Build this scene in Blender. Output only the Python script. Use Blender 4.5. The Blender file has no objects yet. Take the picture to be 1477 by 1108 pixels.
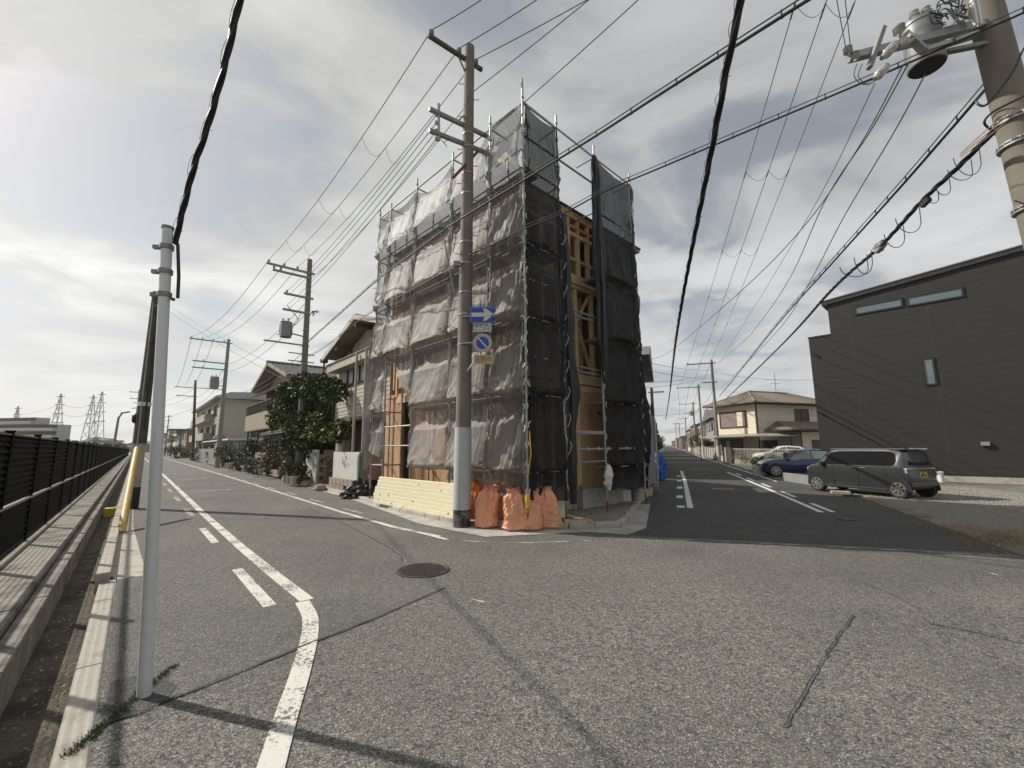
import bpy, bmesh, math, random
from mathutils import Vector, Matrix, noise
random.seed(7)
R_=math.radians; PI=math.pi
scene=bpy.context.scene; COL=scene.collection
# ---------------------------------------------------------------- camera
F_=620.0; EYE=1.7; PITCH=math.atan(90/620.0); ROLL=R_(-0.5)
cd=bpy.data.cameras.new('camera'); cam=bpy.data.objects.new('camera',cd); COL.objects.link(cam)
cd.sensor_width=36.0; cd.lens=36.0*F_/1477.0; cd.clip_start=0.05; cd.clip_end=6000
cam.matrix_world=Matrix.Translation((0,0,EYE)) @ Matrix.Rotation(PI/2+PITCH,4,'X') @ Matrix.Rotation(ROLL,4,'Z')
scene.camera=cam
scene.render.resolution_x=1024; scene.render.resolution_y=768
# ---------------------------------------------------------------- sun and sky
SUN_AZ=R_(-73.0); SUN_EL=R_(39.0)
scene.view_settings.view_transform='Standard'; scene.view_settings.look='None'
scene.view_settings.exposure=0.14; scene.view_settings.gamma=1.0
sl=bpy.data.lights.new('sun','SUN'); sl.energy=4.6; sl.angle=R_(0.8); sl.color=(1.0,0.945,0.85)
sun=bpy.data.objects.new('sun',sl); COL.objects.link(sun)
sd=Vector((math.sin(SUN_AZ)*math.cos(SUN_EL),math.cos(SUN_AZ)*math.cos(SUN_EL),math.sin(SUN_EL)))
sun.rotation_euler=sd.to_track_quat('Z','Y').to_euler(); sun.location=(0,0,60)
w=bpy.data.worlds.new('World'); scene.world=w; w.use_nodes=True
nt=w.node_tree; N=nt.nodes; LK=nt.links; N.clear()
def nd(t,**k):
    n=N.new(t)
    for a,b in k.items():
        if a in n.inputs: n.inputs[a].default_value=b
        else: setattr(n,a,b)
    return n
def math_(op,a,b=None,c=None,clamp=False):
    n=N.new('ShaderNodeMath'); n.operation=op; n.use_clamp=clamp
    for i,v in enumerate((a,b,c)):
        if v is None: continue
        if isinstance(v,(int,float)): n.inputs[i].default_value=v
        else: LK.new(v,n.inputs[i])
    return n.outputs[0]
out=nd('ShaderNodeOutputWorld'); bg=nd('ShaderNodeBackground'); bg.inputs['Strength'].default_value=0.1
sky=nd('ShaderNodeTexSky'); sky.sky_type='NISHITA'; sky.sun_disc=False; sky.sun_elevation=SUN_EL; sky.sun_rotation=SUN_AZ
sky.dust_density=2.0
tc=nd('ShaderNodeTexCoord'); sep=nd('ShaderNodeSeparateXYZ'); LK.new(tc.outputs['Generated'],sep.inputs[0])
zz=math_('MAXIMUM',sep.outputs[2],0.0); den=math_('ADD',zz,0.16)
px_=math_('DIVIDE',sep.outputs[0],den); py_=math_('DIVIDE',sep.outputs[1],den)
cmb=nd('ShaderNodeCombineXYZ'); LK.new(px_,cmb.inputs[0]); LK.new(py_,cmb.inputs[1])
mp=nd('ShaderNodeMapping'); mp.inputs['Rotation'].default_value=(0,0,R_(25)); mp.inputs['Scale'].default_value=(1.0,1.2,1); mp.inputs['Location'].default_value=(3.1,1.7,0)
LK.new(cmb.outputs[0],mp.inputs[0])
n1=nd('ShaderNodeTexNoise'); n1.inputs['Scale'].default_value=1.5; n1.inputs['Detail'].default_value=7; n1.inputs['Roughness'].default_value=0.52; n1.inputs['Distortion'].default_value=0.5
n2=nd('ShaderNodeTexNoise'); n2.inputs['Scale'].default_value=0.55; n2.inputs['Detail'].default_value=3; n2.inputs['Roughness'].default_value=0.45
LK.new(mp.outputs[0],n1.inputs['Vector']); LK.new(cmb.outputs[0],n2.inputs['Vector'])
# brightness towards the sun side
dv=nd('ShaderNodeVectorMath'); dv.operation='DOT_PRODUCT'; LK.new(tc.outputs['Generated'],dv.inputs[0])
dv.inputs[1].default_value=(math.sin(SUN_AZ)*math.cos(R_(22)),math.cos(SUN_AZ)*math.cos(R_(22)),math.sin(R_(22)))
mr=nd('ShaderNodeMapRange'); mr.interpolation_type='SMOOTHSTEP'; LK.new(dv.outputs['Value'],mr.inputs[0])
mr.inputs[1].default_value=0.12; mr.inputs[2].default_value=0.95; mr.inputs[3].default_value=5.2; mr.inputs[4].default_value=6.9
hz=nd('ShaderNodeMapRange'); hz.interpolation_type='SMOOTHSTEP'; LK.new(sep.outputs[2],hz.inputs[0])
hz.inputs[1].default_value=0.0; hz.inputs[2].default_value=0.55; hz.inputs[3].default_value=1.22; hz.inputs[4].default_value=0.92
cr=nd('ShaderNodeMapRange'); cr.interpolation_type='SMOOTHSTEP'; LK.new(n1.outputs['Fac'],cr.inputs[0])
cr.inputs[1].default_value=0.34; cr.inputs[2].default_value=0.66; cr.inputs[3].default_value=0.79; cr.inputs[4].default_value=1.21
cr2=nd('ShaderNodeMapRange'); cr2.interpolation_type='SMOOTHSTEP'; LK.new(n2.outputs['Fac'],cr2.inputs[0])
cr2.inputs[1].default_value=0.35; cr2.inputs[2].default_value=0.65; cr2.inputs[3].default_value=0.86; cr2.inputs[4].default_value=1.10
# less contrast near the horizon
con=nd('ShaderNodeMapRange'); LK.new(sep.outputs[2],con.inputs[0]); con.inputs[1].default_value=0.0; con.inputs[2].default_value=0.30; con.inputs[3].default_value=0.12; con.inputs[4].default_value=1.0
c1=math_('ADD',math_('MULTIPLY',math_('SUBTRACT',math_('MULTIPLY',cr.outputs[0],cr2.outputs[0]),1.0),con.outputs[0]),1.0)
br=math_('MULTIPLY',math_('MULTIPLY',c1,mr.outputs[0]),hz.outputs[0])
tint=nd('ShaderNodeMix'); tint.data_type='RGBA'; LK.new(math_('MULTIPLY_ADD',mr.outputs[0],0.41,-1.9,clamp=True),tint.inputs[0])
tint.inputs[6].default_value=(0.94,0.97,1.0,1); tint.inputs[7].default_value=(1.0,1.0,0.97,1)
vm=nd('ShaderNodeVectorMath'); vm.operation='SCALE'; LK.new(tint.outputs[2],vm.inputs[0]); LK.new(br,vm.inputs[3])
cov=nd('ShaderNodeMapRange'); cov.interpolation_type='SMOOTHSTEP'; LK.new(n1.outputs['Fac'],cov.inputs[0])
cov.inputs[1].default_value=0.38; cov.inputs[2].default_value=0.50; cov.inputs[3].default_value=0.60; cov.inputs[4].default_value=1.0
mx=nd('ShaderNodeMix'); mx.data_type='RGBA'; LK.new(cov.outputs[0],mx.inputs[0]); LK.new(sky.outputs[0],mx.inputs[6]); LK.new(vm.outputs[0],mx.inputs[7])
LK.new(mx.outputs[2],bg.inputs['Color']); LK.new(bg.outputs[0],out.inputs['Surface'])
# ---------------------------------------------------------------- survey helpers: turn measured sight lines into places
def ray(px,py):
    a=(px-738.5)/F_; b=(554-py)/F_
    a,b=a*math.cos(ROLL)-b*math.sin(ROLL), a*math.sin(ROLL)+b*math.cos(ROLL)
    return Vector((a, math.cos(PITCH)-b*math.sin(PITCH), math.sin(PITCH)+b*math.cos(PITCH)))
def G(px,py,z=0.0):
    r=ray(px,py); t=(z-EYE)/r.z; return Vector((r.x*t,r.y*t,z))
def WP(px,py,P,az):
    r=ray(px,py); a=R_(az); n=(math.cos(a),-math.sin(a))
    t=(P[0]*n[0]+P[1]*n[1])/(r.x*n[0]+r.y*n[1]); return Vector((r.x*t,r.y*t,r.z*t+EYE))
def YP(px,py,y):
    r=ray(px,py); t=y/r.y; return Vector((r.x*t,y,r.z*t+EYE))
class Frame:
    def __init__(s,az,o=(0,0)):
        a=R_(az); s.az=az; s.o=Vector((o[0],o[1],0)); s.u=Vector((math.sin(a),math.cos(a),0)); s.n=Vector((math.cos(a),-math.sin(a),0))
    def p(s,w,t,z=0.0): return s.o+s.n*w+s.u*t+Vector((0,0,z))
    def hit(s,px,py,w):
        q=WP(px,py,s.o+s.n*w,s.az)-s.o
        return (q.dot(s.n),q.dot(s.u),q.z)
S=Frame(-41.0); T=Frame(19.3)
# ---------------------------------------------------------------- materials
MATS={}
def material(name,col,rough=0.7,metal=0.0,var=0.18,scale=3.0,bump=0.0,bscale=40.0,fine=0.0,fscale=120.0,coat=0.0,spec=0.5,stretch=(1,1,1),col2=None,thr=(0.45,0.62),emis=None):
    if name in MATS: return MATS[name]
    m=bpy.data.materials.new(name); m.use_nodes=True; t=m.node_tree; b=t.nodes['Principled BSDF']; L=t.links
    b.inputs['Roughness'].default_value=rough; b.inputs['Metallic'].default_value=metal
    b.inputs['Specular IOR Level'].default_value=spec
    if coat: b.inputs['Coat Weight'].default_value=coat; b.inputs['Coat Roughness'].default_value=0.08
    tcn=t.nodes.new('ShaderNodeTexCoord'); mp=t.nodes.new('ShaderNodeMapping'); mp.inputs['Scale'].default_value=stretch
    L.new(tcn.outputs['Object'],mp.inputs[0])
    n=t.nodes.new('ShaderNodeTexNoise'); n.inputs['Scale'].default_value=scale; n.inputs['Detail'].default_value=6; n.inputs['Roughness'].default_value=0.6
    L.new(mp.outputs[0],n.inputs['Vector'])
    mx=t.nodes.new('ShaderNodeMix'); mx.data_type='RGBA'
    c=Vector(col)
    if col2 is None:
        mx.inputs[6].default_value=(*[max(0,x*(1-var)) for x in col],1); mx.inputs[7].default_value=(*[min(1,x*(1+var)) for x in col],1)
        mr=t.nodes.new('ShaderNodeMapRange'); mr.inputs[1].default_value=0.3; mr.inputs[2].default_value=0.7
    else:
        mx.inputs[6].default_value=(*col,1); mx.inputs[7].default_value=(*col2,1)
        mr=t.nodes.new('ShaderNodeMapRange'); mr.inputs[1].default_value=thr[0]; mr.inputs[2].default_value=thr[1]
    L.new(n.outputs['Fac'],mr.inputs[0]); L.new(mr.outputs[0],mx.inputs[0]); last=mx.outputs[2]
    if fine:
        f=t.nodes.new('ShaderNodeTexNoise'); f.inputs['Scale'].default_value=fscale; f.inputs['Detail'].default_value=2
        L.new(mp.outputs[0],f.inputs['Vector'])
        fr=t.nodes.new('ShaderNodeMapRange'); fr.inputs[1].default_value=0.35; fr.inputs[2].default_value=0.65; fr.inputs[3].default_value=1-fine; fr.inputs[4].default_value=1+fine
        L.new(f.outputs['Fac'],fr.inputs[0]); vs=t.nodes.new('ShaderNodeVectorMath'); vs.operation='SCALE'
        L.new(last,vs.inputs[0]); L.new(fr.outputs[0],vs.inputs[3]); last=vs.outputs[0]
    L.new(last,b.inputs['Base Color'])
    if bump:
        nb=t.nodes.new('ShaderNodeTexNoise'); nb.inputs['Scale'].default_value=bscale; nb.inputs['Detail'].default_value=4
        L.new(mp.outputs[0],nb.inputs['Vector'])
        bp=t.nodes.new('ShaderNodeBump'); bp.inputs['Strength'].default_value=bump; bp.inputs['Distance'].default_value=0.02
        L.new(nb.outputs['Fac'],bp.inputs['Height']); L.new(bp.outputs[0],b.inputs['Normal'])
    if emis: b.inputs['Emission Color'].default_value=(*emis,1); b.inputs['Emission Strength'].default_value=1
    MATS[name]=m; return m
def asphalt(name,base,light,dark,tone=1.0,coarse=1.0):
    m=bpy.data.materials.new(name); m.use_nodes=True; t=m.node_tree; b=t.nodes['Principled BSDF']; L=t.links; nn=t.nodes.new
    b.inputs['Roughness'].default_value=0.85; b.inputs['Specular IOR Level'].default_value=0.35
    tcn=nn('ShaderNodeTexCoord'); o=tcn.outputs['Object']
    v=nn('ShaderNodeTexVoronoi'); v.inputs['Scale'].default_value=125; L.new(o,v.inputs['Vector'])
    sp=nn('ShaderNodeSeparateColor'); L.new(v.outputs['Color'],sp.inputs[0])
    ra=nn('ShaderNodeValToRGB'); e=ra.color_ramp.elements
    e[0].position=0.0; e[0].color=(*dark,1); e[1].position=1.0; e[1].color=(*light,1)
    k=ra.color_ramp.elements.new(0.30); k.color=(*[x*0.85 for x in base],1)
    k=ra.color_ramp.elements.new(0.80); k.color=(*[x*1.15 for x in base],1)
    L.new(sp.outputs[0],ra.inputs[0])
    # binder seen between the stones
    d=nn('ShaderNodeMapRange'); d.inputs[1].default_value=0.25; d.inputs[2].default_value=0.55; d.inputs[3].default_value=1.0; d.inputs[4].default_value=0.72
    L.new(v.outputs['Distance'],d.inputs[0])
    big=nn('ShaderNodeTexNoise'); big.inputs['Scale'].default_value=0.45; big.inputs['Detail'].default_value=7; big.inputs['Roughness'].default_value=0.6; L.new(o,big.inputs['Vector'])
    bm=nn('ShaderNodeMapRange'); bm.inputs[1].default_value=0.3; bm.inputs[2].default_value=0.7; bm.inputs[3].default_value=0.80*tone; bm.inputs[4].default_value=1.18*tone; L.new(big.outputs['Fac'],bm.inputs[0])
    mid=nn('ShaderNodeTexNoise'); mid.inputs['Scale'].default_value=14; mid.inputs['Detail'].default_value=5; mid.inputs['Roughness'].default_value=0.7; L.new(o,mid.inputs['Vector'])
    mm=nn('ShaderNodeMapRange'); mm.inputs[1].default_value=0.3; mm.inputs[2].default_value=0.7; mm.inputs[3].default_value=0.72; mm.inputs[4].default_value=1.28; L.new(mid.outputs['Fac'],mm.inputs[0])
    def mul(a,c2):
        x=nn('ShaderNodeMath'); x.operation='MULTIPLY'; L.new(a,x.inputs[0]); L.new(c2,x.inputs[1]); return x.outputs[0]
    f=mul(mul(d.outputs[0],bm.outputs[0]),mm.outputs[0])
    # old repairs: faint straight-edged patches and dark oil spots
    sp2=nn('ShaderNodeTexNoise'); sp2.inputs['Scale'].default_value=1.7; sp2.inputs['Detail'].default_value=3; L.new(o,sp2.inputs['Vector'])
    sm=nn('ShaderNodeMapRange'); sm.inputs[1].default_value=0.66; sm.inputs[2].default_value=0.78; sm.inputs[3].default_value=1.0; sm.inputs[4].default_value=0.74; L.new(sp2.outputs['Fac'],sm.inputs[0])
    f=mul(f,sm.outputs[0])
    # open pits where the surface has ravelled, in broad worn zones
    v2=nn('ShaderNodeTexVoronoi'); v2.inputs['Scale'].default_value=42; L.new(o,v2.inputs['Vector'])
    s2=nn('ShaderNodeSeparateColor'); L.new(v2.outputs['Color'],s2.inputs[0])
    z2=nn('ShaderNodeTexNoise'); z2.inputs['Scale'].default_value=0.28; z2.inputs['Detail'].default_value=4; L.new(o,z2.inputs['Vector'])
    zm=nn('ShaderNodeMapRange'); zm.inputs[1].default_value=0.46; zm.inputs[2].default_value=0.62; zm.inputs[3].default_value=0.0; zm.inputs[4].default_value=0.34*coarse; L.new(z2.outputs['Fac'],zm.inputs[0])
    lt=nn('ShaderNodeMath'); lt.operation='LESS_THAN'; L.new(s2.outputs[0],lt.inputs[0]); L.new(zm.outputs[0],lt.inputs[1])
    pit=nn('ShaderNodeMath'); pit.operation='MULTIPLY_ADD'; L.new(lt.outputs[0],pit.inputs[0]); pit.inputs[1].default_value=-0.40; pit.inputs[2].default_value=1.0
    zl=nn('ShaderNodeMath'); zl.operation='MULTIPLY_ADD'; L.new(zm.outputs[0],zl.inputs[0]); zl.inputs[1].default_value=0.75; zl.inputs[2].default_value=1.0
    f=mul(mul(f,pit.outputs[0]),zl.outputs[0])
    vs=nn('ShaderNodeVectorMath'); vs.operation='SCALE'; L.new(ra.outputs[0],vs.inputs[0]); L.new(f,vs.inputs[3])
    L.new(vs.outputs[0],b.inputs['Base Color'])
    bp=nn('ShaderNodeBump'); bp.inputs['Strength'].default_value=0.75*coarse; bp.inputs['Distance'].default_value=0.006
    ad=nn('ShaderNodeMath'); ad.operation='ADD'; L.new(sp.outputs[1],ad.inputs[0]); L.new(mid.outputs['Fac'],ad.inputs[1])
    L.new(ad.outputs[0],bp.inputs['Height']); L.new(bp.outputs[0],b.inputs['Normal'])
    MATS[name]=m; return m
M_asph=asphalt('asphalt_worn',(0.150,0.143,0.129),(0.38,0.365,0.335),(0.040,0.037,0.033),1.08)
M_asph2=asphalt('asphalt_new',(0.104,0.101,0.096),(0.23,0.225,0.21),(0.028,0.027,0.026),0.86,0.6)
M_asph3=asphalt('asphalt_smooth',(0.140,0.134,0.122),(0.34,0.33,0.30),(0.050,0.047,0.042),1.0,0.55)
def paint(name,col,under,wear):
    m=bpy.data.materials.new(name); m.use_nodes=True; t=m.node_tree; b=t.nodes['Principled BSDF']; L=t.links; nn=t.nodes.new
    b.inputs['Roughness'].default_value=0.75
    tcn=nn('ShaderNodeTexCoord')
    n=nn('ShaderNodeTexNoise'); n.inputs['Scale'].default_value=30; n.inputs['Detail'].default_value=9; n.inputs['Roughness'].default_value=0.75; L.new(tcn.outputs['Object'],n.inputs['Vector'])
    n2=nn('ShaderNodeTexNoise'); n2.inputs['Scale'].default_value=2.6; n2.inputs['Detail'].default_value=3; L.new(tcn.outputs['Object'],n2.inputs['Vector'])
    a=nn('ShaderNodeMath'); a.operation='MULTIPLY_ADD'; L.new(n2.outputs['Fac'],a.inputs[0]); a.inputs[1].default_value=0.5; a.inputs[2].default_value=-0.25
    s=nn('ShaderNodeMath'); s.operation='ADD'; L.new(n.outputs['Fac'],s.inputs[0]); L.new(a.outputs[0],s.inputs[1])
    mr=nn('ShaderNodeMapRange'); mr.inputs[1].default_value=wear; mr.inputs[2].default_value=wear+0.05; L.new(s.outputs[0],mr.inputs[0])
    mx=nn('ShaderNodeMix'); mx.data_type='RGBA'; mx.inputs[6].default_value=(*under,1); mx.inputs[7].default_value=(*col,1); L.new(mr.outputs[0],mx.inputs[0]); L.new(mx.outputs[2],b.inputs['Base Color'])
    bp=nn('ShaderNodeBump'); bp.inputs['Strength'].default_value=0.5; bp.inputs['Distance'].default_value=0.004; L.new(s.outputs[0],bp.inputs['Height']); L.new(bp.outputs[0],b.inputs['Normal'])
    MATS[name]=m; return m
M_line=paint('white_road_paint',(0.60,0.585,0.53),(0.13,0.12,0.105),0.42)
M_linew=paint('very_worn_road_paint',(0.50,0.49,0.45),(0.13,0.12,0.105),0.50)
M_line2=paint('newer_road_paint',(0.66,0.66,0.64),(0.10,0.10,0.10),0.33)
def net_material(name,col,alpha,gloss=0.35,rough=0.42,trans=0.25):
    m=bpy.data.materials.new(name); m.use_nodes=True; t=m.node_tree; L=t.links; nn=t.nodes.new
    for x in list(t.nodes): t.nodes.remove(x)
    o=nn('ShaderNodeOutputMaterial'); b=nn('ShaderNodeBsdfPrincipled'); b.inputs['Roughness'].default_value=rough; b.inputs['Specular IOR Level'].default_value=gloss
    tcn=nn('ShaderNodeTexCoord')
    n=nn('ShaderNodeTexNoise'); n.inputs['Scale'].default_value=2.0; n.inputs['Detail'].default_value=6; L.new(tcn.outputs['Object'],n.inputs['Vector'])
    mp=nn('ShaderNodeMapping'); mp.inputs['Scale'].default_value=(60,60,5); L.new(tcn.outputs['Object'],mp.inputs[0])
    n2=nn('ShaderNodeTexNoise'); n2.inputs['Scale'].default_value=1.0; n2.inputs['Detail'].default_value=3; L.new(mp.outputs[0],n2.inputs['Vector'])
    ad=nn('ShaderNodeMath'); ad.operation='ADD'; L.new(n.outputs['Fac'],ad.inputs[0]); L.new(n2.outputs['Fac'],ad.inputs[1])
    mr=nn('ShaderNodeMapRange'); mr.inputs[1].default_value=0.7; mr.inputs[2].default_value=1.3; L.new(ad.outputs[0],mr.inputs[0])
    mx=nn('ShaderNodeMix'); mx.data_type='RGBA'; mx.inputs[6].default_value=(*[c*0.75 for c in col],1); mx.inputs[7].default_value=(*[c*1.25 for c in col],1); L.new(mr.outputs[0],mx.inputs[0]); L.new(mx.outputs[2],b.inputs['Base Color'])
    tl=nn('ShaderNodeBsdfTranslucent'); L.new(mx.outputs[2],tl.inputs[0])
    m1=nn('ShaderNodeMixShader'); m1.inputs[0].default_value=trans; L.new(b.outputs[0],m1.inputs[1]); L.new(tl.outputs[0],m1.inputs[2])
    tr=nn('ShaderNodeBsdfTransparent'); m2=nn('ShaderNodeMixShader')
    # the weave looks denser at a slant: geometric, holds from anywhere
    lw=nn('ShaderNodeLayerWeight'); lw.inputs[0].default_value=0.35
    fa=nn('ShaderNodeMapRange'); fa.inputs[1].default_value=0.1; fa.inputs[2].default_value=0.8; fa.inputs[3].default_value=alpha; fa.inputs[4].default_value=0.93; L.new(lw.outputs['Facing'],fa.inputs[0])
    L.new(fa.outputs[0],m2.inputs[0]); L.new(tr.outputs[0],m2.inputs[1]); L.new(m1.outputs[0],m2.inputs[2])
    bp=nn('ShaderNodeBump'); bp.inputs['Strength'].default_value=0.5; bp.inputs['Distance'].default_value=0.02; L.new(n2.outputs['Fac'],bp.inputs['Height']); L.new(bp.outputs[0],b.inputs['Normal'])
    L.new(m2.outputs[0],o.inputs[0]); MATS[name]=m; return m
def wood_material(name,c1,c2,rough=0.7,sc=(1,1,1),knots=False):
    m=bpy.data.materials.new(name); m.use_nodes=True; t=m.node_tree; b=t.nodes['Principled BSDF']; L=t.links; nn=t.nodes.new
    b.inputs['Roughness'].default_value=rough
    tcn=nn('ShaderNodeTexCoord'); mp=nn('ShaderNodeMapping'); mp.inputs['Scale'].default_value=sc; L.new(tcn.outputs['Object'],mp.inputs[0])
    n=nn('ShaderNodeTexNoise'); n.inputs['Scale'].default_value=4; n.inputs['Detail'].default_value=8; n.inputs['Roughness'].default_value=0.65; n.inputs['Distortion'].default_value=0.6; L.new(mp.outputs[0],n.inputs['Vector'])
    mr=nn('ShaderNodeMapRange'); mr.inputs[1].default_value=0.35; mr.inputs[2].default_value=0.65; L.new(n.outputs['Fac'],mr.inputs[0])
    mx=nn('ShaderNodeMix'); mx.data_type='RGBA'; mx.inputs[6].default_value=(*c1,1); mx.inputs[7].default_value=(*c2,1); L.new(mr.outputs[0],mx.inputs[0]); last=mx.outputs[2]
    if knots:
        v=nn('ShaderNodeTexVoronoi'); v.inputs['Scale'].default_value=knots; mk=nn('ShaderNodeMapping'); mk.inputs['Scale'].default_value=(0.6,0.6,1.0); L.new(tcn.outputs['Object'],mk.inputs[0]); L.new(mk.outputs[0],v.inputs['Vector'])
        k=nn('ShaderNodeMapRange'); k.inputs[1].default_value=0.09; k.inputs[2].default_value=0.15; k.inputs[3].default_value=1.0; k.inputs[4].default_value=0.0; L.new(v.outputs['Distance'],k.inputs[0])
        m3=nn('ShaderNodeMix'); m3.data_type='RGBA'; L.new(k.outputs[0],m3.inputs[0]); L.new(last,m3.inputs[6]); m3.inputs[7].default_value=(c1[0]*0.32,c1[1]*0.24,c1[2]*0.2,1); last=m3.outputs[2]
    L.new(last,b.inputs['Base Color']); MATS[name]=m; return m
M_net=net_material('sunlit_mesh_sheet',(0.29,0.278,0.26),0.58,0.35,0.55,0.22)  # left face mesh, its sunlit look put into a lighter colour
M_netd=net_material('shaded_mesh_sheet',(0.015,0.015,0.0165),0.86,0.35,0.5,0.15)  # same mesh on the right face, its shade painted as black
M_ply=wood_material('plywood',(0.38,0.22,0.115),(0.50,0.31,0.17),sc=(0.7,0.7,0.25),knots=2.2)
M_tim=wood_material('sawn_timber',(0.50,0.35,0.18),(0.68,0.50,0.28),sc=(2,2,0.7))
M_timo=wood_material('orange_timber',(0.42,0.24,0.11),(0.55,0.33,0.16),sc=(2,2,0.7))
M_pine=wood_material('pale_pine',(0.70,0.63,0.43),(0.80,0.74,0.54),sc=(0.5,0.5,5),knots=5.0)
M_conc=material('concrete',(0.36,0.345,0.31),0.9,var=0.28,scale=2.2,bump=0.4,bscale=30,fine=0.12)
M_concd=material('stained_concrete',(0.26,0.24,0.205),0.92,col2=(0.10,0.088,0.07),thr=(0.43,0.66),scale=2.4,bump=0.6,bscale=22,fine=0.2,fscale=60)
M_concl=material('pale_concrete',(0.42,0.39,0.335),0.9,col2=(0.24,0.21,0.165),thr=(.5,.75),scale=3.3,bump=0.3,bscale=40,fine=0.12)
M_dirt=material('channel_dirt',(0.10,0.085,0.065),0.95,col2=(0.045,0.037,0.028),scale=3.5,bump=0.9,bscale=25,fine=0.35,fscale=60)
M_gravel=material('gravel_ground',(0.22,0.205,0.175),0.95,var=0.35,scale=18,bump=1.0,bscale=70,fine=0.45,fscale=55)
M_dry=material('dry_lot_ground',(0.21,0.195,0.165),0.95,col2=(0.19,0.155,0.10),scale=1.1,thr=(0.5,0.62),bump=1.0,bscale=60,fine=0.4,fscale=45)
M_earth=material('ground_earth',(0.16,0.15,0.13),0.95,var=0.3,scale=0.3)
M_pole=material('pole_concrete',(0.175,0.155,0.125),0.88,var=0.16,scale=3,bump=0.2,bscale=60,fine=0.12,stretch=(1,1,0.4))
M_polew=material('grey_pole_wrap',(0.42,0.43,0.42),0.6,var=0.07,scale=3)
M_polestain=material('pole_foot_stained',(0.16,0.155,0.145),0.9,col2=(0.035,0.033,0.03),scale=6,thr=(0.42,0.58),bump=0.3)
M_woodpole=material('dark_creosote',(0.085,0.073,0.058),0.85,var=0.3,scale=4,stretch=(3,3,0.5),bump=0.4)
M_galv=material('galvanised',(0.33,0.335,0.335),0.5,0.55,var=0.15,scale=12)
M_galvd=material('dull_galvanised',(0.24,0.24,0.23),0.6,0.5,var=0.2,scale=8)
M_rust=material('rusty_red_steel',(0.16,0.06,0.035),0.8,0.2,var=0.35,scale=20)
M_black=material('black_rubber',(0.014,0.014,0.015),0.55,var=0.3,scale=6)
M_blackm=material('black_fence_metal',(0.005,0.005,0.006),0.8,0.0,var=0.2,scale=3,spec=0.06)
M_white=material('white_paint_steel',(0.60,0.61,0.60),0.45,var=0.05,scale=4)
M_post=material('post_paint',(0.58,0.59,0.58),0.45,col2=(0.40,0.38,0.34),thr=(0.60,0.78),scale=5,stretch=(3,3,0.7),bump=0.1)
M_plast=material('white_plastic',(0.62,0.62,0.58),0.5,var=0.06,scale=5)
M_yel=material('yellow_plastic',(0.62,0.42,0.03),0.45,var=0.12,scale=9)
M_yel2=material('faded_yellow_cover',(0.55,0.37,0.10),0.55,var=0.18,scale=7)
M_glass=material('dark_window_glass',(0.020,0.023,0.026),0.08,0.0,var=0.2,scale=2,spec=0.9)
M_glassb=material('blue_grey_window_glass',(0.11,0.155,0.165),0.12,0.0,var=0.1,scale=1.2,spec=0.9)
M_frost=material('frosted_pane',(0.34,0.33,0.31),0.35,0.0,var=0.15,scale=2)
M_wire=material('wire_black',(0.012,0.012,0.014),0.5,var=0.1)
M_wireg=material('wire_grey',(0.075,0.08,0.085),0.5,var=0.1)
M_wireb=material('wire_brown',(0.15,0.105,0.07),0.5,var=0.2,scale=4)
M_porc=material('porcelain',(0.40,0.38,0.35),0.3,var=0.1)
M_dark=material('painted_void_shade',(0.012,0.011,0.010),0.9)
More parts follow.
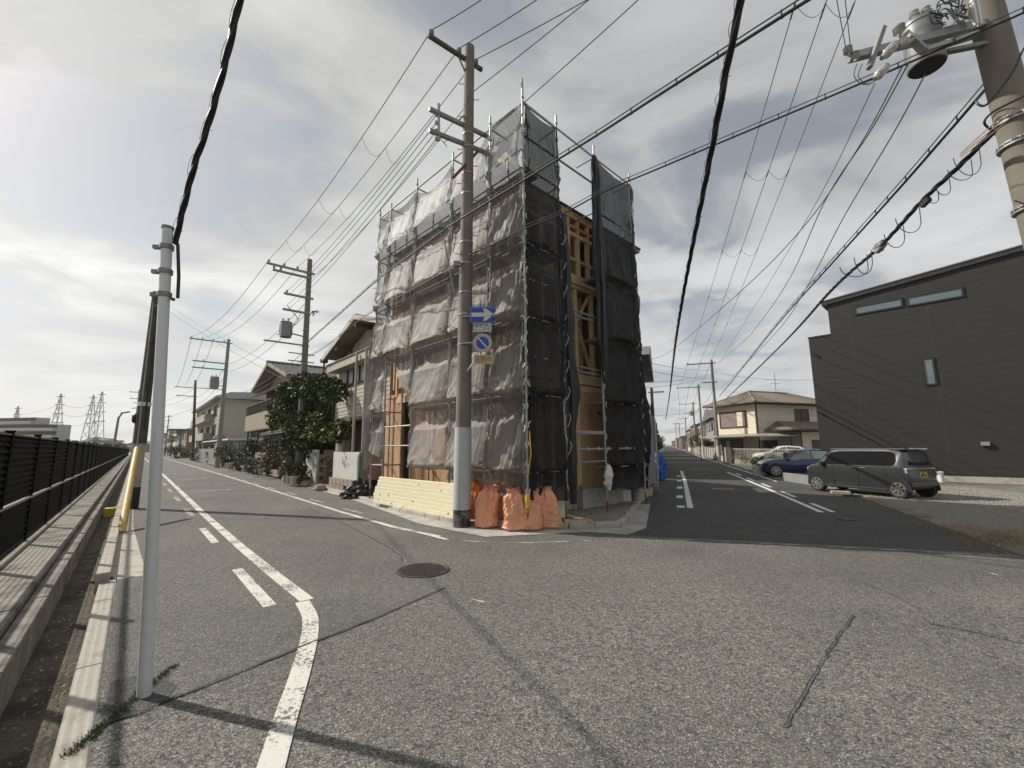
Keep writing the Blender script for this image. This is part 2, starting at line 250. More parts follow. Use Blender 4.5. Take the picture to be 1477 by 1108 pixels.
# ---------------------------------------------------------------- mesh builder
def worldloc(o):
    v=Vector((0,0,0))
    while o is not None: v+=o.location; o=o.parent
    return v
class MB:
    def __init__(s): s.v=[]; s.f=[]
    def add(s,vs,fs):
        k=len(s.v); s.v+= [Vector(x) for x in vs]; s.f+=[tuple(i+k for i in f) for f in fs]; return s
    def box(s,p0,p1,fr=None):
        (a,b,c),(d,e,f)=p0,p1
        vs=[(a,b,c),(d,b,c),(d,e,c),(a,e,c),(a,b,f),(d,b,f),(d,e,f),(a,e,f)]
        if fr: vs=[fr.p(*x) for x in vs]
        return s.add(vs,[(0,3,2,1),(4,5,6,7),(0,1,5,4),(1,2,6,5),(2,3,7,6),(3,0,4,7)])
    def quad(s,*ps): return s.add(ps,[tuple(range(len(ps)))])
    def beam(s,p,q,w,h,up=(0,0,1)):
        p=Vector(p); q=Vector(q); d=(q-p).normalized(); u=Vector(up)
        if abs(d.dot(u))>0.98: u=Vector((1,0,0)) if abs(d.x)<0.9 else Vector((0,1,0))
        r=d.cross(u).normalized()*w/2; v=r.cross(d).normalized()*h/2
        vs=[p-r-v,p+r-v,p+r+v,p-r+v,q-r-v,q+r-v,q+r+v,q-r+v]
        return s.add(vs,[(0,3,2,1),(4,5,6,7),(0,1,5,4),(1,2,6,5),(2,3,7,6),(3,0,4,7)])
    def tube(s,pts,r,n=8,cap=True):
        pts=[Vector(p) for p in pts]; rs=r if isinstance(r,(list,tuple)) else [r]*len(pts)
        k=len(s.v); pr=None
        for i,p in enumerate(pts):
            d=(pts[min(i+1,len(pts)-1)]-pts[max(i-1,0)]).normalized()
            if pr is None:
                u=Vector((0,0,1)) if abs(d.z)<0.9 else Vector((1,0,0)); a=d.cross(u).normalized()
            else:
                a=(pr-d*pr.dot(d)).normalized()
            pr=a; b=d.cross(a)
            for j in range(n):
                t=2*PI*j/n; s.v.append(p+(a*math.cos(t)+b*math.sin(t))*rs[i])
        for i in range(len(pts)-1):
            for j in range(n):
                s.f.append((k+i*n+j,k+i*n+(j+1)%n,k+(i+1)*n+(j+1)%n,k+(i+1)*n+j))
        if cap:
            s.f.append(tuple(k+j for j in range(n))[::-1]); s.f.append(tuple(k+(len(pts)-1)*n+j for j in range(n)))
        return s
    def lathe(s,prof,c=(0,0,0),n=16,axis='Z'):
        c=Vector(c); k=len(s.v)
        for r,z in prof:
            for j in range(n):
                t=2*PI*j/n; x,y=r*math.cos(t),r*math.sin(t)
                s.v.append(c+(Vector((x,y,z)) if axis=='Z' else Vector((x,z,y)) if axis=='Y' else Vector((z,x,y))))
        for i in range(len(prof)-1):
            for j in range(n): s.f.append((k+i*n+j,k+i*n+(j+1)%n,k+(i+1)*n+(j+1)%n,k+(i+1)*n+j))
        s.f.append(tuple(k+j for j in range(n))[::-1]); s.f.append(tuple(k+(len(prof)-1)*n+j for j in range(n)))
        return s
    def prism(s,poly,z0,z1):
        n=len(poly); vs=[(p[0],p[1],z0) for p in poly]+[(p[0],p[1],z1) for p in poly]
        return s.add(vs,[tuple(range(n))[::-1],tuple(range(n,2*n))]+[(i,(i+1)%n,n+(i+1)%n,n+i) for i in range(n)])
    def extr(s,poly,d):
        n=len(poly); d=Vector(d); vs=[Vector(p) for p in poly]+[Vector(p)+d for p in poly]
        return s.add(vs,[tuple(range(n))[::-1],tuple(range(n,2*n))]+[(i,(i+1)%n,n+(i+1)%n,n+i) for i in range(n)])
    def build(s,name,m,parent=None,smooth=False,local=False,bevel=0,fix=True):
        me=bpy.data.meshes.new(name); off=Vector((0,0,0)) if (local or parent is None) else worldloc(parent)
        me.from_pydata([tuple(x-off) for x in s.v],[],s.f)
        if fix:
            b=bmesh.new(); b.from_mesh(me); bmesh.ops.recalc_face_normals(b,faces=b.faces)
            if bevel: bmesh.ops.bevel(b,geom=list(b.edges),offset=bevel,segments=1,affect='EDGES',profile=0.7)
            b.to_mesh(me); b.free()
        me.materials.append(m)
        if smooth:
            me.polygons.foreach_set('use_smooth',[True]*len(me.polygons))
            try: me.set_sharp_from_angle(angle=R_(40))
            except Exception: pass
        o=bpy.data.objects.new(name,me); COL.objects.link(o); o.parent=parent
        if parent is None and not local and len(s.v):
            # put the origin at the base of the thing
            xs=[v.x for v in s.v]; ys=[v.y for v in s.v]; zs=[v.z for v in s.v]
            c=Vector(((min(xs)+max(xs))/2,(min(ys)+max(ys))/2,min(zs)))
            me.transform(Matrix.Translation(-c)); o.location=c
        return o
def tag(o,label,cat,group=None,kind=None):
    o['label']=label; o['category']=cat
    if group: o['group']=group
    if kind: o['kind']=kind
    return o
def empty(name,loc,label=None,cat=None,group=None,rz=0):
    o=bpy.data.objects.new(name,None); COL.objects.link(o); o.location=Vector(loc) if len(loc)==3 else Vector((*loc,0)); o.rotation_euler=(0,0,rz); o.empty_display_size=0.2
    if label: tag(o,label,cat,group)
    return o
def struct(o,label=None,cat=None):
    o['kind']='structure'
    if label: o['label']=label
    if cat: o['category']=cat
    return o
def stuff(o,label=None,cat=None):
    o['kind']='stuff'
    if label: o['label']=label; o['category']=cat
    return o
def copy_tree(o,parent=None):
    c=o.copy(); COL.objects.link(c); c.parent=parent
    for ch in list(o.children): copy_tree(ch,c)
    return c
# ================================================================ THE SETTING: ground, roads, markings
def sheet(name,pts,z,m,kind='structure',nudge=0.0):
    mb=MB(); mb.quad(*[Vector((p[0],p[1],z)) for p in pts]); o=mb.build(name,m,fix=False)
    if o.data.polygons[0].normal.z<0: o.data.flip_normals()
    if kind: o['kind']=kind
    return o
# far ground, with the sunken channel left open
sheet('ground',[S.p(-2.3,-300),S.p(-2.3,3000),S.p(-3000,3000),S.p(-3000,-300)],-0.02,M_earth)
sheet('ground',[S.p(150,-300),S.p(150,3000),S.p(3500,3000),S.p(3500,-300)],-0.02,M_earth)
sheet('road',[S.p(-0.04,-60),S.p(150,-60),S.p(150,3000),S.p(-0.04,3000)],0.0,M_asph)
# the narrower street on the right: smoother, darker asphalt, the building's shadow painted in with it
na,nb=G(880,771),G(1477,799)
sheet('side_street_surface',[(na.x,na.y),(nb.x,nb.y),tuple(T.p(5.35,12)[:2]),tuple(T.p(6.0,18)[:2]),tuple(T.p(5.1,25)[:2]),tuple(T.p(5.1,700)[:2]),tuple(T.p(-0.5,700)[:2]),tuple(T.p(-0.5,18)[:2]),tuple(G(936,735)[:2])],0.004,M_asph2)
# concrete ledge, channel and strip along the fence
LED0,LED1=-30,420
def strip(name,w0,w1,s0,s1,z0,z1,m,joint=None,label=None,bev=0.0):
    mb=MB(); mb.box((w0,s0,z0),(w1,s1,z1),S); o=mb.build(name,m); return struct(o)
strip('channel_floor',-0.56,-0.16,LED0,LED1,-0.35,-0.12,M_dirt)
wall_root=empty('retaining_wall',S.p(-0.9,3,0),'low stained concrete retaining wall carrying the black fence beside the channel','retaining wall'); 
# pieces with joints: two slab courses
def course(name,w0,w1,z0,z1,m,s0,s1,step,parent,gap=0.012,jit=0.004):
    s=s0; objs=[]
    while s<s1:
        L_=step if s<60 else 20
        mb=MB(); dz=random.uniform(-jit,jit); mb.box((w0,s+gap/2,z0),(w1,min(s+L_,s1)-gap/2,z1+dz),S)
        o=mb.build(name,m,parent,bevel=0.008 if s<40 else 0); objs.append(o); s+=L_
    return objs
course('slab',-1.08,-0.68,-0.3,0.30,M_concd,-2,300,2.0,wall_root)
course('ledge_block',-0.668,-0.54,-0.4,0.235,M_concd,-1.4,300,2.0,wall_root)
course('base_kerb',-1.26,-1.09,-0.3,0.345,M_concl,-2,300,2.0,wall_root)
kr=empty('kerb_edging',S.p(-0.12,8,0),'narrow pale concrete strip and raised kerb between channel and road','kerb')
struct(kr); del kr['category']
course('edging_block',-0.20,-0.045,-0.3,0.006,M_concl,-3,7.9,2.0,kr,gap=0.006,jit=0.001)
course('edging_block',-0.24,-0.10,-0.3,0.12,M_concl,7.9,300,1.0,kr)
sheet('gutter_apron',[S.p(-0.098,7.95),S.p(0.27,7.95),S.p(0.12,13),S.p(0.12,300),S.p(-0.098,300)],0.005,M_concl)
pgl=[G(150,1045),G(200,1030),G(240,1012),G(310,985),G(440,932),G(540,893),G(642,848),G(580,812),G(560,790),G(470,742),S.p(4.2,24),S.p(4.2,200),S.p(-.03,200),S.p(-.03,5)]
sheet('road_overlay',[(p.x,p.y) for p in pgl],0.003,M_asph3)
# dark footing patch round the white pole
sheet('asphalt_patch',[G(148,1030),G(160,985),G(195,975),G(238,980),G(255,990),G(240,1012),G(195,1030),G(150,1048)],0.006,M_asph2)
# ---- painted lines on the left road
def ribbon(name,pts,wd,z,m):
    mb=MB(); pts=[Vector((p[0],p[1],z)) for p in pts]; L_=[];R2=[]
    for i,p in enumerate(pts):
        d=(pts[min(i+1,len(pts)-1)]-pts[max(i-1,0)]).normalized(); n=Vector((d.y,-d.x,0))*wd/2
        L_.append(p-n);R2.append(p+n)
    k=len(pts); mb.add(L_+R2,[(i,k+i,k+i+1,i+1) for i in range(k-1)])
    o=mb.build(name,m,fix=False)
    if o.data.polygons[0].normal.z<0: o.data.flip_normals()
    return struct(o)
def dense(pts,n=8):
    # Catmull-Rom through measured points
    P_=[Vector((p[0],p[1],0)) for p in pts]; out=[]
    for i in range(len(P_)-1):
        a=P_[max(i-1,0)];b=P_[i];c=P_[i+1];d=P_[min(i+2,len(P_)-1)]
        for j in range(n):
            t=j/n; out.append(0.5*((2*b)+(-a+c)*t+(2*a-5*b+4*c-d)*t*t+(-a+3*b-3*c+d)*t**3))
    out.append(P_[-1]); return out
ribbon('edge_line',[S.p(1.615,5.42),S.p(1.58,6.8),S.p(1.545,9),S.p(1.52,14),S.p(1.56,25),S.p(1.6,45),S.p(1.6,160)],0.15,0.005,M_line)
ribbon('edge_line',dense([G(436,869),G(447,891),G(446,920),G(434,968),G(414,1030),G(393,1100),G(365,1200)]),0.145,0.009,M_line)
for k in range(14):
    s=5.5+4.25*k; ribbon('edge_dash',[S.p(1.26,s),S.p(1.25,s+1.95)],0.13 if k==0 else 0.12,0.005,M_line if k<2 else M_linew)
for k in range(7):   # worn cross bars far down the road
    s=22+9*k; ribbon('cross_mark',[S.p(1.9,s),S.p(3.4,s+0.05)],0.25,0.005,M_linew)
ribbon('far_side_line',[S.p(4.55,7.4),S.p(4.36,9),S.p(4.32,12),S.p(4.40,20),S.p(4.5,34),S.p(4.5,160)],0.12,0.005,M_line)
for k in range(16):
    s=11.3+3.1*k; ribbon('far_side_dash',[S.p(4.62,s),S.p(4.62,s+1.5)],0.11,0.005,M_linew)
ribbon('corner_line',dense([G(668,780),G(700,782),G(760,783),G(852,780)]),0.05,0.005,M_linew)
ribbon('corner_line',dense([G(602,768),G(645,779)]),0.09,0.009,M_line)
ribbon('joint_shadow_line',[G(930,776,0),G(1200,789,0),G(1470,804,0)],0.05,0.008,M_linew)  # pale line painted along the joint and the building's shadow edge
for px,py,l in [(1430,827,0.22),(690,866,0.25)]: ribbon('worn_mark',[G(px-10,py-2),G(px+9,py+3)],0.05,0.005,M_linew)
# ---- painted lines on the right street
ribbon('street_line',[T.p(3.60,13.0),T.p(3.62,20),T.p(3.56,30)],0.14,0.009,M_line2)
ribbon('street_line',[T.p(0.56,12.9),T.p(0.80,22),T.p(0.95,31)],0.16,0.009,M_line2)
for s0,s1,w0 in [(12.9,13.35,0.31),(15.2,16.0,0.36),(18.4,19.4,0.46),(22.0,22.9,0.55),(25.4,26.3,0.62)]:
    ribbon('street_dash',[T.p(w0,s0),T.p(w0+0.03,s1)],0.20,0.009,M_line2)
for s0 in (13.1,16.4,19.9,23.4,27.0): ribbon('street_dash',[T.p(3.88,s0),T.p(3.88,s0+1.75)],0.12,0.009,M_line2)
ribbon('street_edge_line',[T.p(4.75,23),T.p(4.7,45),T.p(4.7,120)],0.12,0.009,M_line2)
ribbon('street_mark',[T.p(1.6,33),T.p(2.9,33)],0.3,0.009,M_linew)
for k in range(3): ribbon('street_mark',[T.p(0.9+k*0.6,66),T.p(1.3+k*0.6,66)],1.6,0.009,M_linew)
mb=MB(); mb.box((1.66,18.4,0.004),(2.42,18.95,0.014),T)
tag(mb.build('valve_cover',material('ochre_cover',(0.27,0.16,0.07),0.8,var=0.3,scale=9)),'small ochre rectangular cover set into the right street','utility cover')
# ---- joints and cracks in the asphalt
M_crack=material('tar_joint',(0.045,0.041,0.037),0.9,var=0.4,scale=20)
def crack(pts,wd,j=0.02):
    P_=dense(pts,10); P_=[p+Vector((random.uniform(-j,j),random.uniform(-j,j),0)) for p in P_]
    mb=MB(); L_=[];R2=[]
    for i,p in enumerate(P_):
        d=(P_[min(i+1,len(P_)-1)]-P_[max(i-1,0)]).normalized(); n=Vector((d.y,-d.x,0))*wd*random.uniform(0.3,0.7)
        q=Vector((p.x,p.y,0.0125)); L_.append(q-n);R2.append(q+n)
    k=len(P_); mb.add(L_+R2,[(i,k+i,k+i+1,i+1) for i in range(k-1)]); o=mb.build('road_joint',M_crack,fix=False)
    if o.data.polygons[0].normal.z<0: o.data.flip_normals()
    return struct(o)
crack([G(240,1012),G(310,985),G(440,932),G(540,893),G(642,848)],0.018,0.008)
crack([G(150,1045),G(200,1030),G(240,1012)],0.018,0.006)
crack([G(1232,888),G(1205,925),G(1175,975),G(1130,1050)],0.011,0.012)
crack([G(470,742),G(560,790),G(580,812)],0.012,0.01)
crack([G(1095,735),G(1140,752),G(1200,775)],0.012,0.01)
crack([G(1340,900),G(1400,912),G(1477,930)],0.014,0.008)
crack([G(1225,835),G(1290,860),G(1345,893)],0.008,0.008)
# ---- manhole cover
mc=G(610,823); mh=empty('manhole_cover',(mc.x,mc.y,0.004),'round iron manhole cover with raised tread in the asphalt','manhole cover')
M_iron=material('worn_iron',(0.085,0.072,0.060),0.6,0.55,var=0.3,scale=14)
MB().lathe([(0.365,0),(0.365,0.008),(0.335,0.012),(0.33,0.006),(0.325,0.002)],(mc.x,mc.y,0.004),40).build('frame_ring',M_iron,mh)
MB().lathe([(0.325,0),(0.325,0.007),(0.0,0.008)],(mc.x,mc.y,0.004),40).build('lid',M_iron,mh)
mb=MB()
for i in range(-7,8):
    for j in range(-7,8):
        x,y=i*0.042,j*0.042
        if math.hypot(x,y)<0.305: mb.box((mc.x+x-.013,mc.y+y-.013,0.0115),(mc.x+x+.013,mc.y+y+.013,0.0185))
stuff(mb.build('tread_studs',M_iron,mh))
# small round valve lids
for px,py,r in [(1222,750,0.16)]:
    g=G(px,py); tag(MB().lathe([(r,0),(r,0.006),(0,0.008)],(g.x,g.y,0.012),20).build('valve_cover',M_iron),{1222:'small round iron lid in the dark asphalt near the gravel lot',402:'large faint round lid beside the left edge line',560:'small round iron lid by the corner line'}[px],'utility cover')
# ---- corner lot: kerb, apron, gravel
kp=[S.p(6.15,60),S.p(6.35,40),S.p(6.3,26.5),S.p(6.15,21.7),S.p(5.94,15.55),S.p(5.48,10.79),Vector((-1.25,9.95,0)),Vector((-0.15,9.42,0)),Vector((1.15,9.30,0)),G(893,759),G(906,750),G(919,727),T.p(-0.55,17),T.p(-0.5,60)]
lot=[p.copy() for p in kp]
sheet('corner_lot',[(p.x,p.y) for p in lot],0.09,M_gravel)
ck=empty('corner_kerb',(0,9,0),'pale concrete kerb stones round the building plot','kerb'); struct(ck); del ck['category']
def kerbstones(pts,parent,wd=0.13,h=0.105,step=0.6,m=M_concl,name='kerb_stone'):
    for a,b in zip(pts[:-1],pts[1:]):
        L_=(b-a).length; st=step if (a.length<22 or b.length<22) else 3.0; n=max(1,round(L_/st)); d=(b-a)/n
        for i in range(n):
            p=a+d*i; q=p+d; g=d.normalized()*0.006; hz_=h+random.uniform(-.006,.006)
            mb=MB(); mb.beam(Vector((p.x,p.y,hz_/2-0.05))+g,Vector((q.x,q.y,hz_/2-0.05))-g,wd,hz_+0.1); mb.build(name,m,parent,bevel=0.01 if a.length<18 else 0)
kerbstones(kp[2:],ck)
# pale gutter apron outside the kerb
ap=[G(938,727),G(932,762),G(905,772),G(850,768),G(700,775),G(664,768),S.p(4.95,9.0),S.p(5.2,11),S.p(5.65,15.5),S.p(5.9,22),S.p(6.1,22),S.p(5.9,15.5),S.p(5.42,10.8),Vector((-1.22,9.85,0)),Vector((-0.15,9.34,0)),Vector((1.12,9.22,0)),G(895,761),G(908,752),G(922,727)]
sheet('gutter_apron',[(p.x,p.y) for p in ap],0.008,M_conc)
# ---- gravel lot on the right
lr=[T.p(5.02,9-2.2),T.p(5.35,12),T.p(6.0,18),T.p(6.16,22),T.p(40,22),T.p(40,-10),T.p(6.5,0.0),T.p(4.9,4)]
lr=[G(1477,803),G(1350,757),G(1230,714),G(1165,697),T.p(6.2,22.3),T.p(40,22.3),T.p(40,-12),T.p(7,-2)]
sheet('gravel_lot',[(p.x,p.y) for p in lr],0.012,M_dry)
def scatter(name,m,n,place,r0,r1,parent=None,z=0.0):
    mb=MB()
    for i in range(n):
        x,y=place(); r=random.uniform(r0,r1); a=random.uniform(0,6.28); vs=[]
        for j in range(4): vs.append((x+r*math.cos(a+j*1.57)*random.uniform(.7,1.2),y+r*math.sin(a+j*1.57)*random.uniform(.7,1.2),z))
        vs.append((x+random.uniform(-r,r)*.3,y+random.uniform(-r,r)*.3,z+r*random.uniform(.5,1.0)))
        mb.add(vs,[(0,1,4),(1,2,4),(2,3,4),(3,0,4)])
    o=mb.build(name,m,parent); return o
def in_poly(x,y,P_):
    c=False
    for i in range(len(P_)):
        a,b=P_[i],P_[i-1]
        if (a.y>y)!=(b.y>y) and x<(b.x-a.x)*(y-a.y)/(b.y-a.y)+a.x: c=not c
    return c
def pl_lot():
    while True:
        x,y=random.uniform(7,17),random.uniform(5,18)
        if in_poly(x,y,lr): return x,y
def pl_c():
    while True:
        x,y=random.uniform(-1,4.2),random.uniform(8.6,14)
        if in_poly(x,y,lot): return x,y
o=stuff(scatter('gravel',material('gravel_stone',(0.25,0.24,0.215),0.9,var=0.4,scale=30),9000,pl_lot,0.012,0.035,z=0.012),'loose grey gravel scattered over the lot around the van','gravel')
o=stuff(scatter('gravel',MATS['gravel_stone'],5000,pl_c,0.01,0.028,z=0.09),'loose gravel on the building plot behind the corner kerb','gravel')
def pl_ch():
    s=random.uniform(3.2,14); p=S.p(random.uniform(-0.5,-0.2) if random.random()<.6 else random.gauss(-0.22,0.03),s); return p.x,p.y
stuff(scatter('leaf_litter',material('litter',(0.30,0.24,0.15),0.9,var=0.5,scale=40),500,pl_ch,0.006,0.02,z=-0.12),'pale leaf scraps and grit lying in the concrete channel','debris')
# grass tufts
def grass(name,pts,n,h,m,label,spread=0.05,z=0.0):
    mb=MB()
    for i in range(n):
        p=random.choice(pts)+Vector((random.gauss(0,spread),random.gauss(0,spread),z)); a=random.uniform(0,6.28); hh=h*random.uniform(.4,1.1)
        d=Vector((math.cos(a),math.sin(a),0)); l=Vector((random.gauss(0,.5),random.gauss(0,.5),0))*hh
        mb.add([p-d*.003,p+d*.003,p+l+Vector((0,0,hh))],[(0,1,2)])
    return stuff(mb.build(name,m,fix=False),label,'grass')
M_gr=material('grass_green',(0.055,0.085,0.025),0.8,var=0.4,scale=20)
M_grd=material('grass_dry',(0.25,0.19,0.09),0.9,var=0.35,scale=20)
ln=[G(100+i*3.4,1090-i*2.9) for i in range(45)]
grass('grass_tufts',ln,1500,0.03,M_gr,'green weeds growing in the joint by the white pole footing',0.02,0.0)
grass('grass_tufts',[G(148+i,836) for i in range(14)],300,0.04,M_gr,'small green weeds at the end of the raised kerb',0.015)
ll=[]
for i in range(60):
    t=i/59; ll.append(G(1200+277*t,712+95*t)+Vector((random.uniform(0,.9),random.uniform(-.2,.6),0)))
for i in range(25): ll.append(G(1440+random.uniform(-40,40),780+random.uniform(-12,10)))
grass('dry_grass',ll,6000,0.07,M_grd,'dry straw coloured grass along the edge of the gravel lot',0.16,0.01)
# ================================================================ black fence on the wall
fence=empty('black_louvre_fence',S.p(-1.17,8,0.345),'long black louvred metal fence on the concrete wall along the road','fence')
M_rail=material('fence_rail_sheen',(0.20,0.20,0.20),0.38,0.6,var=0.1)
def slat_mb(s0,s1,z,hh=0.079,t=0.035):
    mb=MB(); vs=[S.p(-1.198,s0,z+hh),S.p(-1.144,s0,z),S.p(-1.140,s0,z+0.004),S.p(-1.194,s0,z+hh+0.004)]
    mb.extr(vs,S.u*(s1-s0)); return mb
post_s=[4.0+2.0*i for i in range(-2,75)]
for i,s in enumerate(post_s):
    mb=MB(); mb.box((-1.20,s-0.03,0.34),(-1.135,s+0.03,1.93),S); mb.box((-1.21,s-0.04,1.93),(-1.125,s+0.04,1.945),S); mb.build('post',M_blackm,fence)
ns=0
for i,s in enumerate(post_s):
    a,b=s+0.03,s+1.97
    zs=[0.40+0.080*k for k in range(7)]+[1.035+0.080*k for k in range(10)]+[1.82]
    if 4<=s<=20:
        first=None
        for z in zs:
            if first is None: first=slat_mb(a,b,z).build('slat',M_blackm,fence); z0=z
            else:
                c=first.copy(); COL.objects.link(c); c.parent=fence; c.location=first.location+Vector((0,0,z-z0))
    else:
        mb=MB()
        for z in zs:
            q=slat_mb(a,b,z); mb.add(q.v,q.f)
        mb.build('slat_panel',M_blackm,fence)
    # dark backing sheet of the louvre
    pass
mb=MB(); mb.box((-1.165,0,0.985),(-1.128,156,1.015),S); mb.build('middle_rail',M_rail,fence)
mb=MB(); mb.box((-1.20,0,1.885),(-1.145,156,1.905),S); mb.build('top_rail',M_rail,fence)
mb=MB(); mb.box((-1.19,0,0.35),(-1.15,156,0.385),S); mb.build('bottom_rail',M_blackm,fence)
def dense3(pts,n=8):
    P_=[Vector(p) for p in pts]; out=[]
    for i in range(len(P_)-1):
        a=P_[max(i-1,0)];b=P_[i];c=P_[i+1];d=P_[min(i+2,len(P_)-1)]
        for j in range(n):
            t=j/n; out.append(0.5*((2*b)+(-a+c)*t+(2*a-5*b+4*c-d)*t*t+(-a+3*b-3*c+d)*t**3))
    out.append(P_[-1]); return out
# ================================================================ utility poles and their gear
def bands(mb,p,q,r0,r1,ts,h=0.03):
    for t in ts:
        c=p.lerp(q,t); r=(r0+(r1-r0)*t)*1.06; d=(q-p).normalized()*h; mb.tube([c-d/2,c+d/2],r,16)
def insulator(mb,p,s=1.0,up=Vector((0,0,1))):
    mb.tube([p,p+up*.04*s],.018*s,8)
    for k in range(3): mb.tube([p+up*(.03+.035*k)*s,p+up*(.045+.035*k)*s,p+up*(.06+.035*k)*s],[.03*s,.055*s,.03*s],10)
    return p+up*.14*s
def pole(name,base,top,r0,r1,m,label,group=None,steps=True,cat='utility pole',bandt=(),n=20):
    base=Vector(base); top=Vector(top)
    o=empty(name,base,label,cat,group)
    d=(top-base); pts=[base+d*(i/6) for i in range(7)]
    MB().tube(pts+[top+d.normalized()*r1*.35],[r0+(r1-r0)*i/6 for i in range(7)]+[r1*.6],n).build('shaft',m,o,smooth=True)
    if bandt:
        mb=MB()
        for t in bandt:
            q=MB(); bands(q,base,top,r0,r1,[t]); q.build('steel_band',M_galv,o,smooth=True)
    if steps:
        L_=d.length; k=0; z=2.6
        first=None
        while z<L_-0.4:
            t=z/L_; c=base+d*t; r=r0+(r1-r0)*t; sx=1 if k%2 else -1
            a=c+Vector((sx*r*.9,0,0)); b=a+Vector((sx*.13,0,.0)); MB().tube([a,b,b+Vector((0,0,.03))],.009,6).build('step_bolt',M_galvd,o)
            z+=0.45; k+=1
    return o
def arm(o,p,q,ins=(),brace=None,w=.075,name='crossarm',m=None,isz=1.0):
    p=Vector(p); q=Vector(q); m=m or M_galvd
    a=MB().beam(p,q,w,w).build(name,m,o)
    tops=[]
    for t in ins:
        mb=MB(); c=p.lerp(q,t)+Vector((0,0,w/2)); tops.append(insulator(mb,c,isz)); mb.build('insulator',M_porc,a,smooth=True)
    if brace: MB().beam(brace[0],brace[1],.03,.03).build('brace',m,a)
    return a,tops
def transformer(o,c,r,h,out,m=None,lid_m=None):
    c=Vector(c); m=m or M_galvd
    t=MB().lathe([(r*.9,0),(r,.02),(r,h*.92),(r*1.05,h*.93),(r*1.05,h*.97),(r*.8,h)],c,24).build('transformer',m,o,smooth=True)
    mb=MB()
    for i,(dx,dy) in enumerate(((-.5,-.3),(.5,-.3),(0,.5))):
        mb.lathe([(.02,0),(.05,.03),(.03,.06),(.055,.09),(.03,.12),(.05,.15),(.02,.18)],c+Vector((dx*r,dy*r,h)),10)
    mb.build('bushings',M_porc,t,smooth=True)
    mb=MB()
    for k in range(6):
        a=2*PI*k/6+.4; p=c+Vector((math.cos(a)*r*1.02,math.sin(a)*r*1.02,h*.15)); mb.beam(p,p+Vector((0,0,h*.65)),.02,.05)
    mb.build('cooling_ribs',m,t)
    MB().beam(c+Vector((0,0,h*.35)),Vector(out)+Vector((0,0,h*.35)),.06,.06).build('bracket_arm',M_galvd,o)
    return t
# ---- main pole at the corner
PB=Vector((-1.11,9.58,0)); PT=Vector((-1.0,9.58,11.75))
mp_=pole('utility_pole',PB,PT,.185,.12,M_pole,'tall brown concrete utility pole with road signs in front of the scaffolded building',bandt=(.34,.40,.445,.505,.55,.655,.70,.76,.79))
MB().tube([PB+Vector((.004,0,.37)),PB+Vector((.02,0,2.12))],[.197,.186],24).build('grey_wrap',M_polew,mp_,smooth=True)
MB().tube([PB+Vector((0,0,-.02)),PB+Vector((.004,0,.37))],[.192,.190],24).build('stained_foot',M_polestain,mp_,smooth=True)
def on49(px,py): return WP(px,py,PB,49)
p,q=on49(618,51),on49(695,101)
A1,T1=arm(mp_,p,q,(.05,.55,.88),(p.lerp(q,.52),Vector((PT.x,PT.y,10.75))),w=.085,m=M_woodpole,isz=1.1)
p,q=on49(619,157),on49(703,197); A2,_=arm(mp_,p,q,(),(p.lerp(q,.45),Vector((PT.x,PT.y,9.95))),w=.085)
p,q=on49(619,188),on49(707,223); A3,_=arm(mp_,p,q,(),w=.085); LA=(p,q)
a=on49(633,150); b=on49(633,203); MB().beam(a,b,.06,.05).build('vertical_strap',M_galv,mp_)
for k in range(4):
    c=a.lerp(b,.28+.22*k)+Vector((-.06,.02,0)); MB().lathe([(.02,-.045),(.045,-.03),(.025,0),(.045,.03),(.02,.045)],c,10).build('spool_insulator',M_porc,mp_,smooth=True)
MB().tube([on49(633,200)+Vector((.02,-.04,0)),on49(645,212),on49(640,205),on49(652,200)],.008,6).build('jumper_wire',M_wireg,mp_,smooth=True)
MB().beam(on49(690,224)+Vector((0,-.15,0)),on49(655,262)+Vector((0,-.15,0)),.06,.06).build('rusty_stay',M_rust,mp_)
MB().tube([on49(663,430)+Vector((-.1,-.1,0)),on49(640,342),on49(634,335)],.02,6).build('cable_hook',M_galvd,mp_)
for px,py in ((640,330),(662,385)):
    c=WP(px,py,PB,90)+Vector((-.1,-.16,0)); MB().beam(c,c+Vector((.16,0,0)),.09,.12).build('cable_clamp',M_galvd,mp_)
# signs on the pole
M_blue=material('sign_blue',(0.006,0.055,0.34),0.4,var=0.05)
M_swhite=material('sign_white',(0.52,0.52,0.49),0.45,var=0.06,scale=6)
M_sred=material('faded_sign_rim',(0.46,0.36,0.31),0.5,var=0.12,scale=5)
M_syel=material('faded_sign_plate',(0.48,0.34,0.17),0.6,var=0.15,scale=8)
M_stxt=material('sign_black_text',(0.02,0.02,0.02),0.6)
M_sbr=material('faded_sign_text',(0.22,0.13,0.03),0.6,var=0.1)
SY=9.27
def slab_poly(o,name,pts,y,th,m):   # pts (x,z)
    mb=MB(); mb.extr([Vector((x,y,z)) for x,z in pts],(0,th,0)); return mb.build(name,m,o)
def rrect(x0,z0,x1,z1,r):
    out=[]
    for cx,cz,a0 in ((x1-r,z0+r,-90),(x1-r,z1-r,0),(x0+r,z1-r,90),(x0+r,z0+r,180)):
        for k in range(5):
            a=R_(a0+k*22.5); out.append((cx+r*math.cos(a),cz+r*math.sin(a)))
    return out
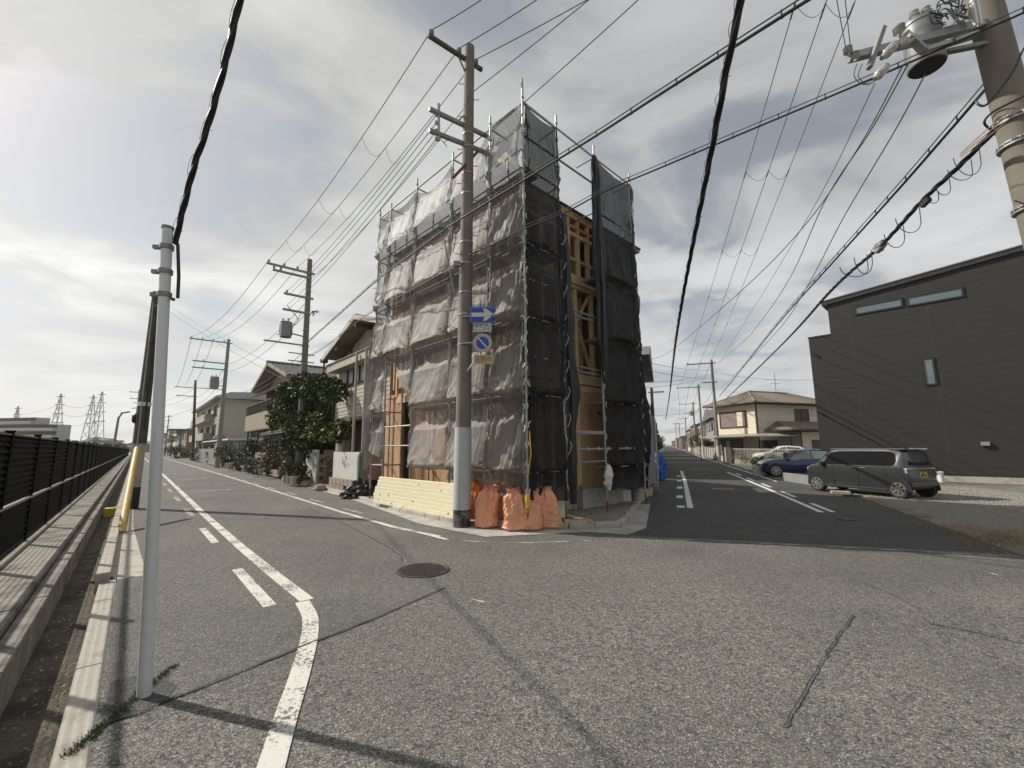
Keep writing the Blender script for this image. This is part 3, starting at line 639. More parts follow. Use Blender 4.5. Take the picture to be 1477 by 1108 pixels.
def text_part(o,s,x,y,z,size,m,name='lettering',width=None,rot=(PI/2,0,0)):
    c=bpy.data.curves.new(name,'FONT'); c.body=s; c.size=size; c.align_x='CENTER'; c.align_y='CENTER'; c.extrude=0.0015; c.resolution_u=2
    ob=bpy.data.objects.new(name,c); COL.objects.link(ob); bpy.context.view_layer.update()
    me=bpy.data.meshes.new_from_object(ob.evaluated_get(bpy.context.evaluated_depsgraph_get())); bpy.data.objects.remove(ob)
    me.materials.clear(); me.materials.append(m)
    if width and len(me.vertices):
        xs=[v.co.x for v in me.vertices]; k=width/max(1e-4,max(xs)-min(xs)); me.transform(Matrix.Scale(k,4,(1,0,0)))
    ob=bpy.data.objects.new(name,me); COL.objects.link(ob); ob.rotation_euler=rot; ob.parent=o; ob.location=Vector((x,y,z))-(worldloc(o) if o else Vector((0,0,0)))
    return ob
# one-way sign
a=YP(678,443,SY); b=YP(715.5,465,SY)
x0,z1,x1,z0=a.x,a.z,b.x,b.z
sg=empty('one_way_sign',((x0+x1)/2,SY,z0),'blue rectangular sign with a white arrow pointing right, topmost on the corner pole','road sign')
slab_poly(sg,'rim',rrect(x0,z0,x1,z1,.025),SY+.004,.02,material('sign_blue_rim',(0.20,0.27,0.40),0.4)); slab_poly(sg,'blue_panel',rrect(x0+.016,z0+.014,x1-.016,z1-.014,.02),SY,.006,M_blue)
cz=(z0+z1)/2; W_=x1-x0; Hh=z1-z0
AX=[(x0+.055*W_,cz+.13*Hh),(x0+.055*W_,cz-.13*Hh),(x0+.56*W_,cz-.13*Hh),(x0+.50*W_,cz-.38*Hh),(x0+.60*W_,cz-.41*Hh),(x0+.94*W_,cz),(x0+.60*W_,cz+.41*Hh),(x0+.50*W_,cz+.38*Hh),(x0+.56*W_,cz+.13*Hh)]
slab_poly(sg,'white_arrow',AX,SY-.003,.004,M_swhite)
MB().beam((PB.x,SY+.13,cz),((x0+x1)/2,SY+.03,cz),.04,.03).build('bracket',M_galv,sg)
MB().beam(((x0+x1)/2-.05,SY+.035,z0-.9),((x0+x1)/2-.05,SY+.035,z1+.16),.035,.02).build('mounting_bar',M_rust,sg)
a=YP(683,466.5,SY); b=YP(709,478.5,SY)
sp=empty('supplementary_plate',((a.x+b.x)/2,SY,b.z),'small white plate with two rows of black Japanese writing under the arrow sign','road sign')
slab_poly(sp,'plate',rrect(a.x,b.z,b.x,a.z,.02),SY,.015,M_swhite)
cx=(a.x+b.x)/2; hh=a.z-b.z
text_part(sp,'自転車を除く',cx,SY-.003,b.z+hh*.76,.075,M_stxt,width=(b.x-a.x)*.9)
text_part(sp,'ここから',cx,SY-.003,b.z+hh*.30,.105,M_stxt,width=(b.x-a.x)*.86)
c=YP(696,494.5,SY); rr=.212
ns_=empty('no_parking_sign',(c.x,SY,c.z-rr),'round blue no parking sign with a pale rim and a white diagonal bar','road sign')
disc=lambda r,n=40:[(c.x+r*math.cos(2*PI*k/n),c.z+r*math.sin(2*PI*k/n)) for k in range(n)]
slab_poly(ns_,'rim',disc(rr),SY+.002,.015,M_sred); slab_poly(ns_,'blue_disc',disc(rr*.66),SY-.003,.006,M_blue)
d=Vector((.66,-.75)).normalized(); nrm=Vector((d.y,-d.x)); L_=rr*.68
slab_poly(ns_,'diagonal_bar',[(c.x+d.x*a_*L_+nrm.x*b_*.016,c.z+d.y*a_*L_+nrm.y*b_*.016) for a_,b_ in ((-1,-1),(1,-1),(1,1),(-1,1))],SY-.006,.004,M_swhite)
MB().beam((PB.x,SY+.12,c.z+.02),(c.x-.1,SY+.03,c.z+.02),.035,.03).build('bracket',M_galv,ns_)
a=YP(684,512,SY); b=YP(709.5,525,SY)
lp=empty('lower_plate',((a.x+b.x)/2,SY,b.z),'faded yellowish plate with brown writing below the round sign','road sign')
slab_poly(lp,'plate',rrect(a.x,b.z,b.x,a.z,.02),SY,.015,M_syel)
text_part(lp,'区間内',(a.x+b.x)/2,SY-.003,(a.z+b.z)/2,.14,M_sbr,width=(b.x-a.x)*.86)
MB().tube([Vector((c.x-.1,SY+.03,c.z-.2)),Vector((c.x-.22,SY+.06,c.z-.45)),Vector((PB.x+.12,SY+.15,c.z-.6))],.018,8).build('stay_pipe',M_white,lp,smooth=True)
# yellow guard low down by the pole? (cable cover) and hook at the next band
# ---- white painted pole on the left
WB=Vector((-2.58,3.27,0)); WT=Vector((-2.785,3.27,3.47))
wp=pole('white_post',WB,WT,.043,.037,M_post,'slim white painted steel post standing in the road in the left foreground',steps=False,cat='post',n=24)
for t in (.955,.895,.84):
    q=MB(); c=WB.lerp(WT,t); q.tube([c-Vector((0,0,.018)),c+Vector((0,0,.018))],.049,20); q.beam(c+Vector((-.055,0,0)),c+Vector((-.10,-.01,0)),.03,.03); q.build('clamp_band',M_galvd,wp,smooth=False)
MB().lathe([(.043,0),(.043,.02),(.0,.03)],WT,20).build('cap',M_galvd,wp,smooth=True)
MB().tube([YP(243,352,3.25)+Vector((.075,0,0)),YP(247,400,3.27)+Vector((.06,0,0)),YP(250,430,3.27)+Vector((.035,0,.0))],.012,8).build('cable_tail',M_black,wp,smooth=True)
# ---- leaning pole with splice and yellow guard
LB=Vector((-11.12,12.9,0)); LM=Vector((-11.08,12.9,1.95)); 
lpz=YP(227,422,12.9); LM=YP(201.5,640,12.9); LB=YP(189,735,12.9); LB.z=0
ln_=empty('leaning_pole',LB,'leaning dark wooden pole on a grey concrete stub beside the channel','utility pole')
MB().tube([LB,LM+(lpz-LM)*.06],[.16,.15],16).build('concrete_stub',M_concl,ln_,smooth=True)
MB().tube([LM,lpz],[.165,.12],16).build('wooden_shaft',M_woodpole,ln_,smooth=True)
MB().tube([LB+Vector((0,-.01,0)),LB+Vector((.005,-.01,.62))],.172,16).build('black_foot_wrap',M_black,ln_,smooth=True)
c=LM.lerp(lpz,.25); MB().tube([c-Vector((0,0,.06)),c+Vector((0,0,.06))],.17,16).build('white_tag_band',M_white,ln_,smooth=True)
for t,s in ((.88,.35),(.66,.18),(.16,.3)):
    c=LM.lerp(lpz,t)+Vector((.14 if t>.5 else -.14,-.08,0)); MB().tube([c-Vector((0,0,s*.5)),c-Vector((0,0,s*.3)),c+Vector((0,0,s*.3)),c+Vector((0,0,s*.5))],[.04,.09,.09,.03],10).build('cable_closure',M_black,ln_,smooth=True)
MB().tube([LM.lerp(lpz,.95)+Vector((.13,-.1,0)),LM.lerp(lpz,.5)+Vector((.17,-.12,0)),LM.lerp(lpz,.1)+Vector((.16,-.1,0))],.02,6).build('down_cable',M_wire,ln_,smooth=True)
yb0,yb1=Vector((-8.03,9.14,0)),YP(197.5,646,11.6)
yg=empty('guy_wire_guard',yb0,'yellow plastic guard tube sloping up to the leaning pole','guy wire')
mid=yb0.lerp(yb1,.999)
MB().tube([yb0,yb0.lerp(yb1,.97),mid],[.075,.06,.045],14).build('yellow_tube',M_yel2,yg,smooth=True)
MB().tube([mid,lpz+Vector((0,-.1,-.3))],.014,6).build('guy_wire',M_galvd,yg)
# ---- poles along the left road
def street_pole(base,top,r0,r1,m,label,arms,group='utility poles along the left road',steps=True,**k):
    o=pole('utility_pole',base,top,r0,r1,m,label,group,steps=steps,**k); res=[]
    for (z,w0,w1,ins,az) in arms:
        base_=Vector(base); top_=Vector(top); c=base_.lerp(top_,z/(top_.z)); a=R_(az); u=Vector((math.cos(a),-math.sin(a),0))
        res.append(arm(o,c-u*w0+Vector((0,-.14,0)),c+u*w1+Vector((0,-.14,0)),ins,None,w=.10,isz=1.2)[1])
    return o,res
P1B=S.p(6.4,24.0,0.09); P1T=WP(447,375,S.p(6.4,25.0),90)
p1,prA=street_pole(P1B,P1T,.19,.13,M_pole,'brown utility pole with a grey transformer rising behind the big evergreen tree',[(11.4,2.05,.35,(.04,.35,.63),-41),(11.1,1.75,.2,(.03,.2),-41),(9.9,1.15,.35,(.1,),-41),(9.0,1.15,.2,(),-41)],bandt=(.5,.6,.66,.76,.85))
c=P1B.lerp(P1T,.60)+S.n*-.95; transformer(p1,c+Vector((0,-.1,.1)),.28,.85,c+S.n*.9)
c=P1B.lerp(P1T,.585); MB().beam(c-S.n*2.0,c+S.n*.2,.07,.07).build('lower_bracket',M_galvd,p1)
for z_ in (.51,.545): c=P1B.lerp(P1T,z_); MB().beam(c-S.n*.8,c+S.n*.5,.05,.05).build('cable_bracket',M_galvd,p1)
c=P1B.lerp(P1T,.74); 
mb=MB()
for k in range(14):
    a=c+S.n*(.2+random.uniform(0,.35))+Vector((0,-.1,random.uniform(-.15,.2))); mb.tube([a,a+Vector((random.gauss(0,.12),0,random.gauss(0,.12)))],.02,5)
mb.build('cable_splice_cluster',M_wire,p1)
c1=P1B.lerp(P1T,.74); mb=MB()
mb.tube([c1-S.n*.3,c1-S.n*.5+Vector((0,0,-.7)),c1-S.n*.9+Vector((0,0,-1.0)),c1-S.n*1.4+Vector((0,0,-1.5))],.02,6)
mb.tube([c1-S.n*1.0+Vector((0,0,.2)),c1-S.n*.45+Vector((0,0,-.4)),c1-S.n*.7+Vector((0,0,-.9))],.02,6); mb.build('jumper_cable',M_wire,p1,smooth=True)
P2B=G(313,675); P2T=WP(330,490,P2B,90)
p2,prB=street_pole(P2B,P2T,.21,.13,material('pole_grey',(0.23,0.22,0.20),0.85,var=0.15,scale=3),'grey concrete utility pole with a transformer beside the carport',[(11.6,2.9,.4,(.05,.3,.55,.8),-41),(9.6,2.5,.2,(.3,),-41),(9.0,2.5,.2,(.3,),-41)],bandt=(.45,.6,.72,.8))
c=P2B.lerp(P2T,.59)+S.n*-.75; transformer(p2,c+Vector((0,-.1,.1)),.34,1.15,c+S.n*.7)
c=P2B.lerp(P2T,.60); MB().beam(c-S.n*1.9,c,.06,.06).build('lower_bracket',M_galvd,p2)
c=P2B.lerp(P2T,.13); MB().tube([c-Vector((0,0,.5)),c+Vector((0,0,.3))],.225,14).build('hazard_band',material('hazard_band_yellow',(0.24,0.17,0.03),0.6,col2=(0.03,0.03,0.03),scale=8,thr=(.45,.5)),p2,smooth=True)
P3B=S.p(6.6,80,0); P3T=WP(282,549,P3B,90)
p3,prC=street_pole(P3B,P3T,.22,.15,M_woodpole,'dark wooden utility pole in front of the beige three storey house',[(10.9,2.4,.5,(.1,),-41),(9.6,2.2,.4,(.1,),-41)],steps=False)
farp=[]
for i,(px,ytop,s) in enumerate(((218,515,118),(206,517,96),(228,560,150),(240,590,190))):
    w_=-.3 if i in (1,) else (.2 if i==0 else 6.2)
    b=S.p(w_,s,0); t=Vector((b.x,b.y,11.8 if i<2 else 11.0))
    farp.append(street_pole(b,t,.17,.11,M_pole,['thin distant pole with crossarms seen just right of the leaning pole','thin distant pole with a crossarm seen just left of the leaning pole','distant utility pole beyond the beige house','farthest utility pole down the left road'][i],[(t.z-.5,1.2,1.0,(.05,.5,.95),-41),(t.z-1.6,1.0,.8,(.1,.9),-41),(t.z-3.2,.7,.7,(),-41)],steps=False)[0])
# ---- big pole, upper right
BGa,BGb=YP(1432,54,5.2),YP(1452,130,5.2); dd=(BGb-BGa)/(BGb.z-BGa.z)
def bg(z): return BGa+dd*(z-BGa.z)
bp_=pole('utility_pole',bg(0.0),bg(10.8),.215,.165,M_pole,'large concrete utility pole at the upper right carrying a transformer close overhead','utility poles along the right street',steps=False,n=32)
for z in (5.95,5.62,4.72):
    q=MB(); c=bg(z); ax=dd.normalized()
    for k in (-1,1): q.tube([c+ax*.022*k-ax*.012,c+ax*.022*k+ax*.012],.232-.004*(z-4),28)
    for k in range(18):
        a=2*PI*k/18; r=.233-.004*(z-4); p0=c+Vector((math.cos(a)*r,math.sin(a)*r,0)); q.beam(p0-ax*.02,p0+ax*.02,.012,.01)
    q.build('perforated_band',M_galv,bp_)
c=bg(4.72)+Vector((-.22,-.05,0)); MB().tube([c,c+Vector((-.18,-.05,.03)),c+Vector((-.02,-.06,-.05))],.010,6).build('band_hook',M_galvd,bp_)
# crossarm towards the camera's left
q0=YP(1224,84,5.15); q1=YP(1416,32,5.15)
ca,_=arm(bp_,q0,q1+Vector((.15,0,0)),(),w=.095,m=M_galv)
c=YP(1274,40,5.05); e=YP(1254,98,5.05); MB().beam(c,e,.07,.05).build('vertical_angle',M_galvd,bp_)
for px,py in ((1224,80),(1234,88),(1296,52),(1300,48)):
    mb=MB(); insulator(mb,YP(px,py,5.1),1.0); mb.build('insulator',M_porc,bp_,smooth=True)
def fuse(px0,py0,px1,py1):
    a=YP(px0,py0,5.0); b=YP(px1,py1,5.0); q=MB(); q.tube([a,a.lerp(b,.2),a.lerp(b,.25),a.lerp(b,.75),a.lerp(b,.8),b],[.03,.045,.06,.06,.045,.03],12); q.beam(a.lerp(b,.4)+Vector((0,-.05,0)),a.lerp(b,.7)+Vector((0,-.07,.03)),.05,.04); q.build('fuse_cutout',M_porc,bp_,smooth=True)
fuse(1294,62,1272,84); fuse(1280,94,1262,114); fuse(1322,52,1296,66)
# transformer close overhead
tcn_=YP(1345,98,5.35); tcen=Vector((5.93,5.40,6.98))
tr=MB().lathe([(.205,0),(.215,.02),(.215,.62),(.228,.63),(.228,.67),(.15,.70)],tcen,36).build('transformer',material('transformer_grey',(0.23,0.235,0.235),.5,.25,var=.1),bp_,smooth=True)
MB().lathe([(.195,-.012),(.200,.004)],tcen,36).build('base_plate',M_black,tr)
mb=MB()
for i,(dx,dy) in enumerate(((-.12,-.06),(.0,-.11),(.12,-.04),(.04,.09))):
    mb.lathe([(.02,0),(.06,.03),(.035,.06),(.065,.09),(.035,.12),(.055,.15),(.02,.19)],tcen+Vector((dx,dy,.68)),12)
mb.build('bushings',M_porc,tr,smooth=True)
for dz in (.12,.46): 
    MB().beam(tcen+Vector((.18,-.12,dz)),bg(tcen.z+dz)+Vector((-.1,-.05,0)),.07,.05).build('hanger_bracket',M_galvd,bp_)
MB().beam(YP(1305,48,5.0),YP(1333,74,5.0),.10,.03).build('yoke_plate',M_galv,bp_)
MB().beam(YP(1333,74,5.0),YP(1408,50,5.0),.10,.05).build('yoke_plate',M_galv,bp_)
for px in (1398,1404): MB().beam(YP(px,-20,5.0),YP(px+10,36,5.0),.045,.03).build('vertical_strap',M_white,bp_)
mb=MB(); rr_=random.Random(3)
def loopy(mb,c,r,n,rad):
    pts=[]
    for k in range(n): a=k/(n-1)*PI*1.7+rr_.uniform(-.3,.3); pts.append(c+Vector((math.cos(a)*r*rr_.uniform(.8,1.2),rr_.uniform(-.05,.05),math.sin(a)*r*rr_.uniform(.8,1.2))))
    mb.tube(dense3(pts,5),rad,6)
for k in range(9): loopy(mb,YP(rr_.uniform(1345,1405),rr_.uniform(-6,30),5.05),rr_.uniform(.05,.16),9,.008)
mb.build('jumper_cables',M_wire,bp_,smooth=True)
mb=MB()
for k in range(7):
    a=YP(rr_.uniform(1370,1400),rr_.uniform(0,45),5.05); b=YP(rr_.uniform(1360,1415),rr_.uniform(10,52),5.0); mb.beam(a,b,.03,.02)
mb.build('bracket_hardware',M_galvd,bp_)
loopmb=MB()
for k in range(2):
    a=YP(1236+8*k,92,5.0); loopmb.tube(dense3([a,YP(1232+6*k,110,5.0),YP(1246+6*k,122,5.0),YP(1262+4*k,112,5.0)],6),.006,6)
loopmb.build('drip_loops',M_wireg,bp_,smooth=True)
# ---- poles down the right street
RP=[]
for (w_,s,ytop,px,m,lab,arms) in ((4.72,44.8,519,1026,MATS['pole_grey'],'nearest utility pole on the right street, beside the cream house',[(10.6,2.3,.3,(.05,.5,.85),19.3),(9.3,1.0,.3,(),19.3)]),
        (4.86,64,555,1007,MATS['pole_grey'],'second utility pole along the wall of the right street',[(10.9,2.9,.3,(.05,.5,.85),19.3)]),
        (5.5,88,580,997,MATS['pole_grey'],'third utility pole down the right street with bunched gear',[(10.4,2.6,.6,(.05,.4,.85),19.3),(8.4,1.6,.4,(),19.3)]),
        (5.4,120,602,990,MATS['pole_grey'],'fourth pole down the right street',[(10.4,1.6,.6,(.05,.4,.85),19.3)]),
        (5.3,165,610,984,MATS['pole_grey'],'fifth distant pole down the right street',[(10.4,1.6,1.6,(.05,.4,.85),19.3),(9,1.3,1.3,(),19.3)]),
        (5.3,215,610,984,MATS['pole_grey'],'sixth distant pole down the right street',[(10.4,1.6,1.6,(.05,.4,.85),19.3),(9,1.3,1.3,(),19.3)]),
        (-.75,36,560,943,M_woodpole,'dark wooden pole behind the grey site panel on the left of the right street',[(5.6,.3,.9,(),19.3)]),
        (-.9,60,610,955,M_woodpole,'smaller dark pole farther along the left of the right street',[])):
    b=T.p(w_,s,0); z=YP(px,ytop,b.y).z
    if w_<0: z=min(z,6.5)
    t=Vector((b.x,b.y,z)); 
    if s==44.8: t=WP(1026,519,b,90)
    o,r=street_pole(b,t,.17,.11,m,lab,[(t.z-(.35 if i==0 else 2.2),)+a[1:] for i,a in enumerate(arms)],group='utility poles along the right street',steps=False)
    if w_>0 and s<100: MB().tube([b,b+(t-b)*.16],[.185,.18],14).build('white_foot_wrap',M_swhite,o,smooth=True)
    RP.append((o,t,r))
    if s==88:
        transformer(o,t+Vector((-.5,-.2,-2.6)),.3,.8,t+Vector((0,0,-2.6)))
# ================================================================ scaffolded timber building on the corner
PC=Vector((.3,8.95,0)); LF=Frame(-43.8,(PC.x,PC.y)); RF=Frame(46.2,(PC.x,PC.y))
# LF: t runs back along the left face, w>0 goes INTO the building; RF: t runs along the right face, outward is w>0
def LP(t,z,o=0.0): return LF.p(-o,t,z)          # o outward
def RP_(t,z,o=0.0): return RF.p(o,t,z)
TL=[0,1.14,2.72,4.58,6.2,7.0]; TR=[0,1.2,2.8,4.65]
TOPZ=9.62; LIFT=[8.0,6.18,4.49,2.8,1.16]
sc=empty('scaffolding',(PC.x,PC.y,.09),'galvanised pipe scaffolding round the unfinished corner building','scaffolding')
def std(p,z0,z1,name='standard'):
    mb=MB(); mb.tube([Vector((p.x,p.y,z0)),Vector((p.x,p.y,z1))],.026,10)
    z=z0+.3
    while z<z1-.1:
        mb.tube([Vector((p.x,p.y,z)),Vector((p.x,p.y,z+.04))],.040,8); z+=.45
    o=mb.build(name,M_galv,sc,smooth=False)
    MB().tube([Vector((p.x,p.y,.09)),Vector((p.x,p.y,z0+.02))],.018,8).build('jack_base',M_rust,sc)
    return o
def inn(t,f,d=.62): return LF.p(d,t) if f=='L' else RF.p(-d,t)
for i,t in enumerate(TL):
    std(LP(t,0),.42,TOPZ+(.62 if i==0 else .32 if i%2 else .2)); 
    if i: std(inn(t,'L',.6),.3,TOPZ-.6)
for i,t in enumerate(TR[1:]):
    std(RP_(t,0),.42 if i!=1 else .35,TOPZ+.35)
def ledger(a,b,r=.022,m=None,name='ledger'): MB().tube([a,b],r,8).build(name,m or M_galv,sc)
for z in LIFT+[TOPZ-.02]:
    for a,b in zip(TL[:-1],TL[1:]):
        if not (a==4.58 and z<4.3): ledger(LP(a,z),LP(b,z))
    for a,b in zip(TR[:-1],TR[1:]):
        if a==1.2: continue
        ledger(RP_(a,z),RP_(b,z))
    for t in TL[1:]: ledger(LP(t,z),LF.p(.6,t,z))
    for t in TR[1:]: ledger(RP_(t,z),RF.p(-.6,t,z))
ledger(RP_(0,TOPZ+.02),RP_(2.8,TOPZ-.02)); ledger(RP_(0,8.78),RP_(2.8,8.78),.025,M_galvd)
for z in (8.45,7.1,5.3): ledger(LP(0,z+.0),LP(7.0,z),.018)
for z in (5.35,3.62): ledger(RP_(0,z),RP_(1.2,z),.02)
# walkway planks behind the standards
for z in LIFT[:-1]:
    for f,TT in (('L',TL),('R',TR)):
        for a,b in zip(TT[:-1],TT[1:]):
            if b-a<.9 or (f=='R' and (z>7 or a==1.2)) or (f=='L' and a==4.58 and z<4): continue
            mb=MB()
            fr=LF if f=='L' else RF; w0,w1=(.08,.52) if f=='L' else (-.52,-.08)
            mb.box((w0,a+.03,z-.06),(w1,b-.03,z-.02),fr); mb.build('walkway_plank',M_galvd,sc)
# loose bars at the open corner bay, low level
ledger(RP_(1.45,1.62,.05),RP_(4.1,1.62,.05),.027); ledger(RP_(1.5,1.32,-.02),RP_(2.8,1.32),.018); 
mb=MB(); mb.box((-.12,1.45,1.98),(.0,2.8,2.06),RF); mb.build('toe_board',M_galv,sc)
mb=MB()
for k in range(6): c=RP_(1.6+.42*k,1.62,.05); mb.tube([c-Vector((0,0,.03)),c+Vector((0,0,.05))],.04,8)
mb.build('coupler',M_galv,sc)
for z in (5.02,4.9,3.62,3.5): ledger(RP_(1.35,z,-.1),RP_(2.8,z,-.1),.03,M_galvd)
ledger(LP(6.2,2.32),LP(4.58,2.32),.024); ledger(LP(6.2,1.75),LP(4.58,1.75),.02)
# extra post left foot with rope
# ---- mesh sheets
def fb(x,y,z,s): return noise.fractal(Vector((x,y,z))*s,1.0,2.0,4,noise_basis='PERLIN_ORIGINAL')
def saw(z,amp):
    lv=[TOPZ]+LIFT+[-.5]
    for a,b in zip(lv[:-1],lv[1:]):
        if b<=z<=a:
            f=(a-z)/(a-b)            # 0 top .. 1 bottom
            # pulled in below the upper rail, swelling out towards the next one
            return amp*(-.62*math.sin(PI*min(1,f/.38))*(1 if f<.38 else 0) + (((f-.38)/.62)**1.35 if f>.38 else 0)*(1 if f<.965 else (1-f)/.035))
    return 0
def net(name,P_,t0,t1,z1,z0f,m,label,seed,amp=.26,nu=26,sag=.16,pleat=.085,group=None,tiebot=0.0,z1f=None,wr=.036):
    """P_(t,z,o) maps to world; z0f(u) is the lower edge, sag the dip of the upper edge"""
    nz=int((z1-1)*26); mb=MB(); vs=[]; rnd=random.Random(seed)
    sx=rnd.uniform(0,50)
    for i in range(nz+1):
        v=i/nz
        for j in range(nu+1):
            u=j/nu; zt=(z1f(u) if z1f else z1)-sag*math.sin(PI*u)**.8; zb=z0f(u); z=zt+(zb-zt)*v
            env=math.sin(PI*u)**.45
            o=.03+saw(z,amp)*env
            lvl=min(abs(z-q) for q in LIFT+[TOPZ])
            # folds gathered at the standards, fading to mid-bay
            edge=math.exp(-u*(t1-t0)/.22)+math.exp(-(1-u)*(t1-t0)/.22)
            o+=pleat*edge*math.sin(u*(t1-t0)*46+3*fb(sx,z,0,.6))
            # vertical drape folds and creases pulled from the tie points
            o+=wr*(1-.7*edge)*fb(sx+u*(t1-t0)*4.5,z*.30,seed,1.0)*1.1
            o+=wr*.30*fb(sx+u*(t1-t0)*13+z*.6,z*.8,seed+9,1.0)+wr*.5*fb(sx+u*(t1-t0)*1.3-z*1.1,z*.5+u,seed+20,1.0)
            k=min(((u*(t1-t0))**2+(z-q)**2) for q in LIFT+[TOPZ]); k2=min((((1-u)*(t1-t0))**2+(z-q)**2) for q in LIFT+[TOPZ])
            for kk,uu in ((k,u),(k2,1-u)):
                q=min(LIFT,key=lambda q_:abs(q_-z)); an=math.atan2(z-q,uu*(t1-t0)+.02); o+=.035*math.sin(an*13+seed)*math.exp(-math.sqrt(kk)/.42)*min(1,math.sqrt(kk)/.1)
            o=.03+(o-.03)*min(1,.15+(zt-z)/.35)
            if tiebot: o+=tiebot*math.exp(-((z-zb)/.25)**2)*fb(sx+u*14,z*3,1,1.0)
            vs.append(P_(t0+(t1-t0)*u,z,o))
    fs=[(i*(nu+1)+j,i*(nu+1)+j+1,(i+1)*(nu+1)+j+1,(i+1)*(nu+1)+j) for i in range(nz) for j in range(nu)]
    mb.add(vs,fs); o=mb.build(name,m,smooth=True,fix=False)
    try: o.data.set_sharp_from_angle(angle=R_(180))
    except Exception: pass
    tag(o,label,'safety net',group); return o
gN='mesh sheets hung on the scaffolding'
net('mesh_sheet',LP,0.03,1.12,9.60,lambda u:.62,M_net,'sunlit-toned grey mesh sheet of the bay next to the near corner pole, left face',1,group=gN,tiebot=.12,nu=26,amp=.36,sag=.0,z1f=lambda u:9.60+.05*u-.0)
net('mesh_sheet',LP,1.16,2.70,9.45,lambda u:.80+.1*u,M_net,'sunlit-toned grey mesh sheet hanging directly behind the main utility pole',2,group=gN,tiebot=.1,amp=.34,z1f=lambda u:9.55-.55*u if u<.9 else 9.2)
net('mesh_sheet',LP,2.74,4.56,9.50,lambda u:1.12+.03*math.sin(9*u),M_net,'sunlit-toned grey mesh sheet in the middle of the left face, plywood showing through its foot',3,group=gN,tiebot=.1,amp=.33,sag=.35)
net('mesh_sheet',LP,4.60,6.18,9.55,lambda u:3.15+1.3*u,M_net,'sunlit-toned grey mesh sheet ending high up above the plywood entrance',4,group=gN,amp=.31,sag=.18)
net('mesh_sheet',LP,6.22,6.98,9.55,lambda u:1.4+.2*u,M_net,'narrow far left sunlit-toned grey mesh sheet at the end of the scaffolding',5,group=gN,amp=.22,sag=.05,nu=16,pleat=.08)
net('mesh_sheet',RP_,0.03,1.20,9.60,lambda u:.62-.12*u,M_netd,'shade-toned black mesh sheet right of the near corner pole, facing the junction',6,group=gN,amp=.10,sag=.12,tiebot=.05,wr=.05)
net('mesh_sheet',RP_,2.82,4.63,9.58,lambda u:.58+.05*math.sin(7*u),M_netd,'shade-toned black mesh sheet on the right end of the right face',7,group=gN,amp=.10,sag=.14,wr=.09,pleat=.07)
TF=Frame(14.0,tuple(RF.p(0,4.65)[:2]))
def TP(t,z,o=0): return TF.p(o+.22*math.exp(-((z-2.2)/1.4)**2)*math.sin(min(1,t/1.6)*PI)**.5,t,z)
net('mesh_sheet',TP,0.02,2.6,9.5,lambda u:.5+.1*u,M_netd,'shade-toned black mesh sheet bulging towards the right street',8,group=gN,amp=.04,sag=.3,wr=.08)
def bunch(name,P_,t,z1,z0,r,label,seed,dt=0.0,m=None):
    mb=MB(); pts=[];rs=[]; n=60; vs=[]; K=30
    for i in range(n+1):
        v=i/n; z=z1+(z0-z1)*v; rr=r*(.55+.75*math.sin(PI*min(1,v*1.05))**.6)*(1+.35*fb(seed,z*.8,0,1.0)); c=P_(t+dt*v+.06*fb(seed+5,z*.5,0,1.),z,.06)
        for k in range(K):
            a=2*PI*k/K; q=rr*(1+.38*math.sin(a*5+seed+1.5*fb(seed,z*.4,2,1.))+.16*math.sin(a*11+z)); vs.append(c+RF.u*math.cos(a)*q+RF.n*math.sin(a)*q*.55)
    mb.add(vs,[(i*K+k,i*K+(k+1)%K,(i+1)*K+(k+1)%K,(i+1)*K+k) for i in range(n) for k in range(K)])
    return tag(mb.build(name,m or M_netf,smooth=True),label,'safety net',gN)
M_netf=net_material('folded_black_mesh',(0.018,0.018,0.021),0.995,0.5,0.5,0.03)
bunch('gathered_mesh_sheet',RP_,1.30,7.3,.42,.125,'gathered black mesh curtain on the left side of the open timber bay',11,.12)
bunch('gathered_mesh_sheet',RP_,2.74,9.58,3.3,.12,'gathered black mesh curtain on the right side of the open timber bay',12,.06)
bunch('gathered_mesh_sheet',LP,7.12,5.3,1.0,.10,'gathered sunlit-toned grey mesh hanging at the far left end of the scaffolding',13,.1,m=M_net)
# rope loops and white ties (many, tiny): one stuff object
mb=MB(); rt=random.Random(5)
for i,t in enumerate(TL):
    z=.8
    while z<9.4:
        c=LP(t,z,.05); mb.tube([c+Vector((rt.uniform(-.04,.04),-.02,.05)),c+Vector((0,-.04,0)),c+Vector((rt.uniform(-.05,.05),-.03,-rt.uniform(.05,.12)))],.010,4); z+=rt.uniform(.3,.55)
for t in TR:
    z=.8
    while z<9.4:
        c=RP_(t,z,.05); mb.tube([c+Vector((rt.uniform(-.04,.04),-.02,.05)),c+Vector((0,-.04,0)),c+Vector((rt.uniform(-.05,.05),-.03,-.08))],.009,4); z+=rt.uniform(.3,.5)
for k in range(9):
    c=RP_(1.26,1.8+k*.62,.12); mb.tube([c,c+Vector((.03,-.03,-.1)),c+Vector((-.01,-.03,-.22)),c+Vector((-.05,-.02,-.3))],.008,4)
stuff(mb.build('white_tie_cords',M_plast,None),'short white cords tying the mesh sheets to the scaffolding','cord')
c=RP_(2.8,.95,.06); mb=MB()
vs=[]
for i in range(13):
    v=i/12
    for k in range(12):
        a=2*PI*k/12; q=.085*(.55+.6*math.sin(PI*v)**.7+.35*fb(v*6,1,2,1.))*(1+.3*math.sin(3*a+v*7)+.4*fb(math.cos(a)*2,math.sin(a)*2,v*6,1.)); vs.append(c+Vector((math.cos(a)*q,math.sin(a)*q*.6,.28-.62*v)))
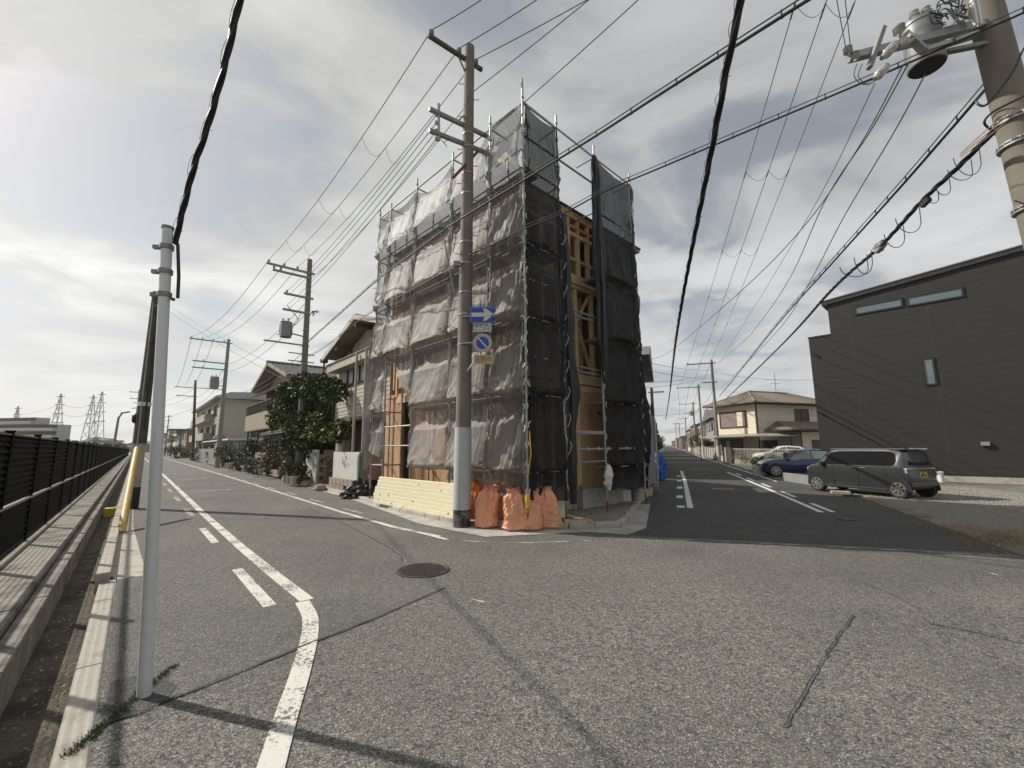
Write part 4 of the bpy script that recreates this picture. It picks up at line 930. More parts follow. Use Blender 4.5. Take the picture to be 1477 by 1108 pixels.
mb.add(vs,[(i*12+k,i*12+(k+1)%12,(i+1)*12+(k+1)%12,(i+1)*12+k) for i in range(12) for k in range(12)])
tag(mb.build('white_bag',M_plast,smooth=True),'white plastic bag tied to the scaffold pole at the open bay','bag')
# antenna-like bracket far left
MB().beam(LP(7.05,7.1),LP(7.35,7.15),.03,.03).build('end_bracket',M_galvd,sc)
# ---- timber house
hs=empty('timber_frame_house',LF.p(.7,.7,.09),'unfinished timber frame house with plywood walls behind the scaffold sheets','building')
HL=Frame(-43.8,tuple((LF.p(.7,.7))[:2])); HR=Frame(46.2,tuple((LF.p(.7,.7))[:2]))
LEN_L=6.9; LEN_R=4.0
def hl(t0,t1,z0,z1,m,name,d=.105,off=0.0):  # member on left face plane, thickness inward
    mb=MB(); mb.box((off,t0,z0),(off+d,t1,z1),HL); return mb.build(name,m,hs)
def hr(t0,t1,z0,z1,m,name,d=.105,off=0.0):
    mb=MB(); mb.box((-off-d,t0,z0),(-off,t1,z1),HR); return mb.build(name,m,hs)
# foundation
for args in ((HL,0.0,.15,0,LEN_L),):
    mb=MB(); mb.box((0.0,0,.0),(.16,LEN_L,.60),HL); mb.build('foundation',M_conc,hs)
mb=MB(); mb.box((-.16,.165,.0),(0,1.40,.60),HR); mb.build('foundation',M_conc,hs)
mb=MB(); mb.box((-.16,2.05,.0),(0,LEN_R,.60),HR); mb.build('foundation',M_conc,hs)
mb=MB(); mb.box((-.9,1.9,.0),(-.165,2.05,.60),HR); mb.build('foundation',M_conc,hs)
mb=MB(); mb.box((.2,.2,.1),(6,LEN_L-.2,.35),HL); mb.build('floor_slab',M_conc,hs)
# floors
for z in (3.30,6.1): 
    mb=MB(); mb.box((.12,.12,z),(LEN_R+1.5,LEN_L-.12,z+.03),HL); mb.build('floor_deck',M_ply,hs)
mb=MB(); mb.box((-.02,-.02,8.16),(LEN_R+1.6,LEN_L+.05,8.24),HL); mb.build('roof_deck',M_ply,hs)
mb=MB(); mb.box((-.06,-.06,8.243),(LEN_R+1.6,LEN_L+.1,8.30),HL); mb.build('roofing_felt',M_black,hs)
# right face
for t in (0,.6,1.14,1.72,2.16,2.62,3.02,3.5,LEN_R-.105):
    hr(t,t+.105,6.38,7.50,M_tim,'post')
    hr(t+.02,t+.105,7.64,8.02,M_tim,'short_stud')
hr(-.02,LEN_R,7.50,7.62,M_tim,'beam',.12,-.01); hr(-.02,LEN_R,8.03,8.158,M_timo,'roof_beam',.12,-.012); hr(0,LEN_R,7.76,7.84,M_timo,'rail')
hr(-.02,LEN_R,6.12,6.38,M_tim,'floor_beam',.13,-.015); hr(-.02,LEN_R,5.98,6.098,M_timo,'floor_beam')
hr(1.0,2.9,6.80,6.88,M_tim,'sill_rail',.09,.02)
for t in (0,.6,1.2,1.95,2.7,3.3,LEN_R-.105): hr(t,t+.11,3.62,5.96,M_tim,'post')
hr(-.02,LEN_R,3.34,3.60,M_tim,'floor_beam',.13,-.015); hr(-.02,LEN_R,3.14,3.298,M_tim,'floor_beam')
for a,b in (((1.25,3.7),(1.95,5.3)),((2.1,4.9),(2.7,3.75)),((2.1,5.1),(2.65,5.9))):
    MB().beam(HR.p(-.06,a[0],a[1]),HR.p(-.06,b[0],b[1]),.04,.10,up=HR.n).build('brace',M_tim,hs)
# ground floor right face: near bay, opening, plywood pier
for t in (0,.45,.9,1.35): hr(t,t+.105,.60,3.13,M_timo,'post')
hr(0,1.45,.605,.72,M_timo,'sill_beam',.12,-.004)
hr(1.85,2.05,.60,3.13,M_tim,'post'); hr(1.2,2.04,2.85,2.97,M_tim,'lintel',.09,.01); hr(1.45,2.05,.60,.70,M_timo,'sill_beam')
MB().beam(HR.p(-.08,1.42,2.1),HR.p(-.08,1.84,.72),.04,.10,up=HR.n).build('brace',M_tim,hs)
hr(2.052,3.0,.62,3.13,M_ply,'plywood_panel',.012,-.014); hr(3.004,LEN_R,.62,3.13,M_ply,'plywood_panel',.012,-.014)
# left face upper studs seen through the sheets, with sheathing on two upper floors inside
for z0,z1 in ((6.38,8.02),(3.62,5.96)):
    for k in range(14): t=.48*k+.0; hl(t,t+.09,z0,z1,M_timo,'stud')
for z in (8.03,6.12,5.98,3.34,3.14): hl(.125,LEN_L,z,z+.12,M_timo,'beam',.12,-.006)
# plywood infill upper (set back: rooms dark behind)
for k,(a,b,z0,z1) in enumerate(((.6,1.4,.62,3.12),(1.9,2.7,.62,3.12),(2.75,3.6,.62,3.12),(3.64,4.35,.62,3.12),(4.38,4.8,.62,3.12),(5.72,6.62,.16,3.30),(.3,1.0,3.65,5.9),(2.4,3.2,3.65,5.9),(3.25,4.05,3.65,5.9),(5.2,5.9,3.65,5.9),(1.2,2.0,6.4,8.0),(4.2,5.0,6.4,8.0))):
    hl(a,b,z0,z1,M_ply,'plywood_panel',.012,-.02)
for t in (.0,.5,1.45,2.3,4.86,5.02,6.64): hl(t,t+.12,.60,3.13,M_timo,'post')
hl(4.86,5.95,3.14,3.36,M_tim,'lintel',.13,-.04)
hl(6.0,6.09,3.36,4.4,M_tim,'post',.1,-.03); hl(5.62,5.71,.16,3.13,M_timo,'door_post',.12,-.05)
# inner walls make the rooms dark
mb=MB(); mb.box((2.6,.3,.36),(2.66,LEN_L-.2,8.1),HL); mb.build('inner_wall',M_ply,hs)
mb=MB(); mb.box((.3,3.4,.36),(LEN_R+1,3.46,8.1),HL); mb.build('inner_wall',M_ply,hs)
mb=MB(); mb.box((LEN_R+1.3,.1,.36),(LEN_R+1.36,LEN_L,8.1),HL); mb.build('back_wall',M_ply,hs)
mb=MB(); mb.box((.2,LEN_L-.08,.36),(LEN_R+1.3,LEN_L-.02,8.1),HL); mb.build('back_wall',M_ply,hs)
mb=MB(); mb.box((LEN_R-.02,.2,.36),(LEN_R+.04,3.0,8.1),HL); mb.build('side_wall',M_ply,hs)
# ---- site things
# stack of boards leaning along the kerb
a=WP(563,687,LF.p(-.25,5),-43.8); 
bs=empty('board_stack',LF.p(-.40,3.9,.09),'pale pine boards stacked on edge against the scaffolding behind the pole','timber')
ta,tb=1.75,5.95
zz_=.10
for k in range(8):
    h=.094; y0=-.40+.010*k; j0=random.uniform(-.05,.05); 
    mb=MB(); mb.box((y0,ta,zz_+.003),(y0+.10,tb+j0-.10*abs(k-3)/3*(k>4),zz_+h),LF)
    mb.build('board',M_pine,bs,bevel=.006); zz_+=h
for t in (2.5,3.9,5.2):
    mb=MB(); mb.box((-.50,t,.10),(-.20,t+.09,.14),LF); 
# orange sand bags
M_bag=material('orange_woven_bag',(0.70,0.33,0.19),0.5,var=0.14,scale=5,bump=1.0,bscale=9,fine=0.10,fscale=90)
M_bag2=material('bright_orange_bag',(0.68,0.22,0.06),0.5,var=0.14,scale=5,bump=1.0,bscale=9,fine=0.08,fscale=90)
def bag(x,y,h,wd,dp,lean,label,seed,m,rz=0.0,foot=0.0,bot=0.035):
    mb=MB(); n=60; K=72; vs=[]
    for i in range(n+1):
        v=i/n
        if v<.08: f=.74+.26*math.sin(v/.08*PI/2)
        elif v<.82: f=1.02-.05*math.cos((v-.1)*5)-.40*max(0,v-.30)
        elif v<.93: f=.80-(v-.82)/.11*.34
        else: f=.46+(v-.93)/.07*.16
        for k in range(K):
            a=2*PI*k/K
            sup=(abs(math.cos(a))**3+abs(math.sin(a))**3)**(-1/3.)
            q=f*(1+.20*fb(seed+math.cos(a)*1.3,math.sin(a)*1.3,v*2.5,1.)+.07*fb(seed+math.cos(a)*4,math.sin(a)*4,v*7,1.)-.05*abs(fb(seed+math.cos(a)*3+v*3,math.sin(a)*3,v*4,1.)))*(1+.16*max(0,v-.55)/.45*math.sin(a*13+seed+4*v+3*fb(seed,v*3,a,1.))+.035*(1-2*abs(fb(seed+math.cos(a)*2.5+v*2,math.sin(a)*2.5,v*6,1.6)))-.02)*min(sup,1.12)
            q*=1+.012*math.sin(v*23+6*math.cos(a+seed)+6*fb(seed+math.cos(a),math.sin(a),v*2,1.))
            z=h*v+.05*h*fb(seed+math.cos(a)*2,math.sin(a)*2,4,1.)*v
            if v>.93: z+=.03*math.sin(a*5+seed)
            sag=(1-v)**2*foot
            vs.append(Vector((x+lean*v*v+wd/2*q*math.cos(a)+sag*(1 if math.cos(a)>0 else -.2), y+dp/2*q*math.sin(a), bot+max(0,z))))
    mb.add(vs,[(i*K+k,i*K+(k+1)%K,(i+1)*K+(k+1)%K,(i+1)*K+k) for i in range(n) for k in range(K)]+[tuple(range(K))[::-1],tuple(n*K+k for k in range(K))])
    o=tag(mb.build('orange_bag',m,smooth=True),label,'rubble bag','orange rubble bags piled at the corner')
    r_=wd/2*.47; zt_=bot+h*.93; cx_=x+lean*.93**2
    MB().tube([Vector((cx_+r_*1.03*math.cos(t),y+r_*dp/wd*1.03*math.sin(t),zt_+.008*math.sin(3*t))) for t in [2*PI*k/20 for k in range(21)]]+[Vector((cx_+r_*.9,y-r_*.9,zt_-.06)),Vector((cx_+r_*.8,y-r_*1.15,zt_-.12))],.007,5).build('tie_cord',M_plast,o)
    return o
def bx(px,py,y=None): g=G(px,py); return g.x,g.y
spots=[((686,752),.90,.38,.40,.02,'brighter orange rubble bag partly hidden behind the utility pole',M_bag2,.0),
       ((700,764),.84,.50,.42,.12,'slumped orange rubble bag leaning right beside the pole',M_bag,.0),
       ((721,757),.86,.36,.40,.0,'narrow orange rubble bag standing behind between two others',M_bag,.0),
       ((743,768),.82,.50,.42,-.02,'widest orange rubble bag in the middle of the front row',M_bag,.02),
       ((769,768),.80,.36,.40,.03,'slim orange rubble bag next to the yellow can',M_bag,.0),
       ((791,765),.82,.42,.40,-.04,'orange rubble bag at the right end with its foot spread out',M_bag,.16)]
for k,((px,py),h,wd,dp,ln2,lab,m,ft) in enumerate(spots):
    x,y=bx(px,py); bag(x,y+.22,h,wd,dp,ln2,lab,k*7.3+1,m,foot=ft,bot=.012)
# yellow scaffold foot cover between bags
c=YP(761,722,8.95); mb=MB(); mb.lathe([(.045,-.14),(.05,.0),(.048,.14)],(c.x,8.93,c.z),14); tag(mb.build('yellow_pole_cover',M_yel,smooth=True),'yellow plastic cover on the foot of the corner scaffold pole','pole cover')
a=YP(764,622,8.8); b=YP(761,690,8.8); tag(MB().tube([Vector((a.x,8.86,a.z)),Vector((a.x+.02,8.85,(a.z+b.z)/2)),Vector((b.x,8.86,b.z))],.012,8).build('yellow_strap',M_yel,smooth=True),'yellow strap hanging down the corner scaffold pole','strap')
# loose timber offcuts
M_off=material('offcut',(0.46,0.33,0.20),0.8,var=0.15,scale=6)
for k,(p,q,w_,h_) in enumerate((((806,757),(838,748),.12,.03),((812,752),(856,749),.16,.02),((818,744),(853,751),.10,.03),((815,751),(848,753),.05,.05))):
    a=G(*p,.10+.03*k); b=G(*q,.10+.03*k); tag(MB().beam(a,b,w_,h_).build('timber_offcut',M_off if k!=1 else material('dark_offcut',(0.20,0.13,0.08),0.8)),['short pale offcut lying nearest the orange bags','broad dark brown offcut on the offcut heap','pale offcut crossing behind the heap','thin batten lying on top of the offcut heap'][k],'timber offcut')
a=G(798,748,.09); mb=MB(); mb.extr([a,a+Vector((.30,.12,0)),a+Vector((.27,.16,.42)),a+Vector((-.02,.05,.42))],(.01,.03,0)); tag(mb.build('board_offcut',M_pine),'square pale board leaning behind the rightmost orange bag','board')
# jerrycan
c=G(903,724,.09); jc=empty('jerrycan',c,'white plastic jerrycan standing on the gravel by the kerb','jerrycan')
mb=MB(); mb.prism([(c.x-.13,c.y-.10),(c.x+.15,c.y-.06),(c.x+.13,c.y+.12),(c.x-.15,c.y+.08)],.09,.44); mb.build('body',M_plast,jc,bevel=.03)
MB().lathe([(.03,0),(.03,.05),(.02,.06)],(c.x-.08,c.y,.44),12).build('cap',M_white,jc); MB().tube([(c.x-.02,c.y,.44),(c.x,c.y,.50),(c.x+.08,c.y,.50),(c.x+.10,c.y,.44)],.014,6).build('handle',M_plast,jc)
# concrete weights under the panel fence, blue tarp bundle
for k,(px,py) in enumerate(((918,720),(932,716),(944,712))):
    c=G(px,py,.09 if k<1 else 0.0); mb=MB()
    for j in range(4): mb.lathe([(.16,j*.105),(.175,j*.105+.03),(.175,j*.105+.07),(.16,j*.105+.095)],(c.x,c.y,c.z),14)
    tag(mb.build('fence_weight',M_concd if k else M_conc),['first concrete weight stack behind the jerrycan','middle concrete weight stack below the grey panel','rightmost concrete weight stack below the grey panel'][k],'weight')
PF=WP(927,700,Vector((4.45,15.0,0)),90)
pn=empty('site_panel',(4.75,15.35,0),'grey steel site hoarding panel at the right end of the scaffolding','hoarding')
pa=G(923,714); pb=G(948.5,712)
da=(pb-pa); 
mb=MB(); zt=YP(935,600,pb.y).z
n=10
for k in range(n):
    a=pa+da*(k/n); b=pa+da*((k+.72)/n); mb.extr([a+Vector((0,0,.32)),b+Vector((0,0,.32)),b+Vector((0,0,zt)),a+Vector((0,0,zt))],(-.02,.03,0))
    a2=pa+da*((k+.72)/n)+Vector((-.015,.02,0)); b2=pa+da*((k+1)/n)+Vector((-.015,.02,0)); mb.extr([a2+Vector((0,0,.32)),b2+Vector((0,0,.32)),b2+Vector((0,0,zt)),a2+Vector((0,0,zt))],(-.02,.03,0))
M_panel=material('panel_grey',(0.30,0.30,0.30),0.5,0.2,var=.06); mb.build('corrugated_sheet',M_panel,pn)
mb=MB(); sd_=T.u; mb.extr([pb+Vector((.01,0,.32)),pb+sd_*3.6+Vector((.01,0,.32)),pb+sd_*3.6+Vector((.01,0,zt)),pb+Vector((.01,0,zt))],(.02,0,0)); mb.build('side_sheet',M_panel,pn)
M_blue2=material('blue_tarp',(0.02,0.11,0.42),0.45,var=.3,scale=8,bump=.8,bscale=10)
mb=MB(); vs=[]; c=T.p(-.30,22.5)
for i in range(20):
    v=i/19
    for k in range(16):
        a=2*PI*k/16; q=(.24+.09*math.sin(3*a+v*4)+.14*fb(math.cos(a),math.sin(a),v*3,2.))*(.5+math.sin(PI*min(1,v*.9+.1))**.5*.6); vs.append(Vector((c.x+q*math.cos(a),c.y+q*math.sin(a),v*1.35)))
mb.add(vs,[(i*16+k,i*16+(k+1)%16,(i+1)*16+(k+1)%16,(i+1)*16+k) for i in range(19) for k in range(16)]+[tuple(range(16))[::-1],tuple(19*16+k for k in range(16))])
tag(mb.build('blue_tarp_bundle',M_blue2,smooth=True),'crumpled blue tarpaulin bundle at the roadside behind the grey panel','tarpaulin')
# black tarp heap on the left
c=S.p(5.95,14.9); mb=MB(); vs=[]
for i in range(22):
    v=i/21
    for k in range(28):
        a=2*PI*k/28; q=(1-v**1.5)*(.62+.30*fb(math.cos(a)*2,math.sin(a)*2,v*2,2.)); vs.append(Vector((c.x+q*math.cos(a)*1.0,c.y+q*math.sin(a)*.7,.05+v*.62+.12*fb(a*2,v*4,3,1.))))
mb.add(vs,[(i*28+k,i*28+(k+1)%28,(i+1)*28+(k+1)%28,(i+1)*28+k) for i in range(21) for k in range(28)])
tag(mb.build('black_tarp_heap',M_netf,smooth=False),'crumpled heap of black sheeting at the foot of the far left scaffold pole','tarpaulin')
# yellow crate in the channel
c=S.p(-.36,16.6,-.12); cr_=empty('yellow_crate',c,'yellow plastic crate standing in the concrete channel','crate')
mb=MB()
for (a,b) in (((-.12,-.18,0),(.12,-.16,.22)),((-.12,.16,0),(.12,.18,.22)),((-.12,-.16,0),(-.10,.16,.22)),((.10,-.16,0),(.12,.16,.22)),((-.10,-.16,0),(.10,.16,.02))):
    mb.box(tuple(Vector(a)+Vector((-.36,16.6,-.12))),tuple(Vector(b)+Vector((-.36,16.6,-.12))),S)
mb.build('box',M_yel,cr_); mb=MB(); mb.box((-.50,16.40,.09),(-.22,16.80,.11),S); mb.build('rim',M_yel,cr_)
# ================================================================ buildings
M_frame=material('window_frame_brown',(0.06,0.045,0.035),0.5,0.2)
M_framea=material('window_frame_alu',(0.35,0.35,0.34),0.4,0.5)
M_tile=material('grey_roof_tile',(0.135,0.13,0.12),0.55,var=0.25,scale=5)
M_tileb=material('warm_roof_tile',(0.21,0.175,0.135),0.6,var=0.3,scale=6)
M_cream=material('cream_render',(0.64,0.585,0.46),0.9,var=0.05,scale=2,bump=0.2)
M_beige=material('beige_render',(0.36,0.34,0.27),0.9,var=0.06,scale=1.5)
M_siding=material('weathered_siding',(0.40,0.36,0.30),0.85,col2=(0.27,0.235,0.19),scale=2.5,thr=(.5,.8),stretch=(1,1,3),bump=0.2)
M_board=material('brown_boarding',(0.12,0.09,0.065),0.85,var=0.25,scale=4,stretch=(1,1,6))
M_block=material('block_wall',(0.27,0.225,0.17),0.92,var=0.22,scale=4,bump=0.5,bscale=25)
M_sofw=material('soffit_timber',(0.27,0.21,0.15),0.8,var=0.15)
M_shut=material('brown_shutter',(0.075,0.045,0.035),0.6,var=0.1)
def window(fr,side,c,a0,a1,z0,z1,parent,frame=None,pane=None,mull=1,proud=.03,ft=.05):
    """side 'w': face at w=c (outward -w), a along s;  side 's': face at s=c (outward -s), a along w"""
    frame=frame or M_framea; pane=pane or M_glass
    def bx_(mb,a,b,zA,zB,d0,d1):
        if side=='w': mb.box((c-d1,a,zA),(c-d0,b,zB),fr)
        else: mb.box((a,c-d1,zA),(b,c-d0,zB),fr)
    mb=MB(); bx_(mb,a0-ft,a1+ft,z1,z1+ft,-.02,proud+.01); bx_(mb,a0-ft,a1+ft,z0-ft,z0,-.02,proud+.02); bx_(mb,a0-ft,a0,z0,z1,-.02,proud); bx_(mb,a1,a1+ft,z0,z1,-.02,proud)
    for k in range(1,mull+1):
        m_=a0+(a1-a0)*k/(mull+1); bx_(mb,m_-.02,m_+.02,z0,z1,.008,proud)
    f=mb.build('window',frame,parent); 
    for k in range(mull+1):
        A=a0+(a1-a0)*k/(mull+1); B=a0+(a1-a0)*(k+1)/(mull+1); mb=MB(); bx_(mb,A,B,z0,z1,.002,.006); mb.build('pane',pane,f)
    return f
def tiled_slope(e0,e1,r0,r1,parent,m,pitch=.28,amp=.035,rows=True,name='roof_slope',th=.07):
    """e0-e1 eave line, r0-r1 ridge line above it; rolls run eave to ridge"""
    e0,e1,r0,r1=map(Vector,(e0,e1,r0,r1)); L_=(e1-e0).length; n=max(4,int(L_/pitch)); k=6; H_=((r0+r1)/2-(e0+e1)/2).length; nr=max(3,int(H_/.28)) if rows else 2
    up=(e1-e0).cross(r0-e0).normalized(); 
    if up.z<0: up=-up
    vs=[];m1=n*k
    for j in range(nr*2+1):
        v=(j//2+(j%2)*.98)/nr if j<nr*2 else 1.0; v=min(1,v); dz=.022*((1-(j%2)) if j else 1)
        for i in range(m1+1):
            u=i/m1; p=(e0.lerp(e1,u)).lerp(r0.lerp(r1,u),v); vs.append(p+up*(amp*abs(math.sin(PI*(i%k)/k))+dz))
    w_=m1+1
    mb=MB(); mb.add(vs,[(j*w_+i,j*w_+i+1,(j+1)*w_+i+1,(j+1)*w_+i) for j in range(nr*2) for i in range(m1)])
    o=mb.build(name,m,parent); mb=MB(); mb.extr([e0,e1,r1,r0],-up*th); mb.build('roof_board',M_sofw,parent)
    return o
def ridge(a,b,parent,m,r=.09): MB().tube([Vector(a),Vector(b)],r,8).build('ridge_tile',m,parent)
# ---- siding house
sh=empty('siding_house',S.p(7.0,18.5,.09),'two storey house clad in pale weathered boards with a gable roof, next to the scaffolding','house')
W0=7.0
mb=MB(); mb.box((W0,13.3,3.0),(15,20.8,5.6),S); mb.build('upper_wall',M_siding,sh)
mb=MB(); mb.extr([S.p(W0,13.3,5.6),S.p(W0,20.8,5.6),S.p(W0,16.9,6.8)],S.n*8); mb.build('gable_wall',M_siding,sh)
mb=MB(); mb.box((W0+.7,13.4,.1),(14.5,20.7,3.0),S); mb.build('lower_wall',M_board,sh)
for k in range(13):
    z=3.02+k*.165; 
    for a,b in ((13.3,20.83),):
        segs=[(13.3,15.2),(15.2,17.1),(17.1,19.35),(19.35,20.83)] if z+.1<4.42 or z>5.55 else [(13.3,15.2),(15.2,17.1),(19.42,20.83)]
        for (x,y) in segs:
            mb=MB(); mb.extr([S.p(W0-.022,x+.004,z),S.p(W0-.022,y-.004,z),S.p(W0-.006,y-.004,z+.16),S.p(W0-.006,x+.004,z+.16)],S.n*.02); mb.build('siding_board',M_siding,sh)
for k in range(6):
    z=5.64+k*.165; h=3.5*(1-(z-5.6)/1.2)
    if h<.2: break
    mb=MB(); mb.extr([S.p(W0-.022,16.9-h,z),S.p(W0-.022,16.9+h,z),S.p(W0-.006,16.9+h-.35,z+.16),S.p(W0-.006,16.9-h+.35,z+.16)],S.n*.02); mb.build('siding_board',M_siding,sh)
window(S,'w',W0,17.25,19.3,4.50,5.45,sh,M_frame,M_frost,2,.07)
mb=MB(); mb.box((W0-.06,19.42,4.35),(W0-.02,20.3,5.45),S); mb.build('shutter_box',M_siding,sh)
AP=S.p(W0-.75,16.85,7.0)
for s_e,z_e in ((20.6,5.86),(13.0,5.86)):
    e0=S.p(W0-.75,s_e,z_e); e1=S.p(15.2,s_e,z_e); r0=AP; r1=S.p(15.2,16.85,7.0)
    tiled_slope(e0,e1,r0,r1,sh,M_tile,.3,.03)
    mb=MB(); mb.beam(e0+Vector((0,0,-.06))-S.n*.02,r0+Vector((0,0,-.06))-S.n*.02,.05,.20); mb.build('barge_board',material('pale_barge',(0.42,0.40,0.35),.8),sh)
ridge(AP,S.p(15.2,16.85,7.04),sh,M_tile)
for s_,z_ in ((19.0,6.12),(16.85,6.72),(14.8,6.15)): 
    mb=MB(); mb.box((W0-.72,s_-.06,z_-.18),(W0,s_+.06,z_),S); mb.build('purlin',M_board,sh)
mb=MB(); mb.box((W0-.55,13.2,5.16),(W0-.03,20.6,5.48),S); mb.build('eave_fascia',M_siding,sh)
mb=MB(); mb.box((W0-.60,13.1,5.485),(W0-.03,20.7,5.53),S); mb.build('canopy_roof',M_tile,sh)
gp=[S.p(W0-.6,20.9,5.75),S.p(W0-.6,20.9,5.25),S.p(W0-.4,20.9,5.0),S.p(W0-.1,20.85,4.95),S.p(W0-.1,20.85,3.0)]
MB().tube(gp,.045,8).build('downpipe',M_frame,sh); MB().box((W0-.75,20.8,5.7),(W0-.45,21.05,5.85),S).build('rain_head',M_frame,sh)
for s_ in (15.75,16.7): MB().tube([S.p(6.35,s_,1.5),S.p(6.35,s_,5.45)],.05,10).build('steel_post',material('faded_steel',(0.36,0.34,0.29),.6,.2),sh)
mb=MB(); mb.box((W0-.02,13.32,2.86),(W0+.7,20.78,3.0),S); mb.build('jetty_beam',M_board,sh)
window(S,'w',W0+.7,16.6,18.2,1.6,2.5,sh,M_framea,M_frost,2)
mb=MB(); mb.box((W0-.1,19.6,.1),(W0+.3,20.0,2.9),S); mb.build('porch_post',M_siding,sh)
# white panel box on blocks, mailbox wall etc
wb_=empty('white_panel_wall',S.p(6.3,17.2,.05),'white sheet panels on a vented block plinth in front of the siding house','garden wall')
for (a,b) in ((15.83,17.0),(17.01,18.55)):
    mb=MB(); mb.box((6.26,a,.50),(6.31,b,1.54),S); mb.build('panel',material('white_sheet_panel',(0.50,0.50,0.46),.6,col2=(0.38,0.37,0.33),scale=2,thr=(.5,.75)),wb_)
mb=MB(); mb.box((6.33,15.75,.50),(7.3,18.55,1.53),S); mb.build('wall_body',M_block,wb_)
mb=MB(); mb.box((6.24,15.80,.5),(6.26,15.92,1.45),S); mb.build('green_tape',material('green_tape',(0.03,0.25,0.16),.5),wb_)
for k in range(8):
    a=15.5+k*.42
    if k in (1,3): continue
    mb=MB(); mb.box((6.22,a,.0),(6.42,a+.40,.24),S); mb.build('block',M_block,wb_,bevel=.01)
for k in range(8):
    a=15.5+k*.42; mb=MB(); mb.box((6.22,a,.25),(6.42,a+.40,.49),S); mb.build('block',M_block,wb_,bevel=.01)
mb=MB(); mb.box((6.43,15.5,.0),(6.46,18.9,.49),S); mb.build('void_shade_sheet',M_dark,wb_)  # black sheet painting the shade behind the open blocks
# gate wall (white face, block side)
gw=empty('gate_wall',S.p(6.3,21.9,.05),'pale rendered gate wall with a small black plate under the tree','garden wall')
mb=MB(); mb.box((6.30,20.9,.05),(6.42,22.5,1.62),S); mb.build('rendered_face',material('pale_render',(0.42,0.41,0.37),.85,var=.1),gw)
for r in range(8):
    for k in range(3):
        a=6.43+k*.42+(.2 if r%2 else 0); mb=MB(); mb.box((a,20.86,.05+r*.195),(a+.41,20.98,.05+r*.195+.188),S); mb.build('block',M_block,gw)
mb=MB(); mb.box((6.285,21.0,1.35),(6.30,21.12,1.52),S); mb.build('name_plate',M_black,gw)
mb=MB(); mb.box((6.9,23.2,.05),(7.2,24.4,1.9),S); tag(mb.build('white_pillar',M_concl),'pale pillar standing just left of the gate wall','pillar')
# small garden statue-like pot stand / lamp on wall
c=S.p(6.75,19.3); lt=empty('garden_lamp',(c.x,c.y,1.1),'small glass garden lantern behind the white panels','lantern')
MB().lathe([(.16,.45),(.18,.5),(.17,1.0),(.2,1.03),(.08,1.2)],(c.x,c.y,1.0),8).build('lantern',M_plast,lt)
MB().tube([(c.x,c.y,.1),(c.x,c.y,1.5)],.06,8).build('stem',M_frame,lt)
# stones at the kerb
for k,(px,py) in enumerate(((441,702),(462,708),(448,697))):
    g=G(px,py); mb=MB(); mb.lathe([(.2,0),(.24,.1),(.18,.22),(.05,.27)],(g.x,g.y,.0),7); tag(mb.build('stone',M_block),['rough stone by the kerb below the gate wall','flat rough stone between gate wall and white panels','stone next to the flower pots'][k],'stone')
# ---- wooden house with tiled roof and balcony
wh=empty('wooden_house',S.p(7.2,36,.05),'old dark wooden house with a grey tiled gable roof and a balcony, behind the tree','house')
mb=MB(); mb.box((7.6,29.0,.05),(17,38.8,3.1),S); mb.build('lower_wall',M_board,wh)
mb=MB(); mb.box((7.8,30.6,3.1),(17,39.9,6.3),S); mb.build('upper_wall',material('tan_render',(0.25,0.19,0.12),.9,var=.12),wh)
rs=35.6
mb=MB(); mb.extr([S.p(7.8,30.6,6.3),S.p(7.8,39.9,6.3),S.p(7.8,rs,7.55)],S.n*9); mb.build('gable_wall',MATS['tan_render'],wh)
for se in (29.8,41.2):
    tiled_slope(S.p(6.9,se,6.35),S.p(18,se,6.35),S.p(6.9,rs,8.0),S.p(18,rs,8.0),wh,M_tile,.32,.05)
    mb=MB(); mb.beam(S.p(6.88,se,6.30),S.p(6.88,rs,7.95),.06,.22); mb.build('barge_board',M_sofw,wh)
ridge(S.p(6.8,rs,8.07),S.p(18,rs,8.07),wh,M_tile,.13)
tiled_slope(S.p(6.7,31.0,5.75),S.p(6.7,40.5,5.75),S.p(7.8,31.0,6.3),S.p(7.8,40.5,6.3),wh,M_tile,.32,.04)
window(S,'w',7.8,33.0,37.5,4.2,5.6,wh,M_frame,M_frost,3,.06)
bal=MB(); bal.box((6.5,31.8,3.1),(6.6,40.2,4.25),S); bal.build('balcony_skirt',M_block,wh)
mb=MB(); mb.box((6.5,31.8,3.0),(7.8,40.2,3.1),S); mb.build('balcony_floor',M_board,wh)
mb=MB(); mb.box((6.5,31.8,4.95),(6.58,40.2,5.02),S); mb.build('balcony_handrail',M_frame,wh)
for k in range(22):
    a=31.8+k*.4; mb=MB(); mb.box((6.52,a,4.25),(6.56,a+.05,4.95),S); mb.build('baluster',M_frame,wh)
mb=MB(); mb.box((6.57,31.85,4.3),(6.575,40.1,4.93),S); mb.build('balcony_screen',material('screen_brown',(0.10,0.08,0.065),.6),wh)
for s_ in (32.2,36.0,39.8): MB().tube([S.p(6.7,s_,0.05),S.p(6.7,s_,3.05)],.06,8).build('balcony_post',M_frame,wh)
window(S,'w',7.6,33.5,36.5,.6,2.3,wh,M_frame,M_glass,2)
tiled_slope(S.p(5.9,24.6,2.6),S.p(5.9,31.0,2.6),S.p(7.8,24.6,3.2),S.p(7.8,31.0,3.2),wh,M_tile,.3,.04)
mb=MB(); mb.box((8.2,23.6,.05),(16,29.2,5.3),S); mb.build('side_wing',M_board,wh)
tiled_slope(S.p(7.6,23.0,5.4),S.p(7.6,29.2,5.4),S.p(12,23.0,7.0),S.p(12,29.2,7.0),wh,M_tile,.32,.05)
